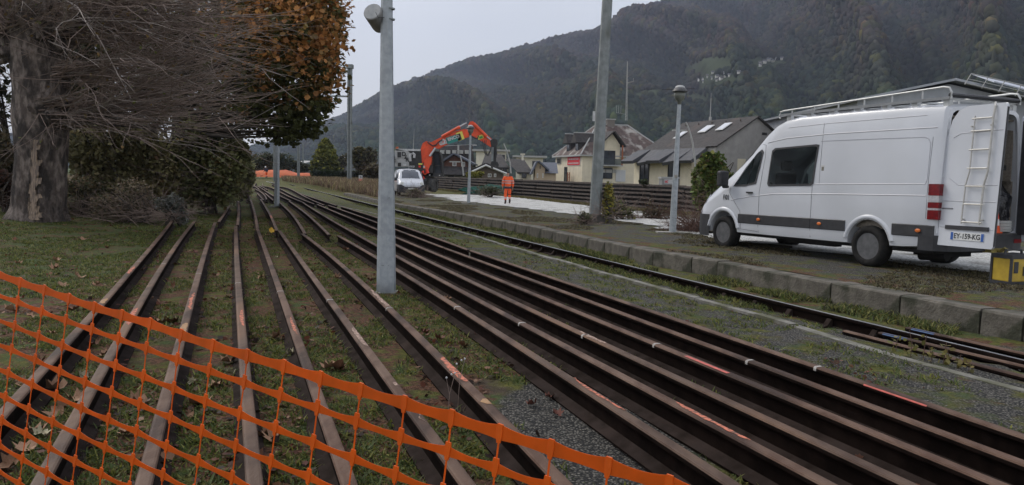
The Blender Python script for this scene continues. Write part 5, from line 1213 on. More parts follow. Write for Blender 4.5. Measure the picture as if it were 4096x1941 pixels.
# ================================================================ stacked sleeper wall
DARKW = mat('tarred timber', (.052,.040,.034), (.105,.084,.073), 5, .85, .6, c=(.085,.07,.062), cscale=3.5, clo=.55, chi=.75, stretch=(1, 1, 5))
WP = [pat(1650,748,.0), pat(1752,755,.0), pat(2200,797,0), pat(2735,846,0), pat(2990,872,0)]
def make_wall():
    a = WP[0]; o = thing('sleeper_wall', (a.x, a.y, 0), 0, 'long low wall of dark stacked rails and timbers along the far side of the platform', 'wall')
    rows = 6; H = 1.22
    for r in range(rows):
        mb = MB(); rs = random.Random(r)
        for i in range(len(WP) - 1):
            p, q = WP[i], WP[i+1]; d = q - p; L = Vector((d.x, d.y, 0)).length; dx = Vector((d.x, d.y, 0)).normalized(); nrm = Vector((-dx.y, dx.x, 0)); n = max(1, int(L / 2.6))
            for k in range(n):
                s0 = Vector((p.x, p.y, 0)) + dx * (L * k / n + .02) - o.location; s1 = Vector((p.x, p.y, 0)) + dx * (L * (k + 1) / n - .02) - o.location
                z = lerp(zplat(p.y), zplat(q.y), k / n) + r * (H - .09) / (rows - 1) + rs.uniform(-.015, .015) - .02; j = rs.uniform(-.04, .04); z2 = z + rs.uniform(-.02, .02)
                h = H / rows * .50
                if r == rows - 1: h = .09; j = -.05
                V = [s0 + nrm*j, s1 + nrm*j, s1 + nrm*(j+.16), s0 + nrm*(j+.16)]; mb.add([v + Vector((0,0,z if t in (0,3) else z2)) for t, v in enumerate(V)] + [v + Vector((0,0,(z if t in (0,3) else z2)+h)) for t, v in enumerate(V)], [(0,3,2,1),(4,5,6,7),(0,1,5,4),(1,2,6,5),(2,3,7,6),(3,0,4,7)])
        mb.build('timber_course', DARKW, o)
    mb = MB()
    for i in range(len(WP) - 1):
        p, q = WP[i] - o.location, WP[i+1] - o.location; d_ = (q - p).normalized(); o_ = Vector((-d_.y, d_.x, 0)) * .24; mb.slab([p + o_ + Vector((0,0,-.1)), q + o_ + Vector((0,0,-.1)), q + o_ + Vector((0,0,1.12)), p + o_ + Vector((0,0,1.12))], .04)
    mb.build('backing', BLK, o)
    for i in range(len(WP) - 1):
        p, q = WP[i], WP[i+1]; L = (q - p).length; n = max(1, int(L / 2.6))
        for k in range(n):
            d_ = (q - p).normalized(); c = p.lerp(q, k / n) - o.location + Vector((-d_.y, d_.x, 0)) * .17; mb = MB(); mb.box((c.x-.05, c.y-.05, -.1), (c.x+.05, c.y+.05, 1.1 + zplat(p.y))); mb.build('post', DARKW, o)
make_wall()

# ================================================================ buildings
CREAM = mat('cream render', (.72,.65,.50), (.62,.56,.43), 1.2, .95, .1); CREAM2 = mat('pale cream render', (.72,.68,.56), (.64,.60,.49), 1.2, .95); SLATE = mat('dark slate', (.030,.027,.027), (.055,.050,.048), 3, .85, .5, bscale=4, c=(.075,.056,.05), cscale=.5)
SLATE_B = mat('blue slate', (.075,.085,.11), (.11,.12,.15), 3, .7, .3); LICH = mat('lichened slate', (.075,.052,.046), (.13,.095,.085), 1.0, .9, .5, c=(.34,.32,.29), cscale=.55, clo=.50, chi=.66, bscale=5, stretch=(1.4, 1.4, .35))
WOODB = mat('brown boards', (.085,.035,.022), (.13,.055,.033), 3, .8, stretch=(6, 1, .6)); WOODO = mat('orange timber', (.30,.10,.045), rough=.7); FRAMEW = mat('white frame', (.62,.62,.60)); FRAMED = mat('dark frame', (.03,.028,.027)); TRIM = mat('grey trim', (.36,.36,.35)); BRICK = mat('grey siding', (.30,.29,.28), (.37,.355,.34), 1.5, .9)
def bf(o, c, u): 
    u = Vector(u).normalized(); return fr(c, u, Vector((-u.y, u.x, 0)), (0,0,1))
class Bld:
    """building in its own frame: u along the front, v back, z up"""
    def __init__(s, name, c, u, label, cat='house', group=None):
        s.o = thing(name, c, math.atan2(u[1], u[0]), label, cat, group)
    def box(s, a, b, m, nm, par=None):
        mb = MB(); mb.box(a, b, M=None); return mb.build(nm, m, par or s.o)
    def poly(s, pts, th, m, nm, par=None):
        mb = MB(); mb.slab(pts, th); return mb.build(nm, m, par or s.o)
    def solid(s, V, F, m, nm):
        mb = MB(); mb.add(V, F); return mb.build(nm, m, s.o)
    def win(s, x0, x1, z0, z1, y=-.04, nx=2, frame=FRAMEW, glassm=GLASSW, d=.08, axis='u'):
        """a window in the front (axis u) or side wall (axis v, at u = y)"""
        def b(mb, a0, a1, c0, c1, y0, y1):
            if axis == 'u': mb.box((a0, y0, c0), (a1, y1, c1))
            else: mb.box((y0, a0, c0), (y1, a1, c1))
        mb = MB(); t = .07
        b(mb, x0, x1, z0, z0+t, y-.03, y+.05); b(mb, x0, x1, z1-t, z1, y-.03, y+.05); b(mb, x0, x0+t, z0+t, z1-t, y-.03, y+.05); b(mb, x1-t, x1, z0+t, z1-t, y-.03, y+.05)
        for k in range(1, nx): xx = lerp(x0, x1, k/nx); b(mb, xx-.03, xx+.03, z0+t, z1-t, y-.025, y+.04)
        f = mb.build('window', frame, s.o); mb = MB(); b(mb, x0+t, x1-t, z0+t, z1-t, y, y+.02); g = mb.build('pane', glassm, f); return f
def solve_frame(pxy, D):
    return atd(*pxy, D)
# --- fire station
def fire_station():
    D = 115.0; c = atd(2327, 735, D); c.z = -.6; u = Vector((.963,.268,0)); B = Bld('fire_station', c, u, 'cream two storey building with lichened hipped roof and red and white banner', 'building')
    ze = atd(2327, 619, D).z + .6; zr = 10.5; Lf, Ls = 9.9, 12.5
    B.box((0,0,0), (14.5, Ls, ze), CREAM, 'wall')
    # hip roof
    e = .45; zz = ze; r0 = (4.4, 5.6, zr); r1 = (9.6, 5.6, zr)
    P = [(-e,-e,zz),(14.9,-e,zz),(14.9,Ls+e,zz),(-e,Ls+e,zz)]
    mb = MB(); mb.add(P + [r0, r1], [(0,1,5,4),(1,2,5),(2,3,4,5),(3,0,4)]); mb.add([(x,y,z-.15) for x,y,z in P], [(0,3,2,1)]); rf = mb.build('roof', LICH, B.o)
    mb = MB()
    for a, b in (((-e,-e,zz),r0),((14.9,-e,zz),r1),(r0,r1),((-e,Ls+e,zz),r0)): mb.tube([Vector(a)+Vector((0,0,.05)), Vector(b)+Vector((0,0,.05))], .12, 6)
    mb.build('ridge_capping', TRIM, B.o)
    mb = MB(); mb.box((-e-.05,-e-.08,zz-.22),(14.9,-e,zz)); mb.box((-e-.08,-e,zz-.22),(-e,Ls+e,zz)); mb.build('gutter', TRIM, B.o)
    # ivory side face with dormers
    for v0 in (3.2, 7.2):
        mb = MB(); mb.box((.3, v0-.9, zz+.2), (2.6, v0+.9, zz+2.0)); d = mb.build('dormer', SLATE, B.o)
        mb = MB(); hh = zz+2.0; mb.add([(-.3,v0-1.3,hh-.1),(-.3,v0+1.3,hh-.1),(-.3,v0,hh+1.35),(3.6,v0-1.3,hh-.1),(3.6,v0+1.3,hh-.1),(3.4,v0,hh+1.35)], [(0,2,1),(3,4,5),(0,3,5,2),(1,2,5,4),(0,1,4,3)]); mb.build('dormer_roof', SLATE, d)
        mb = MB(); mb.box((.22, v0-.55, zz+.5), (.30, v0+.55, zz+1.75)); mb.build('dormer_window', GLASSW, d); mb = MB(); mb.tube([(-.35,v0,hh+1.42),(3.4,v0,hh+1.42)], .08, 5); mb.build('ridge', TRIM, d)
    # front gabled bay with balcony
    def fx(px, D_=113.4): # pixel column to u
        q = atd(px, 640, D_); return (q - Vector((c.x, c.y, q.z))).dot(u)
    u0, u1 = fx(2424), fx(2508); z = lambda py: atd(2470, py, 114).z + .6
    ua = (u0 + u1) / 2 + .2; zf = z(662); zt_ = z(577); za = z(530)
    mb = MB(); mb.add([(u0,-.5,zf),(u1,-.5,zf),(u1,-.5,zt_),(ua,-.5,za-.1),(u0,-.5,zt_),(u0,4,zf),(u1,4,zf),(u1,4,zt_),(ua,4,za-.1),(u0,4,zt_)], [(0,1,2,3,4),(1,6,7,2),(5,0,4,9),(5,9,8,7,6),(0,5,6,1)]); bay = mb.build('gable_bay', CREAM, B.o)
    mb = MB(); s = .18; mb.slab([(u0-.6,-1.3,zt_-.35),(u0-.6,4.6,zt_-.35),(ua,4.6,za+.15),(ua,-1.3,za+.15)][::-1], s); mb.slab([(ua,-1.3,za+.15),(ua,4.6,za+.15),(u1+.6,4.6,zt_-.35),(u1+.6,-1.3,zt_-.35)][::-1], s); mb.build('gable_roof', SLATE, bay)
    mb = MB(); mb.box((u0-.3,-1.3,zf-.12),(u1+.3,-.45,zf+.05)); mb.build('balcony_floor', TRIM, bay)
    for uu in (u0-.15, u1+.15): mb = MB(); mb.box((uu-.09,-1.25,zf+.05),(uu+.09,-1.07,zt_-.1)); mb.build('balcony_post', WOODO, bay)
    B.win(u0+.3, u1-.75, zf+.1, z(602), -.58, 2, FRAMED); mb = MB(); mb.box((u0,-1.2,zf+.05),(u1,-1.17,zf+1.0)); gl = glass('balcony glass', (.1,.11,.12), .4); mb.build('balcony_rail', gl, bay)
    B.box((u0-.3,-.10,zf-1.1),(u1-.2,-.02,zf-.6), TRIM, 'lintel'); B.win(u0-.1, u1-.9, z(716), z(672), -.09, 2, FRAMED); B.win(fx(2498), fx(2543), z(727), z(679), -.10, 2, FRAMEW, mat('white shutter', (.52,.53,.54)))
    # left face of the front block: door, small window, banner
    zs = lambda py, px=2270: atd(px, py, 120).z + .6
    B.win(9.6, 11.6, zs(655), zs(630), -.06, 1, TRIM, axis='v'); B.win(6.6, 7.9, .2, zs(668), -.06, 1, FRAMED, axis='v')
    vb0, vb1 = .9, 6.4; zb0, zb1 = zs(661), zs(629); mb = MB(); mb.box((-.10, vb0, zb0), (-.02, vb1, zb1)); bn = mb.build('banner', mat('banner red', (.58,.02,.03)), B.o); mb = MB(); mb.box((-.08, vb0-.08, zb0-.06), (-.015, vb1+.08, zb1+.06)); mb.build('banner_border', FRAMEW, bn)
    T = fr((-.11, (vb0+vb1)/2, (zb0+zb1)/2), (0,-1,0), (0,0,1), (-1,0,0))
    text('banner_text', 'Service départemental d’Incendie', .40, T @ Matrix.Translation((0,.32,0)), FRAMEW, bn, .005, .006, sx=.82); text('banner_text', 'et de secours de la Haute-Garonne', .40, T @ Matrix.Translation((0,-.30,0)), FRAMEW, bn, .005, .006, sx=.80)
    mb = MB(); mb.box((-.5, 4.2, 0), (-.4, 4.4, 2.9)); mb.box((-.5, 5.0, 0), (-.4, 5.2, 2.9)); [mb.box((-.5,4.2,.5+k*.5),(-.42,5.2,.58+k*.5)) for k in range(5)]; mb.build('wall_ladder', WOODO, B.o)
    # chimney and aerial
    mb = MB(); q = (6.6, 5.6); mb.box((q[0]-.6,q[1]-.4,zr-.8),(q[0]+.6,q[1]+.4,zr+.8)); ch = mb.build('chimney', mat('chimney stone', (.16,.14,.12)), B.o); mb = MB(); mb.box((q[0]-.75,q[1]-.5,zr+.8),(q[0]+.75,q[1]+.5,zr+.95)); mb.build('chimney_cap', TRIM, ch)
fire_station()
MAST = atd(2505, 482, 122); o = thing('radio_mast', (MAST.x, MAST.y, MAST.z), 0, 'thin lattice radio mast rising above the cream building roof', 'mast'); q = atd(2510, 246, 122) - MAST
mb = MB(); [mb.tube([(dx, dy, 0), (q.x + dx*.3, dy*.3, q.z)], .035, 4) for dx, dy in ((-.15,0),(.15,0),(0,.2))]; [mb.tube([(-.15,0,k*.55),(.13,0,k*.55+.3)], .018, 4) for k in range(int(q.z/.55*.8))]; mb.build('lattice', TRIM, o)
mb = MB(); mb.tube([(q.x*.7, 0, q.z*.64),(.9,0,q.z*.66),(.9,0,q.z*.72)], .04, 5); [mb.tube([(-1.6+k*.35,0,q.z*.12),(-1.6+k*.35,0,q.z*.25)], .025, 4) for k in range(3)]; mb.tube([(-1.6,0,q.z*.13),(0,0,q.z*.10)], .02, 4); mb.build('aerial', TRIM, o)
def aerial(px, py0, py1, D, label):
    a = atd(px, py0, D); b = atd(px + 4, py1, D); o = thing('whip_aerial', a, 0, label, 'aerial'); mb = MB(); mb.tube([(0,0,0), (b - a) * .6, b - a], [.06, .04, .02], 5); mb.build('rod', TRIM, o); mb = MB(); mb.box((-.12,-.12,-.3),(.12,.12,.1)); mb.build('foot', TRIM, o)
aerial(2841, 472, 372, 86, 'tall thin aerial above the ridge of the grey sided house'); aerial(1653, 597, 515, 150, 'thin aerial on the skyline just right of the speaker post')

# --- grey sided house
def grey_house():
    A = Vector((25.4*.985, 80, 0)); r = Vector((-.39,.92,0)); g = Vector((-.92,-.39,0)); D = 80; zr = atd(3020, 464, 80).z; zl = atd(2868, 577, 78).z
    c = Vector((A.x, A.y, 0)) ; B = Bld('grey_house', c, (.39,-.92), 'house with dark roof, three skylights and grey sided gable behind the bushes', 'house')
    # local: u along ridge toward the viewer (gable at u=0), v = back side (right), -v = left
    B.o.location = (A.x, A.y, 0); L = 12.6; w = 5.0; sl = (zr - zl) / 4.9; zw = zr - sl * w
    # walls
    mb = MB(); mb.add([(0,-w,-1),(0,w,-1),(0,w,zw),(0,0,zr-.1),(0,-w,zw),(-L,-w,-1),(-L,w,-1),(-L,w,zw),(-L,0,zr-.1),(-L,-w,zw)], [(0,1,2,3,4),(5,9,8,7,6),(1,6,7,2),(0,4,9,5)]); mb.build('gable_wall', BRICK, B.o)
    ex = 7.6; mb = MB(); t = .14
    mb.slab([(.35,0,zr),(-L-.3,0,zr),(-L-.3,-ex,zr-sl*ex),(-1.2,-ex,zr-sl*ex),(-1.2,-w-.2,zr-sl*(w+.2)),(.35,-w-.2,zr-sl*(w+.2))], -t); mb.slab([(.35,0,zr),(.35,ex,zr-sl*ex),(-L-.3,ex,zr-sl*ex),(-L-.3,0,zr)], -t); rf = mb.build('roof', SLATE, B.o)
    # skylights
    for (u, v, wd) in ((-9.6,-3.6,1.0),(-6.3,-2.7,1.3),(-3.5,-2.5,1.2)):
        z0 = zr - sl * (-v) ; z1 = zr - sl * (-v - 1.3); mb = MB(); mb.slab([(u,v,z0+.12),(u+wd,v,z0+.12),(u+wd,v+1.3,z1+.12),(u,v+1.3,z1+.12)], .06); sk_ = mb.build('skylight', FRAMEW, B.o); mb = MB(); mb.slab([(u+.1,v+.1,z0+.16+sl*.1),(u+wd-.1,v+.1,z0+.16+sl*.1),(u+wd-.1,v+1.2,z0+.16+sl*1.2),(u+.1,v+1.2,z0+.16+sl*1.2)], .05); mb.build('skylight_glass', mat('sky glass', (.60,.62,.66), rough=.1), sk_)
    # cream lower wall under the eaves, jagged canopies
    zc = zr - sl * ex; B.box((-L, -ex+.9, -1), (-1.6, -w, zc + .2), CREAM, 'lower_wall')
    for k, (u, d) in enumerate(((-12.4,.9),(-9.6,.5),(-7.0,1.0),(-4.4,.7),(-2.2,.4))):
        mb = MB(); mb.slab([(u,-ex-d,zc-.25*k%.5-.3),(u+2.5,-ex-d,zc-.3),(u+2.5,-ex+1.4,zc+sl*1.4+.12),(u,-ex+1.4,zc+sl*1.4+.12)], .35); mb.build('canopy', mat('canopy slate', (.045,.048,.055), (.07,.07,.08), 2, .7) if k == 0 else bpy.data.materials['canopy slate'], rf)
    for v in ((-11.2,-9.4),(-5.6,-3.6)):
        f = MB(); f.box((v[0], -ex+.84, .8), (v[1], -ex+.9, 3.2)); w_ = f.build('window', GLASSW, B.o); f = MB(); [f.box((lerp(v[0],v[1],k/2)-.05, -ex+.78, .75), (lerp(v[0],v[1],k/2)+.05, -ex+.84, 3.25)) for k in range(3)]; f.box((v[0],-ex+.78,3.2),(v[1],-ex+.84,3.3)); f.build('window_frame', FRAMED, w_)
    # gable windows
    mb = MB(); mb.box((.0, 1.2, 3.2), (.06, 2.2, 5.2)); w_ = mb.build('window', GLASSW, B.o); mb = MB(); mb.box((.06,1.15,5.15),(.10,2.25,5.25)); mb.box((.06,1.15,4.1),(.10,2.25,4.18)); mb.box((.06,1.15,3.15),(.10,1.22,5.2)); mb.build('window_frame', FRAMED, w_); mb = MB(); mb.box((0,2.3,3.2),(.08,3.3,5.2)); mb.build('board_panel', mat('peach board', (.48,.36,.24)), B.o)
    mb = MB(); mb.box((0,.8,6.35),(.06,1.4,6.6)); mb.build('gable_vent', FRAMED, B.o); mb = MB(); mb.box((0,-2.2,2.2),(.06,-1.2,3.8)); mb.build('notice_board', CREAM, B.o)
    mb = MB(); [mb.box((-L+1.5+k*2.4,-.9,zr-sl*.9+.05),(-L+1.6+k*2.4,-.8,zr-sl*.9+.25)) for k in range(5)]; mb.build('roof_hook', DARKW, rf)
grey_house()
# --- simple gabled house helper (front seen)
def gable(name, pL, pR, zbase_py, peak, eave_py, D, depth, wallm, roofm, label, cat='house', over=.5, ridge_along='v', trim=None):
    a = atd(pL, eave_py, D); b = atd(pR, eave_py, D); c = Vector((a.x, D, -.5)); w = b.x - a.x; ze = a.z + .5; zp = atd(peak[0], peak[1], D).z + .5; xp = atd(peak[0], peak[1], D).x - a.x
    B = Bld(name, c, (1, 0), label, cat); mb = MB()
    mb.add([(0,0,0),(w,0,0),(w,0,ze),(xp,0,zp),(0,0,ze),(0,depth,0),(w,depth,0),(w,depth,ze),(xp,depth,zp),(0,depth,ze)], [(0,1,2,3,4),(5,9,8,7,6),(1,6,7,2),(0,4,9,5)]); B.wall = mb.build('wall', wallm, B.o)
    sl1 = (zp - ze) / max(.1, xp); sl2 = (zp - ze) / max(.1, w - xp); mb = MB()
    mb.slab([(xp,-over,zp+.1),(-over,-over,ze-sl1*over+.1),(-over,depth+over,ze-sl1*over+.1),(xp,depth+over,zp+.1)], -.22); mb.slab([(xp,-over,zp+.1),(xp,depth+over,zp+.1),(w+over,depth+over,ze-sl2*over+.1),(w+over,-over,ze-sl2*over+.1)], -.22); B.roof = mb.build('roof', roofm, B.o)
    if trim:
        mb = MB(); mb.tube([(-over,-over-.03,ze-sl1*over),(xp,-over-.03,zp+.02),(w+over,-over-.03,ze-sl2*over)], .12, 4); mb.build('barge_board', trim, B.roof)
    B.w = w; B.c = c; B.D = D; return B
def bwin(B, px0, px1, py0, py1, nx=2, fm=FRAMEW, gm=GLASSW):
    a = atd(px0, py1, B.D) - B.c; b = atd(px1, py0, B.D) - B.c; return B.win(a.x, b.x, a.z, b.z, -.05, nx, fm, gm)
def C3(x, y): return (1500 + .3276 * x, 450 + .3276 * y)
# big mansard block behind
B = gable('mansard_block', C3(760,0)[0], C3(1215,0)[0], 0, C3(990,400), C3(0,660)[1], 150, 14, mat('plaster beige', (.34,.32,.28)), SLATE, 'large block with a dark mansard roof and a row of dormer windows behind the boom', 'building')
B.roof.hide_render = False
mb = MB(); a = atd(*C3(790,425), 149) - B.c; b = atd(*C3(1190,405), 149) - B.c; cc = atd(*C3(1222,655), 147) - B.c; dd = atd(*C3(745,655), 147) - B.c; mb.slab([a, dd, cc, b], .3); q = mb.build('mansard_roof', SLATE, B.o)
mb = MB(); mb.slab([a + Vector((-.4,0,0)), b + Vector((.4,0,0)), b + Vector((.4,9,.3)), a + Vector((-.4,9,.3))], .25); mb.build('flat_roof', TRIM, B.o)
for x in (820, 893, 968, 1052, 1120):
    p0 = atd(*C3(x-24,505), 147.2) - B.c; p1 = atd(*C3(x+24,462), 147.2) - B.c; mb = MB(); mb.box((p0.x, p0.y-.3, p0.z), (p1.x, p0.y+1.6, p1.z)); dm = mb.build('dormer', TRIM, B.o); mb = MB(); mb.box((p0.x+.35, p0.y-.36, p0.z+.3), (p1.x-.35, p0.y-.3, p1.z-.35)); mb.build('pane', mat('dull blue glass', (.13,.16,.20), rough=.2) if x == 820 else bpy.data.materials['dull blue glass'], dm)
mb = MB(); p0 = atd(*C3(1008,505), 146.8) - B.c; p1 = atd(*C3(1026,400), 146.8) - B.c; mb.box((p0.x, p0.y-.5, p0.z), (p1.x, p0.y+.5, p1.z)); mb.build('chimney', TRIM, B.o)
# chalet with brown boarded gable
B = gable('chalet', C3(845,0)[0], C3(1130,0)[0], 0, C3(968,522), C3(0,604)[1], 108, 12, WOODB, SLATE_B, 'chalet with a brown boarded gable and two white windows right of the excavator cab', 'house', .8)
bwin(B, *[C3(945,0)[0], C3(995,0)[0]], C3(0,600)[1], C3(0,655)[1], 3); bwin(B, C3(1053,0)[0], C3(1100,0)[0], C3(0,607)[1], C3(0,660)[1], 3)
p = atd(*C3(830,700), 107.7) - B.c; q = atd(*C3(1130,665), 107.7) - B.c; mb = MB(); mb.box((p.x,-1.4,q.z-1.3),(q.x,-.2,q.z-1.05)); mb.slab([(p.x,-1.6,q.z-1.2),(q.x,-1.6,q.z-1.2),(q.x,-.02,q.z-.1),(p.x,-.02,q.z-.1)], .12); mb.build('awning', SLATE, B.o)
mb = MB(); mb.box((p.x,-.5,0),(q.x,-.05,q.z-1.1)); mb.build('lower_wall', mat('grey render', (.28,.27,.25)), B.o); mb = MB(); mb.box((.6,-.58,0),(1.4,-.5,2.0)); mb.box((6,-.58,.9),(7,-.5,2.0)); mb.build('lower_window', GLASSW, B.o); mb = MB(); [mb.box((x,-1.45,0),(x+.16,-1.3,q.z-1.2)) for x in (.0,4.9,9)]; mb.build('porch_post', FRAMEW, B.o)
# low garage-like gable
B = gable('low_house', C3(1195,0)[0], C3(1560,0)[0], 0, C3(1355,648), C3(0,722)[1], 92, 9, mat('brown render', (.10,.075,.055), (.12,.09,.065), 2), SLATE, 'low brown house with pale barge boards in front of the taller dark roofs', 'house', .6, trim=FRAMEW)
bwin(B, C3(1378,0)[0], C3(1422,0)[0], C3(0,748)[1], C3(0,790)[1], 2); bwin(B, C3(1452,0)[0], C3(1482,0)[0], C3(0,748)[1], C3(0,790)[1], 2)
# dark roofed houses: each one its own roof, cream walls
def block(name, px0, px1, eave, top, D, depth, inset0, inset1, label, chim=None):
    a = atd(px0, eave, D); b = atd(px1, eave, D); c = Vector((a.x, D, -.5)); w = b.x - a.x; ze = a.z + .5; t = atd(px0, top, D + depth*.5).z + .5; B = Bld(name, c, (1,0), label); B.c = c; B.D = D
    B.box((.3,.3,0),(w-.3,depth,ze), CREAM2, 'wall'); mb = MB(); V = [(0,0,ze),(w,0,ze),(w-inset1,depth*.5,t),(inset0,depth*.5,t),(0,depth,ze),(w,depth,ze)]; mb.add(V, [(0,1,2,3),(1,5,2),(5,4,3,2),(4,0,3)]); mb.add([(x,y,z-.25) for x,y,z in V[:2]] + [V[5], V[4]], [(0,3,2,1)]); mb.add([(0,0,ze-.25),(w,0,ze-.25),(w,0,ze),(0,0,ze)], [(0,1,2,3)]); B.roof = mb.build('roof', SLATE, B.o)
    return B
B = block('dark_roofed_house', C3(1290,0)[0], C3(1645,0)[0], C3(0,665)[1], C3(0,505)[1], 125, 12, .5, 1.5, 'cream house with a large dark roof behind the excavator grab'); bwin(B, C3(1560,0)[0], C3(1610,0)[0], C3(0,680)[1], C3(0,730)[1], 2, FRAMED)
B = block('dark_roofed_house', C3(1735,0)[0], C3(1930,0)[0], C3(0,728)[1], C3(0,568)[1], 118, 12, -2.0, 1.4, 'cream house with steep dark roof left of the small peach house'); bwin(B, C3(1790,0)[0], C3(1850,0)[0], C3(0,745)[1], C3(0,800)[1], 2, FRAMED)
mb = MB(); p = atd(*C3(1790,585), 120) - B.c; q = atd(*C3(1816,520), 120) - B.c; mb.box((p.x,p.y-.5,p.z),(q.x,p.y+.5,q.z)); mb.box((p.x-.2,p.y-.6,q.z),(q.x+.2,p.y+.6,q.z+.2)); mb.build('chimney', CREAM2, B.o)
for nm, x0, x1, y0, y1, D, lab in (('flat_roofed_block', 1232, 1440, 478, 640, 140, 'cream flat roofed block seen between the boom and the grab'), ('flat_roofed_block', 1722, 2052, 555, 700, 140, 'long cream flat roofed block above the dark roofed houses'), ('flat_roofed_block', 1480, 1600, 478, 600, 142, 'small cream upper storey right of the excavator arm')):
    a = atd(*C3(x0, y1), D); b = atd(*C3(x1, y0), D); B = Bld(nm, Vector((a.x, D, -.5)), (1,0), lab, 'building'); w = b.x - a.x; h = b.z + .5; B.box((0,0,0),(w,9,h), CREAM2, 'wall'); B.box((-.7,-.8,h),(w+.7,9.7,h+.32), TRIM, 'flat_roof'); B.D = D; B.c = Vector((a.x, D, -.5)); B.win(w*.6, w*.9, h-1.7, h-.6, -.05, 2, FRAMED)
B = gable('peach_house', C3(1955,0)[0], C3(2075,0)[0], 0, C3(1990,608), C3(0,680)[1], 112, 9, mat('peach render', (.46,.36,.25), (.40,.31,.22), 1), SLATE_B, 'small peach house with a blue slate roof left of the cream building', 'house', .5)
mb = MB(); p = atd(*C3(2075,725), 112) - B.c; q = atd(*C3(2215,600), 112) - B.c; mb.box((p.x,.2,0),(q.x,8.8,p.z)); mb.build('side_wing', bpy.data.materials['peach render'], B.o); zz = p.z; mb = MB(); t_ = atd(*C3(1995,606), 116).z + .5; mb.add([(B.w,-.3,zz-.2),(q.x+.3,-.3,zz-.2),(q.x+.3,4.5,t_),(.9,4.5,t_),(q.x+.3,9,zz-.2),(B.w,9,zz-.2)], [(0,1,2,3),(1,4,2),(4,5,3,2)]); mb.build('wing_roof', SLATE_B, B.o)
bwin(B, C3(1975,0)[0], C3(1992,0)[0], C3(0,745)[1], C3(0,800)[1], 1, FRAMEW, GLASSW); bwin(B, C3(2042,0)[0], C3(2058,0)[0], C3(0,745)[1], C3(0,800)[1], 1); bwin(B, C3(2010,0)[0], C3(2022,0)[0], C3(0,650)[1], C3(0,690)[1], 1, FRAMED)
# low buildings beyond the conifer and a far shed
for x0, x1, y0, y1, D, lab in ((1210,1245,684,712,170,'low grey shed left of the conifer'), (1340,1400,640,700,190,'low pale roofed shed right of the conifer'),(1185,1215,655,700,200,'far grey shed with a pale roof edge')):
    a = atd(x0, y1, D); b = atd(x1, y0, D); B = Bld('shed', Vector((a.x, D, -.5)), (1,0), lab, 'shed'); w = b.x-a.x; h = b.z+.5; B.box((0,0,0),(w,8,h), mat('shed grey', (.14,.15,.16)) if x0 == 1210 else bpy.data.materials['shed grey'], 'wall'); mb = MB(); mb.slab([(-.4,-.6,h),(w+.4,-.6,h),(w+.4,8.5,h+.7),(-.4,8.5,h+.7)], .2); mb.build('roof', TRIM, B.o)
# hangar behind the van
def hangar():
    D = 62; a = atd(3560, 372, D); pk = atd(3800, 337, D); r = atd(4330, 455, D); c = Vector((a.x, D, 0)); B = Bld('hangar', Vector((a.x-1.5, D, 0)), (1,0), 'large grey metal hangar roof with a railing, rising behind the large van', 'building'); o = Vector((a.x-1.5, D, 0))
    HG = mat('hangar sheet', (.33,.35,.38), (.40,.42,.45), 1.5, .6, .2, .3, stretch=(1,1,.2)); L0 = atd(3430, 405, D) - o; P = pk - o; Rr = r - o
    # gable end turned to the viewer, roof running back
    mb = MB(); mb.add([(L0.x,0,0),(Rr.x,0,0),(Rr.x,0,Rr.z),(P.x,0,P.z),(L0.x,0,L0.z),(L0.x,26,0),(Rr.x,26,0),(Rr.x,26,Rr.z),(P.x,26,P.z),(L0.x,26,L0.z)], [(0,1,2,3,4),(5,9,8,7,6),(1,6,7,2),(0,4,9,5)]); mb.build('wall', HG, B.o)
    mb = MB(); mb.slab([(L0.x-.6,-.8,L0.z-.1),(L0.x-.6,27,L0.z-.1),(P.x,27,P.z+.2),(P.x,-.8,P.z+.2)][::-1], .18); mb.slab([(P.x,-.8,P.z+.2),(P.x,27,P.z+.2),(Rr.x+.6,27,Rr.z),(Rr.x+.6,-.8,Rr.z)][::-1], .18); mb.build('roof', HG, B.o)
    q0 = atd(3975, 330, 60) - o; q1 = atd(4400, 440, 60) - o; mb = MB(); mb.slab([q0, q1, q1 + Vector((0,3,1.0)), q0 + Vector((0,3,1.0))], .1); mb.build('roof_light', mat('roof light', (.45,.48,.55), rough=.4), B.o)
    mb = MB(); t0 = atd(3885, 295, 59) - o; t1 = atd(4420, 415, 59) - o; b0 = atd(3862, 333, 59) - o; b1 = atd(4400, 455, 59) - o
    mb.tube([t0, t1], .045, 6); mb.tube([b0, b1], .045, 6); m0 = t0.lerp(b0, .55); m1 = t1.lerp(b1, .55); mb.tube([m0, m1], .03, 6)
    for k in range(9): t = k / 8; mb.tube([t0.lerp(t1, t), b0.lerp(b1, t) + Vector((-.05,0,-.1))], .035, 5)
    mb.build('roof_railing', TRIM, B.o)
hangar()
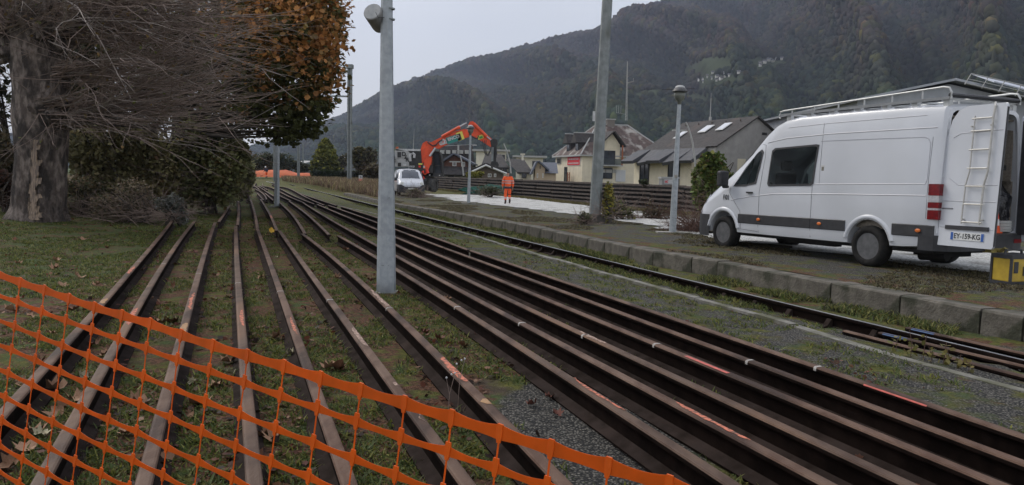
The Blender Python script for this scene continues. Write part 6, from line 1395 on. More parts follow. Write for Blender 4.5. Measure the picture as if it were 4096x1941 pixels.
# small street things
def bent_lamp(pts, D, label):
    a = atd(*pts[0], D); o = thing('street_lamp', a, 0, label, 'street lamp', 'slender street lamps by the houses'); mb = MB(); mb.tube([atd(*p, D) - a for p in pts], [.11 - .06 * k / len(pts) for k in range(len(pts))], 6); mb.build('pole', TRIM, o); q = atd(*pts[-1], D) - a; mb = MB(); mb.box((q.x-1.2,-.1,q.z-.85),(q.x+.05,.1,q.z-.72)); mb.build('lamp_head', TRIM, o)
bent_lamp([C3(1660,745), C3(1650,620), C3(1610,470), C3(1572,380)], 88, 'leaning street lamp right of the excavator grab'); bent_lamp([C3(1082,775), C3(1068,640), C3(1040,520)], 88, 'thin leaning lamp pole in front of the chalet')
bent_lamp([(2785,700),(2780,640),(2770,568),(2757,520),(2744,488)], 70, 'slender curved street lamp in front of the grey sided house')
SB = atd(2690, 740, 40); SB.z = .1; o = thing('site_cabinet', SB, 0, 'grey cabinet with a red letter behind the wall, left of the leafy bush', 'cabinet'); a = atd(2648, 722, 40) - SB; b = atd(2716, 713, 40) - SB
mb = MB(); mb.box((a.x,0,0),(b.x,.8,b.z-.05)); mb.build('body', GR_ := mat('cabinet grey', (.22,.23,.23), (.28,.28,.27), 3), o); mb = MB(); mb.box((a.x-.05,-.05,b.z-.05),(b.x+.05,.85,b.z+.05)); mb.build('lid', TRIM, o); mb = MB(); mb.box((a.x+.12,-.03,b.z-.30),(a.x+.55,-.01,b.z-.08)); mb.build('sign', LAMPW, o); text('sign_letter', 'R', .22, fr((a.x+.24,-.035,b.z-.19),(0,0,1),(-1,0,0),(0,-1,0)), mat('sign red', (.6,.03,.04)), o, .003, .006)
# kilometre plate
k0 = pat(1443, 758); KM = thing('kilometre_plate', (k0.x, k0.y, .05), 0, 'small white numbered plate with an orange lower half on a thin post in the weeds', 'sign'); D = k0.y
a = atd(1435, 724, D) - KM.location; b = atd(1450, 702, D) - KM.location; mb = MB(); mb.tube([((a.x+b.x)/2,0,-.1),((a.x+b.x)/2,0,a.z)], .02, 6); mb.build('post', GALV2, KM); zm = lerp(a.z, b.z, .42); mb = MB(); mb.box((a.x,-.02,zm),(b.x,0,b.z)); pl = mb.build('plate', LAMPW, KM); bev(pl, .04); mb = MB(); mb.box((a.x+.01,-.02,a.z),(b.x-.01,0,zm-.005)); mb.build('lower_plate', mat('salmon plate', (.62,.25,.18)), KM)
text('plate_number', '40', .17, fr(((a.x+b.x)/2,-.025,(zm+b.z)/2-.01),(1,0,0),(0,0,1),(0,-1,0)), BLACKP, KM, .002, .006)
# orange-red heap and far ground details
HP = MB(); 
def heap(px0, px1, py_b, peaks, D, m, label, name='soil_heap', cat='heap'):
    a = atd(px0, py_b, D); b = atd(px1, py_b, D); o = thing(name, (a.x, D, a.z - .1), 0, label, cat); w = b.x - a.x; n = 40; V = []; F = []; dp = 5
    for j in range(9):
        for i in range(n + 1):
            t = i / n; px = lerp(px0, px1, t); h = atd(px, float(np.interp(px, [p[0] for p in peaks], [p[1] for p in peaks])), D).z - a.z + .1; e = math.sin(PI * j / 8)
            V.append((w * t, (j - 4) / 4 * dp * .5, max(0, h * e * (1 + .12 * noise.noise(Vector((i * .5, j * .6, 0))))) - (.3 if j in (0, 8) else 0)))
    F = [(j*(n+1)+i, j*(n+1)+i+1, (j+1)*(n+1)+i+1, (j+1)*(n+1)+i) for j in range(8) for i in range(n)]; mb = MB(); mb.add(V, F); mb.build('heap', m, o, True); return o
heap(1000, 1258, 697, [(1000,686),(1030,683),(1080,680),(1130,681),(1148,681),(1192,694),(1200,692),(1250,692),(1258,697)], 125, mat('red earth', (.42,.10,.045), (.55,.15,.06), .8, .95, .5, bscale=3), 'low orange-red heap across the end of the rails beyond the far worker')
SG = pat(1700, 846)
# ================================================================ vegetation
rng = np.random.RandomState(42)
def crown_pts(n, c, r, lumps=9, seed=0, shell=.55, lump_r=.42, flat=1.0):
    """points through a crown made of overlapping lumps"""
    rs = np.random.RandomState(seed); c = np.array(c, float); r = np.array(r, float)
    L = rs.normal(0, 1, (lumps, 3)); L /= np.linalg.norm(L, axis=1)[:, None]; L *= rs.uniform(.35, .78, lumps)[:, None]; L[0] *= 0
    lr = rs.uniform(lump_r * .75, lump_r * 1.25, lumps); lr[0] = .6
    k = rs.randint(0, lumps, n); d = rs.normal(0, 1, (n, 3)); d /= np.linalg.norm(d, axis=1)[:, None]
    rad = rs.uniform(shell, 1, n) ** .6
    P = L[k] + d * (lr[k] * rad)[:, None] + rs.normal(0, .03, (n, 3))
    return c + P * r, k
def shade_cols(n, base, var=.25, seed=0, accents=()):
    rs = np.random.RandomState(seed); c = np.array(base)[None] * rs.uniform(1 - var, 1 + var, n)[:, None] * rs.uniform(.93, 1.07, (n, 3))
    for col, frac in accents:
        m = rs.uniform(0, 1, n) < frac; c[m] = np.array(col)[None] * rs.uniform(.7, 1.3, m.sum())[:, None]
    return np.clip(c, .002, 1)
BARK = mat('plane bark', (.085,.066,.056), (.23,.19,.165), 5.5, .95, 1.0, lo=.40, hi=.62, c=(.040,.032,.028), cscale=2.6, clo=.46, chi=.60, bscale=16, stretch=(1.6, 1.6, .7), bdist=.07)
BARKP = mat('bare wood patch', (.27,.20,.14), (.13,.10,.08), 9, .9, 1.0, lo=.42, hi=.60, stretch=(3, 3, .6), bscale=16, bdist=.04)
BARKD = mat('dark bark', (.035,.028,.022), (.06,.05,.04), 4, .95, .6)
TWIG = mat('twig bark', (.27,.205,.172), (.16,.118,.10), 3, .9); TWIGL = mat('pale twig bark', (.30,.26,.23), (.20,.165,.145), 3, .9); TWIGR = mat('reddish twigs', (.085,.045,.035), (.13,.075,.055), 3, .9)
# --- plane tree trunk
TB = gat(165, 880); TY = TB.y
TREE = thing('plane_tree', TB, 0, 'massive pollarded plane tree with peeling bark and a bare pale patch, at the left edge', 'tree')
def T_(px, py, dy=0): return atd(px, py, TY) - TB + Vector((0, dy, 0))
def trunk_mesh():
    prof = [(925,30,275),(890,45,262),(840,62,256),(760,70,256),(640,78,255),(540,72,262),(480,60,262),(400,62,268),(330,62,262),(240,58,262),(160,60,268),(60,62,280),(-60,60,290),(-260,70,300)]
    n = 40; V = []; rs = random.Random(2)
    full = []
    for i in range(len(prof) - 1):
        for k in range(5): t = k / 5; full.append([lerp(prof[i][q], prof[i+1][q], t) for q in range(3)])
    full.append(prof[-1])
    for (py, x0, x1) in full:
        a = T_(x0, py); b = T_(x1, py); c = (a + b) / 2; r = (b.x - a.x) / 2
        for k in range(n):
            t = 2 * PI * k / n; v = Vector((math.cos(t), math.sin(t), 0)); q = v * 1.7 + Vector((0, 0, c.z * .5)); d = 1 + .10 * noise.noise(q) + .07 * noise.noise(q * 3.1) + .035 * noise.noise(Vector((q.x*7, q.y*7, q.z*3)))
            fl = 1 + (.28 * max(0, .35 - c.z) * (1 + math.sin(t * 5 + 1))) 
            V.append(c + v * r * d * fl)
    m = len(full); F = [(i*n+k, i*n+(k+1)%n, (i+1)*n+(k+1)%n, (i+1)*n+k) for i in range(m-1) for k in range(n)]
    mb = MB(); mb.add(V, F); o = mb.build('trunk', BARK, TREE, True)
    # pale scar where bark is missing
    S = []; sc = [(880,105,165),(840,100,165),(790,108,160),(740,112,158),(690,112,162),(640,120,160),(590,128,160),(560,135,152)]
    sc2 = []
    for a_, b_ in zip(sc, sc[1:]):
        for k in range(6): sc2.append(tuple(lerp(a_[q], b_[q], k / 6) for q in range(3)))
    sc = sc2
    for (py, x0, x1) in sc:
        row = min(full, key=lambda f: abs(f[0] - py)); a = T_(row[1], py); b = T_(row[2], py); c = (a + b) / 2; r = (b.x - a.x) / 2
        for j in range(7):
            px = lerp(x0, x1, j / 6) + ((rs.uniform(-9, 9) + 10 * math.sin(py * .09 + j)) if j in (0, 6) else 0); x = T_(px, py).x; s_ = max(-.95, min(.95, (x - c.x) / r)); q_ = atd(px, row[0], TY - r * 1.02) - TB; S.append(Vector((q_.x, c.y - r * math.sqrt(1 - s_*s_) * 1.13, q_.z)))
    mb = MB(); mb.add(S, [(i*7+j, i*7+j+1, (i+1)*7+j+1, (i+1)*7+j) for i in range(len(sc)-1) for j in range(6)]); mb.build('bare_patch', BARKP, o, True)
trunk_mesh()
KN = [(300,40,.42),(75,95,.36),(70,150,.40),(250,130,.40),(130,165,.28),(215,440,.40),(280,470,.30),(80,215,.30),(350,10,.32)]
for i, (px, py, r) in enumerate(KN):
    c = T_(px, py, -.25 if i % 2 else -.1); mb = MB(); mb.add(*blob(c, r, 3, .45, i)); mb.build('knuckle', BARK, TREE, True)
def twig_path(p, d, L, n, droop, wob, rs):
    pts = [p.copy()]; d = d.normalized()
    for k in range(n):
        d = (d + Vector((rs.gauss(0, wob), rs.gauss(0, wob), rs.gauss(0, wob) + droop))).normalized(); pts.append(pts[-1] + d * (L / n))
    return pts
def make_twigs():
    rs = random.Random(11); mA, mB = MB(), MB(); cnt = 0; LP = []
    src = [(300,40,105,.5),(350,10,55,.5),(250,130,80,.6),(215,440,100,.55),(280,470,80,.55),(75,95,120,.5),(70,150,110,.5),(270,300,90,.5)]
    for (px, py, N, sp) in src:
        for k in range(N):
            p = T_(px + rs.gauss(0, 22), py + rs.gauss(0, 20), rs.uniform(-.7, .6))
            if px < 200: th = rs.uniform(-.6, 3.6); d = Vector((math.cos(th) * 1.0, -abs(rs.gauss(.2, .6)), math.sin(th) * .6 + .1)); L = rs.uniform(.8, 3.4)
            else:
                el = rs.gauss(.04, .20) if py < 200 else rs.gauss(.10, .13); d = Vector((1, rs.gauss(-.05, .45), el)); L = rs.uniform(2.0, 5.7) if py < 200 else rs.uniform(1.6, 5.3)
                if rs.random() < .12: d = Vector((rs.uniform(-.4, 1), rs.gauss(-.4, .4), rs.uniform(-.9, .5))); L = rs.uniform(.8, 2.6)
            pts = twig_path(p, d, L, 9, rs.gauss(.012, .022), .035, rs); r0 = .007 + .0026 * L * rs.uniform(.5, 1.5)
            mb = mB if rs.random() < .22 else mA
            mb.tube(pts, [r0 * (1 - .80 * i / 9) for i in range(10)], 3, cap=False); cnt += 1
            for q in range(rs.choice((3, 4, 5, 6, 7))):
                j = rs.randint(2, 8); dd = (pts[j] - pts[j-1]).normalized() + Vector((rs.gauss(0, .35), rs.gauss(0, .4), rs.gauss(.05, .35))); l2 = L * rs.uniform(.14, .38); pp = twig_path(pts[j], dd, l2, 5, .0, .09, rs)
                mb.tube(pp, [r0 * .5 * (1 - .75 * i / 5) for i in range(6)], 3, cap=False); 
                if rs.random() < .25: LP.append(pp[-1])
    mA.build('twigs', TWIG, TREE); mB.build('pale_twigs', TWIGL, TREE)
    P = np.array([tuple(p) for p in LP]); scatter_leaves('last_leaves', P, rng.uniform(.04, .10, len(P)), shade_cols(len(P), (.15,.10,.035), .4, 3, [((.10,.11,.03), .4)]), TREE, seed=5)
make_twigs()
# main limbs carrying the knuckles
for pts_, rr_ in (([T_(215,80), T_(270,50,-.2), T_(310,35,-.3)], [.3,.26,.2]), ([T_(110,180), T_(80,140,-.2), T_(72,90,-.3)], [.3,.25,.2]), ([T_(240,300), T_(255,200,-.2), T_(255,130,-.3)], [.22,.2,.2]), ([T_(200,520,-.2), T_(230,470,-.4), T_(290,460,-.45)], [.28,.24,.14])):
    mb = MB(); mb.tube(pts_, rr_, 10); mb.build('limb', BARK, TREE, True)
for kk in range(13):
    rs_ = random.Random(100 + kk); px, py = rs_.choice(((300,40),(350,10),(250,130),(215,440),(280,470))); pts_ = twig_path(T_(px, py, rs_.uniform(-.4,.3)), Vector((1, rs_.gauss(0,.25), rs_.gauss(.10,.12))), rs_.uniform(2.5, 4.8), 9, .0, .07, rs_); mb = MB(); mb.tube(pts_, [rs_.uniform(.028,.05) * (1 - .75 * i / 9) for i in range(10)], 7); mb.build('branch', BARK, TREE, True)

# --- orange maple
def maple():
    base = Vector((-11.2, 25.5, .2)); o = thing('maple_tree', base, 0, 'maple with an orange and dark green autumn crown overhanging the rails', 'tree')
    mb = MB(); rs = random.Random(4); mb.tube([(0,0,0),(.1,0,2),(.2,0,4),(.4,.2,7),(.5,.2,10)], [.32,.26,.22,.15,.06], 10)
    cs = []
    def Wd(px, py, y): return atd(px, py, y) - base
    # lumps of the crown, read as places in the tree: (px, py, y, radius)
    LU = [(1230,60,24,1.35),(1290,150,24,.95),(1180,170,23,1.35),(1270,330,24,1.0),(1200,290,23,1.2),(1110,60,24.5,1.6),(1060,200,24.5,1.5),(1130,330,24,1.2),(1215,455,23.6,.85),(1290,250,24.5,.8),(1175,500,23.4,.62),(1085,440,24.5,1.0),(1000,120,25.5,1.5),(1255,420,24,.62),(1310,95,24.5,.70),(1165,545,23.5,.40),(1050,500,25,.75),(960,20,26,1.5),(1190,-60,25,1.6),(1060,-100,26,1.8),(1300,10,25,.9),(1240,520,23.6,.35),(1110,535,24,.40),(960,330,27,1.1),(900,150,27,1.3),(940,500,27,.8),(1010,400,26,1.1)]
    P = []; C = []; S = []
    rn = np.random.RandomState(8)
    for i, (px, py, y, r) in enumerate(LU):
        c = Wd(px, py, y); mb.tube([(.3 + c.x*.05, 0, min(8, max(2.5, c.z - 1.2))), (c.x*.5, c.y*.5, c.z*.9 + .2), c], [.09,.05,.02], 6)
        n = int(880 * r ** 2 * (.8 if px > 1050 else .45)) + 60; d = rn.normal(0, 1, (n, 3)); d /= np.linalg.norm(d, axis=1)[:, None]; rad = rn.uniform(.15, 1.08, n) ** .55
        Q = np.array(c)[None] + d * (rad * r)[:, None] * np.array([1, 1, .92]); P.append(Q)
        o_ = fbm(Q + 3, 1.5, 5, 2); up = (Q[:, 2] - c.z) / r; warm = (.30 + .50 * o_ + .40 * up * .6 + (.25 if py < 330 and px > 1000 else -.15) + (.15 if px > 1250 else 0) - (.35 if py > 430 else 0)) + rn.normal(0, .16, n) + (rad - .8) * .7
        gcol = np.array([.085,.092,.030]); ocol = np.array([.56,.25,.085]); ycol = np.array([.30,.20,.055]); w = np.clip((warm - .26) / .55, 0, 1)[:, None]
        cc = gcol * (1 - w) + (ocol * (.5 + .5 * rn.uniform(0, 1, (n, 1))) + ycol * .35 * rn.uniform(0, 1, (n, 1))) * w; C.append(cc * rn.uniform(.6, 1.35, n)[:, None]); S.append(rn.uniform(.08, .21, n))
    P = np.concatenate(P); C = np.concatenate(C); S = np.concatenate(S)
    mb.build('trunk', BARKD, o, True); scatter_leaves('crown', P, S, C, o, leafshape(), seed=9, flat=.2)
maple()
def twiggy(root, N, c, r, L, m, seed, up=.3, rad=.008, n=6, sub=2, droop=-.02, nm='twigs'):
    rs = random.Random(seed); mb = MB(); tips = []
    for k in range(N):
        p = Vector((c[0] + rs.gauss(0, r[0] * .4), c[1] + rs.gauss(0, r[1] * .4), max(0, c[2] + rs.gauss(0, r[2] * .2)))); d = Vector((rs.gauss(0, .8), rs.gauss(0, .6), up + rs.gauss(0, .35)))
        pts = twig_path(p, d, L * rs.uniform(.5, 1.2), n, droop, .09, rs); mb.tube(pts, [rad * (1 - .75 * i / n) for i in range(n + 1)], 3, cap=False); tips += pts[2:]
        for q in range(sub):
            j = rs.randint(1, n - 1); pp = twig_path(pts[j], (pts[j] - pts[j-1]).normalized() + Vector((rs.gauss(0,.5), rs.gauss(0,.5), rs.gauss(.1,.5))), L * .35, 3, 0, .1, rs); mb.tube(pp, [rad * .5, rad * .4, rad * .3, rad * .15], 3, cap=False); tips += pp[1:]
    mb.build(nm, m, root); return tips
def bush(name, base, c, r, n, size, cols, label, cat='bush', seed=0, lumps=10, twigN=0, twigL=1.0, twigm=None, group=None, shape=None, shell=.35, flat=0.1, lump_r=.42, trunk=None):
    o = thing(name, base, 0, label, cat, group); P, k = crown_pts(n, c, r, lumps, seed, shell, lump_r); 
    keep = P[:, 2] > .02; P = P[keep]; cl = cols[:len(P)].copy(); rs = np.random.RandomState(seed + 50); kk = rs.uniform(.75, 1.25, lumps)[k[keep]]; cl *= kk[:, None]
    scatter_leaves('foliage', P, rs.uniform(size * .6, size * 1.35, len(P)), np.clip(cl, 0, 1), o, shape, seed=seed, flat=flat)
    mb = MB(); rr = random.Random(seed)
    for q in range(6 if trunk is None else trunk): mb.tube([(rr.gauss(0, .12), rr.gauss(0, .12), -.05), (c[0] + rr.gauss(0, r[0]*.25), c[1] + rr.gauss(0, r[1]*.25), c[2]*.8), (c[0] + rr.gauss(0, r[0]*.4), c[1] + rr.gauss(0, r[1]*.4), c[2] + r[2]*.5)], [.05, .035, .012], 5)
    mb.build('stem', BARKD, o)
    if twigN: twiggy(o, twigN, (c[0], c[1], c[2]*.5), (r[0], r[1], r[2]), twigL, twigm or TWIG, seed + 7)
    return o
# the dark thicket between the plane tree and the rails: (px centre, py top, py base, px half width, depth)
DG = (.022,.030,.012)
def pbush(name, pxc, pyt, pyb, hw, D, n, size, cols, label, **k):
    b = atd(pxc, pyb, D); t = atd(pxc, pyt, D); h = t.z - b.z; w = hw / FPX * D
    return bush(name, (b.x, D, b.z), (0, 0, h * .52), (w, min(w, 2.2) if 'dy' not in k else k.pop('dy'), h * .52), n, size, cols, label, **k)
pbush('evergreen_bush', 840, 470, 850, 175, 25.5, 15000, .13, shade_cols(15000, (0.228,0.229,0.102), .45, 1, [((.075,.080,.030), .10), ((.11,.075,.025), .05)]), 'dense dark evergreen bush beside the ends of the left rails', seed=1, lumps=16, twigN=60, twigL=1.2, shell=.2, lump_r=.40)
pbush('evergreen_bush', 970, 560, 800, 85, 30, 7500, .12, shade_cols(7500, (0.243,0.241,0.109), .45, 2, [((.08,.080,.032), .1)]), 'dark bush leaning over the farthest left rails', seed=2, lumps=10, shell=.2)
pbush('evergreen_bush', 620, 440, 860, 160, 24.5, 12500, .13, shade_cols(12500, (0.228,0.206,0.096), .45, 3, [((.095,.080,.030), .09), ((.12,.07,.03), .06)]), 'broad dark bush in the middle of the thicket behind the bare twigs', seed=3, lumps=14, twigN=80, twigL=1.4, shell=.2)
pbush('evergreen_bush', 420, 430, 890, 150, 23, 10000, .12, shade_cols(10000, (0.196,0.177,0.087), .45, 4, [((.085,.075,.028), .08)]), 'dark bush standing right behind the plane tree trunk', seed=4, lumps=12, twigN=60, twigL=1.3, shell=.2)
pbush('brown_bush', 330, 690, 905, 95, 21.5, 2600, .07, shade_cols(2600, (.19,.15,.085), .4, 75, [((.06,.07,.03), .4)]), 'tangled olive brown bush filling the gap beside the plane tree trunk', seed=75, twigN=160, twigL=1.0, lumps=8, flat=.3, shell=.1)
pbush('evergreen_bush', -40, 480, 860, 130, 24, 7000, .13, shade_cols(7000, (0.102,0.087,0.048), .5, 76, [((.14,.09,.04), .1)]), 'dark bush at the far left edge behind the plane tree', seed=76, lumps=12, shell=.1)
pbush('brown_bush', 545, 735, 905, 150, 20.5, 3500, .055, shade_cols(3500, (.19,.15,.10), .4, 5, [((.05,.055,.025), .3)]), 'low twiggy brown bush at the right foot of the plane tree', seed=5, twigN=260, twigL=1.0, twigm=TWIG, lumps=8, flat=.3)
pbush('pale_leaved_bush', 690, 765, 905, 70, 19.8, 2400, .07, shade_cols(2400, (.20,.205,.19), .35, 6, [((.06,.065,.05), .45)]), 'low bush of pale silvery leaves where the left rails end', seed=6, twigN=80, twigL=.7, lumps=7, shape=np.array([(-.12,-.6,0),(.12,-.6,0),(.14,.2,.05),(0,.7,0),(-.14,.2,.05)]))
# dark trees filling the background on the left
for i, (px, pyt, pyb, hw, D, n, cols, lab) in enumerate([(60,-500,760,330,29,15000,(.060,.064,.034),'tall dark tree behind the plane tree, filling the left edge'), (430,-300,700,290,32,15000,(.085,.082,.042),'dark tree behind the bare twigs near the plane tree'), (720,-120,640,230,36,7000,(.11,.095,.048),'darker tree with gaps of sky left of the maple'), (930,-40,600,170,40,8000,(.17,.12,.05),'olive brown tree just behind the left of the maple')]):
    pbush('dark_tree', px, pyt, pyb, hw, D, n, .22, shade_cols(n, cols, .4, 20 + i, [((.095,.070,.025), .08)]), lab, cat='tree', seed=20 + i, lumps=18, dy=3.0, shell=.1, twigN=120, twigL=3.0, lump_r=.34)
pbush('undergrowth_bush', 15, 640, 850, 70, 21, 3000, .09, shade_cols(3000, (0.085,0.048,0.034), .5, 31, [((.12,.045,.03), .12)]), 'dark reddish undergrowth left of the plane tree trunk', seed=31, twigN=80, twigL=.9)

# --- farther plants
_b = atd(1302, 702, 108); CF = thing('conifer', (_b.x, 108, _b.z), 0, 'neat tapering yellow-green conifer beyond the rails', 'tree'); _h = atd(1302, 556, 108).z - _b.z; _rs = np.random.RandomState(40); _n = 6500
_z = _rs.uniform(0, 1, _n) ** 1.25; _r = 2.15 * np.minimum(1, (1 - _z) ** .55 * 1.12) * (.92 + .08 * np.sin(_z * 40)) * _rs.uniform(.55, 1.04, _n) ** .5; _a = _rs.uniform(0, 2*PI, _n); _r *= 1 + .10 * np.sin(_a * 5 + _z * 9)
scatter_leaves('foliage', np.stack([_r * np.cos(_a), _r * np.sin(_a), _z * _h], 1), _rs.uniform(.2, .48, _n), shade_cols(_n, (.13,.14,.035), .5, 40, [((.33,.31,.07), .26), ((.04,.05,.018), .22)]), CF, seed=40)
mb = MB(); mb.tube([(0,0,-.3),(0,0,_h*.9)], [.2,.04], 7); mb.build('trunk', BARKD, CF)
def hedge(px0, px1, pyt, pyb, D, label, col, seed, n=3500):
    a = atd(px0, pyb, D); b = atd(px1, pyt, D); o = thing('hedge', (a.x, D, a.z), 0, label, 'hedge'); w = b.x - a.x; h = b.z - a.z; rs = np.random.RandomState(seed); P = np.stack([rs.uniform(0, w, n), rs.uniform(-.6, .6, n), rs.uniform(0, h, n) ** 1.0], 1); P[:, 2] += rs.normal(0, .05, n)
    mb = MB(); mb.box((.1,-.45,-.3),(w-.1,.45,h*.9)); core = mb.build('hedge_core', mat('hedge dark %d' % seed, (.012,.018,.008)), o); scatter_leaves('foliage', P, rs.uniform(.15,.3,n), shade_cols(n, col, .4, seed), o, seed=seed); return o
hedge(1252, 1368, 684, 712, 104, 'clipped dark hedge under the conifer', (.030,.045,.018), 41); hedge(1366, 1545, 689, 712, 100, 'low loose hedge right of the conifer', (.050,.055,.028), 42)
far = [('far_bush',1462,575,712,72,98,4200,(.070,.066,.036),'wide brownish bush between the mast and the speaker post',43),('far_bush',1500,640,715,60,85,2600,(.085,.070,.042),'smaller brown bush left of the speaker post',44),('far_tree',1110,590,700,75,140,2600,(.045,.055,.030),'green tree over the red heap behind the slim lamp post',45),('far_tree',1160,620,700,60,150,2200,(.050,.055,.032),'bush behind the red heap near the slender masts',46),('far_tree',1372,612,700,40,150,1500,(.075,.070,.045),'pale bush between the conifer and the concrete mast',47),('far_tree',1045,610,700,60,130,2500,(.05,.055,.028),'bush at the left end of the red heap',48),('far_tree',1205,640,700,42,140,1500,(.045,.05,.030),'dark bush left of the conifer',49)]
for nm, px, pt, pb, hw, D, n, col, lab, sd_ in far: pbush(nm, px, pt, pb, hw, D, n, .34, shade_cols(n, col, .45, sd_, [((.12,.10,.04), .12)]), lab, seed=sd_, lumps=9, twigN=40, twigL=2.0, cat='bush' if 'bush' in nm else 'tree')
pbush('yellow_bush', 1895, 680, 722, 42, 74, 2600, .20, shade_cols(2600, (.22,.20,.035), .4, 50, [((.10,.11,.03), .3)]), 'yellow-leaved bush behind the sleeper wall, right under the boom', seed=50)
pbush('leafy_bush', 2850, 575, 905, 92, 27, 9500, .125, shade_cols(9500, (.10,.145,.035), .45, 51, [((.26,.26,.07), .14), ((.10,.07,.03), .10)]), 'tall leafy green bush between the lamp post and the large van', seed=51, lumps=14, twigN=160, twigL=1.3, twigm=TWIG)
pbush('small_bush', 2575, 718, 745, 22, 36, 500, .09, shade_cols(500, (.05,.065,.03), .4, 52), 'small dark shrub just behind the wall near the cabinet', seed=52)
pbush('yellow_shrub', 2432, 735, 900, 42, 23.6, 900, .085, shade_cols(900, (.27,.23,.05), .4, 53, [((.14,.15,.05), .35)]), 'slender yellow-leaved shrub growing against the thick steel mast', seed=53, lumps=7, twigN=40, twigL=.8, shell=.1)
pbush('scrub', 2470, 800, 880, 80, 26, 900, .09, shade_cols(900, (.08,.085,.035), .5, 54, [((.18,.16,.05), .2)]), 'scrubby weeds at the foot of the wall right of the thick mast', seed=54, twigN=80, twigL=.8)
pbush('twig_pile', 2800, 885, 942, 105, 20.5, 700, .07, shade_cols(700, (.09,.055,.04), .4, 55), 'heap of reddish brushwood lying between the lamp post and the large van', cat='brushwood', seed=55, twigN=420, twigL=1.0, twigm=TWIGR, lumps=6, flat=.5, trunk=2)
pbush('grey_weeds', 2340, 845, 905, 42, 22.5, 400, .07, shade_cols(400, (.12,.12,.07), .5, 56), 'tuft of grey-green weeds left of the concrete block', seed=56, twigN=60, twigL=.5)
pbush('dry_bush', 1665, 752, 796, 48, 47, 700, .08, shade_cols(700, (.10,.095,.05), .4, 57), 'dry weed clump in front of the small white van', seed=57, twigN=140, twigL=1.0)
pbush('scrub', 1960, 735, 790, 60, 50, 900, .10, shade_cols(900, (.06,.065,.03), .4, 58), 'dark scrub against the wall behind the lamp post', seed=58, twigN=60, twigL=1.0)
pbush('scrub', 2620, 800, 905, 60, 27, 700, .08, shade_cols(700, (.09,.07,.045), .4, 59), 'bare brown bramble tangle against the wall left of the lamp post', seed=59, twigN=110, twigL=1.1, twigm=TWIGR)
# green plastic netting dropped against the wall
NG = pat(1945, 780); o = thing('green_netting', NG, 0, 'heap of dark green plastic netting against the sleeper wall', 'netting'); mb = MB(); mb.add(*blob((0,0,.25), 1, 3, .35, 5, (1.9,.35,.42))); mb.build('netting', mat('green netting', (.012,.075,.055), (.03,.11,.08), 12, .8, .8, lo=.42, hi=.58), o)
mb = MB(); [mb.tube([(random.uniform(-1.6,.5), -.45, random.uniform(0,.6)), (random.uniform(0,1.8), -.5, random.uniform(0,.5))], .012, 4) for k in range(9)]; mb.build('stick', TWIG, o)
# weeds: dry brown field left of the small van, yellow grass verge, tufts on the track bed
def tufts(name, pts, L, cols, label, kind='stuff', seed=0, blades=7, w=.008, lean=.5):
    rs = np.random.RandomState(seed); N = len(pts) * blades; P = np.repeat(np.array(pts), blades, 0) + rs.normal(0, .03, (N, 3)) * np.array([1, 1, 0]); Lh = L * rs.uniform(.35, 1.2, N); a = rs.uniform(0, 2*PI, N); k = rs.uniform(0, lean, N)
    d = np.stack([np.cos(a) * k, np.sin(a) * k, np.ones(N)], 1) * Lh[:, None]; s = np.stack([-np.sin(a), np.cos(a), np.zeros(N)], 1) * (w * rs.uniform(.6, 1.4, N))[:, None]; s2 = np.stack([np.ones(N), np.zeros(N), np.zeros(N)], 1) * (w)
    V = np.stack([P - s, P + s, P + d * .6 + s * .7, P + d * np.array([1.15, 1.15, .95]), P + d * .6 - s * .7], 1)
    o = np_mesh(name, V, 5, LEAF, None, shade_cols(N, cols[0], .4, seed, cols[1:])); tag(o, label, 'weeds' if 'weed' in name else 'grass', kind=kind); return o
pts = []
for k in range(5200):
    px = random.uniform(1130, 1600); 
    D = 46 + 64 * random.random() ** 1.3; p = atd(px, 740, D); x, y = p.x, D
    if x > xk(y) + .8 and (D > 52 or px < 1545) and not (px > 1555 and D < 60): pts.append((x, y, .0 + (.25 * sm(56, 70, y))))
tufts('dry_weeds', pts, .70, [(.22,.155,.115), ((.36,.30,.17), .35), ((.12,.12,.05), .12)], 'tall dry brown weeds covering the far end of the platform', seed=60, blades=8, w=.02)
pts = []
for k in range(2600):
    t = random.random(); p = WP[0].lerp(WP[-1], t); q = random.uniform(.1, 1.3); pts.append((p.x - q * .55 - random.uniform(0, .2), p.y - q, zplat(p.y)))
tufts('verge_grass', pts, .12, [(.17,.13,.06), ((.10,.11,.035), .4)], 'yellowish grass verge along the foot of the sleeper wall', seed=61, blades=9, w=.012, lean=1.0)
pts = []
for k in range(6500):
    y = random.uniform(5.5, 40) if k % 2 else random.uniform(5.5, 20); d = random.choice((random.uniform(.05, .5), random.uniform(1.05, 1.75), random.uniform(1.05, 1.75))); x = xk(y) - d / .9
    if noise.noise(Vector((x * .8, y * .8, 5))) > -.12 and not (y < 9.6 and d > .55): pts.append((x, y, -.15))
tufts('trackbed_weeds', pts, .085, [(.10,.125,.04), ((.22,.21,.07), .35), ((.05,.05,.03), .2)], 'low green weeds growing along the laid track', seed=62, blades=8, w=.009, lean=1.4)
pts = []
for k in range(12000):
    y = 7.5 + 38 * random.random() ** 1.5; x = xk(y) + random.uniform(.33, 4.2)
    if noise.noise(Vector((x * .55, y * .35, 9))) > .02 and x < road_l(min(54, y)) + .3: pts.append((x, y, zplat(y)))
tufts('platform_grass', pts, .035, [(.09,.08,.045), ((.17,.145,.08), .4), ((.06,.04,.03), .15)], 'thin grass and moss tufts on the platform', seed=63, blades=9, w=.009, lean=1.6)
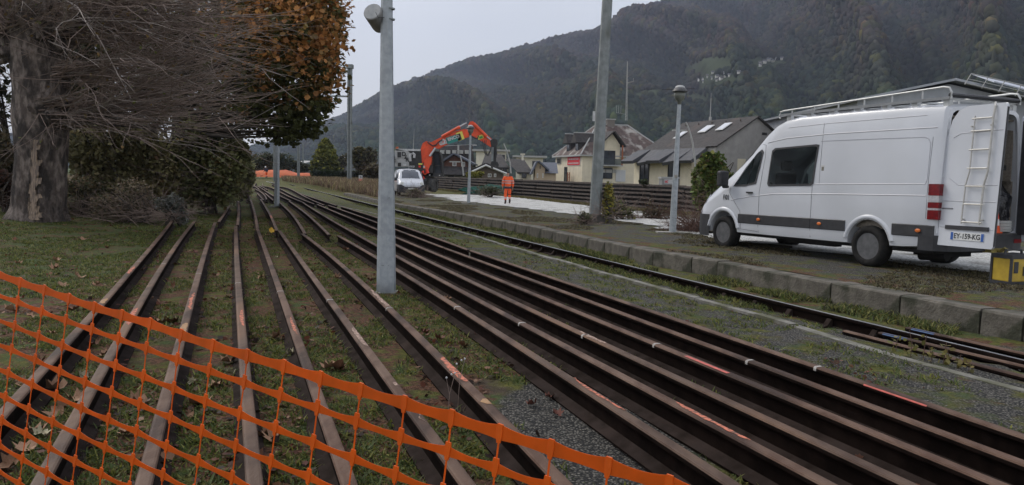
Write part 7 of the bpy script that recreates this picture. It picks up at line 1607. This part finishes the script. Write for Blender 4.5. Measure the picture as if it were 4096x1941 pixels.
# low moss and grass between the rails
RL = [R[k] for k in range(1, 14)]
pts = []; LPp = []; random.seed(77)
for k in range(42000):
    y = 2.6 + 22 * random.random() ** 1.7; x = random.uniform(-9.5 - y * .25, 3.4)
    pxx, pyy = proj(x, y, 0)
    if pxx < -150 or pxx > 4250: continue
    d = (xk(y) - x) * .9
    if d < 1.8: continue
    nz = noise.noise(Vector((x * .9, y * .9, 0))); z = zg(x, y) + wnoise(x, y)
    if any(r.y0 < y < r.y1 and abs(r.x(y) - x) < .085 for r in RL): continue
    zn = zones(x, y)
    if random.random() < zn[0] * 1.05: continue
    if nz > -.25 + (0 if zn[1] > .3 else .1): pts.append((x, y, z))
tufts('moss_and_grass', pts, .038, [(.085,.115,.032), ((.19,.195,.045), .34), ((.07,.055,.03), .12)], 'short grass and moss between the rails', seed=64, blades=9, w=.0055, lean=1.8)
pa = np.array(pts); pa = pa[np.random.RandomState(9).randint(0, len(pa), 60000)] + np.random.RandomState(10).normal(0, .06, (60000, 3)) * np.array([1, 1, 0]) + np.array([0, 0, .008]); o = scatter_leaves('ground_cover', pa, rng.uniform(.008, .022, 60000), shade_cols(60000, (.085,.12,.035), .45, 68, [((.20,.20,.05), .3), ((.10,.06,.035), .15)]), None, None, seed=68, flat=.7); tag(o, 'tiny clover and moss leaves covering the soil between the rails', 'ground cover', kind='stuff')
# leaf litter
P = []
for k in range(30000):
    y = 2.6 + 20 * random.random() ** 1.5; x = random.uniform(-9.5 - y * .2, 3.2)
    d = (xk(y) - x) * .9
    if d < 2.2: continue
    nz = noise.noise(Vector((x * 1.3 + 5, y * .8, 2))) + .5 * noise.noise(Vector((x * 4, y * 3, 8))); zn = zones(x, y)
    if nz < .10 + (.35 if zn[0] > .5 else 0) + (.12 if zn[1] > .3 else 0): continue
    if any(r.y0 < y < r.y1 and abs(r.x(y) - x) < .06 for r in RL): continue
    P.append((x, y, zg(x, y) + wnoise(x, y) + random.uniform(.008, .03)))
P = np.array(P); o = scatter_leaves('leaf_litter', P, rng.uniform(.022, .06, len(P)), shade_cols(len(P), (.12,.045,.028), .45, 66, [((.24,.13,.08), .2), ((.035,.02,.015), .3)]), None, leafshape(), seed=66, flat=.55); tag(o, 'small reddish brown leaf litter strewn between the rails', 'leaf litter', kind='stuff')
# grit on the bare asphalt patches
P = []
for k in range(9000):
    y = 3.2 + 15 * random.random() ** 1.5; x = random.uniform(-3, 4.5); zn = zones(x, y)
    if zn[0] > .55 and random.random() < zn[0]: P.append((x, y, zg(x, y) + wnoise(x, y) + .004))
P = np.array(P); o = scatter_leaves('loose_grit', P, rng.uniform(.006, .016, len(P)), shade_cols(len(P), (.13,.13,.125), .6, 67), None, None, seed=67, flat=.5); tag(o, 'loose grey grit on the asphalt beside the rails', 'grit', kind='stuff')
# big fallen plane leaves, each one a thing
def curled_leaf():
    S = leafshape() ; V = []; F = []; n = len(S); rows = [1.0, .55]
    for k, s in enumerate(rows):
        for (x, y, z) in S: V.append((x * s, y * s, (x*x*1.3 + y*y*.9 + .15*math.sin(x*9+y*7)) * s * s * .9))
    V.append((0, 0, 0)); F = [(i, (i+1) % n, (i+1) % n + n, i + n) for i in range(n)] + [(n + i, n + (i+1) % n, 2*n) for i in range(n)]
    return V, F
LV, LF = curled_leaf()
LEAFM = [mat('dry leaf tan', (.34,.20,.12), (.26,.14,.08), 20, .8, .2, bscale=80), mat('dry leaf brown', (.20,.09,.045), (.14,.06,.035), 20, .8), mat('dry leaf pale', (.40,.37,.24), (.33,.28,.18), 20, .8), mat('dry leaf red', (.16,.055,.035), (.11,.04,.028), 20, .8), mat('leaf yellow', (.62,.38,.03), (.5,.28,.03), 10, .7)]
lm = []
for k, m in enumerate(LEAFM):
    me = bpy.data.meshes.new('fallen_leaf'); me.from_pydata(LV, [], LF); me.materials.append(m); me.polygons.foreach_set('use_smooth', [True]*len(LF)); lm.append(me)
spots = [(130,835,0),(218,1075,0),(225,1040,0),(75,1055,0),(315,1110,0),(250,1150,0),(385,1145,0),(690,1153,1),(560,1085,1),(1035,1098,0),(1048,1112,0),(1110,1030,2),(1085,945,4),(865,1105,1),(1095,1357,0),(1065,1400,2),(890,1415,2),(770,1530,2),(800,1620,0),(770,1665,0),(1165,1422,2),(640,1295,0),(690,1290,1),(300,1240,1),(130,1270,0),(50,1250,0),(25,1300,0),(150,1445,0),(90,1530,0),(130,1730,0),(170,1745,2),(235,1650,0),(100,1800,0),(40,1870,0),(1310,1480,0),(1350,1480,1),(1370,975,0),(1380,1000,1),(1345,1110,0),(915,1450,0),(960,1170,2),(600,1200,0),(210,1340,0),(330,1510,2),(1790,1200,0),(1690,1175,1),(1850,1380,1),(1500,1140,3),(1480,1120,3),(1420,990,3),(1400,1060,3),(1240,1040,3),(1250,1090,3),(1180,1500,3),(1120,1480,3),(1700,1330,3),(1760,1355,3),(1910,1345,3),(920,1500,2),(870,1540,0),(1060,1740,0),(1100,1760,0),(1010,1840,1),(540,1610,0),(500,1740,0),(640,1850,0),(420,1420,0),(380,1380,1),(300,1600,0),(210,1560,0),(2230,1660,3),(2130,1620,3),(2200,1590,3),(700,1060,1),(640,1010,3),(780,1010,3),(820,1050,3),(740,960,3),(430,990,1),(330,960,0),(180,950,0),(60,960,1),(260,905,0)]
LAB = ['curled tan plane leaf lying on the moss between the rails', 'rusty brown plane leaf lying on the grass and moss', 'pale greenish fallen leaf lying on the moss', 'small dark red fallen leaf among the leaf litter', 'bright yellow leaf leaning on the joint of the fifth rail']
rl = random.Random(5)
for i, (px, py, t) in enumerate(spots):
    p = gat(px, py, .012); o = bpy.data.objects.new('fallen_leaf', lm[t]); COL.objects.link(o); o.location = (p.x, p.y, zg(p.x, p.y) + wnoise(p.x, p.y) + .018)
    s = (rl.uniform(.09, .16) if t in (0, 1) else rl.uniform(.07, .11)) if py > 900 else .2
    o.scale = (s, s, s * rl.uniform(.6, 1.5)); o.rotation_euler = (rl.gauss(0, .3), rl.gauss(0, .3), rl.uniform(0, 6.28))
    if t == 4: o.location.z += .12; o.rotation_euler = (1.2, .2, .6); o.scale = (.15,.15,.15); tag(o, LAB[4], 'leaf')
    else: tag(o, LAB[t], 'leaf', 'big fallen plane leaves')
# weed stalks at the edging and by the seventh rail
for (px, py, h, lab) in ((1790,1690,.30,'dry seed stalk with pale buds against the seventh rail'), (1830,1650,.34,'thin bent seed stalk in front of the seventh rail')):
    p = gat(px, py); o = thing('seed_stalk', p, 0, lab, 'weed'); mb = MB(); mb.tube([(0,0,0),(.01,0,h*.6),(.04,0,h)], .0018, 4); mb.tube([(.01,0,h*.55),(-.01,0,h*.9)], .0013, 4); mb.build('stem', TWIG, o); mb = MB(); [mb.lathe([(.001,0),(.006,.004),(.006,.010),(.001,.014)], 6, M=Matrix.Translation((x,0,z))) for x, z in ((.04,h),(-.01,h*.9),(.02,h*.97))]; mb.build('seed_head', LAMPW, o)
for i, (px, py, h) in enumerate(((3580,1410,.16),(3640,1430,.24),(3690,1440,.22),(3720,1452,.14),(3770,1462,.20),(3790,1466,.16),(3830,1475,.12),(3870,1490,.10))):
    p = gat(px, py); o = thing('edge_weed', p, 0, 'upright weed with yellowish leaves growing beside the pale concrete edging', 'weed', 'weeds along the concrete edging'); mb = MB(); mb.tube([(0,0,-.12),(.01,0,h*.5),(.02*(-1)**i,0,h)], .003, 4); mb.build('stem', TWIGR, o)
    Pn = np.array([(rl.gauss(0,.025), rl.gauss(0,.02), rl.uniform(.1,1)*h) for k in range(9)]); scatter_leaves('leaves', Pn, rng.uniform(.03,.055,9), shade_cols(9, (.17,.15,.05), .4, i), o, seed=i)

# ================================================================ air
hz, t, p = new_mat('valley air'); hz.node_tree.nodes.remove(p); v = hz.node_tree.nodes.new('ShaderNodeVolumePrincipled')
v.inputs['Color'].default_value = (.68,.78,1.0,1); v.inputs['Density'].default_value = .00016; v.inputs['Anisotropy'].default_value = .0
hz.node_tree.links.new(v.outputs[0], hz.node_tree.nodes['Material Output'].inputs['Volume'])
mb = MB(); mb.box((-4100,-320,-360),(4100,6100,1150)); o = mb.build('haze', hz); tag(o, 'thin bluish valley haze', 'haze', kind='stuff')
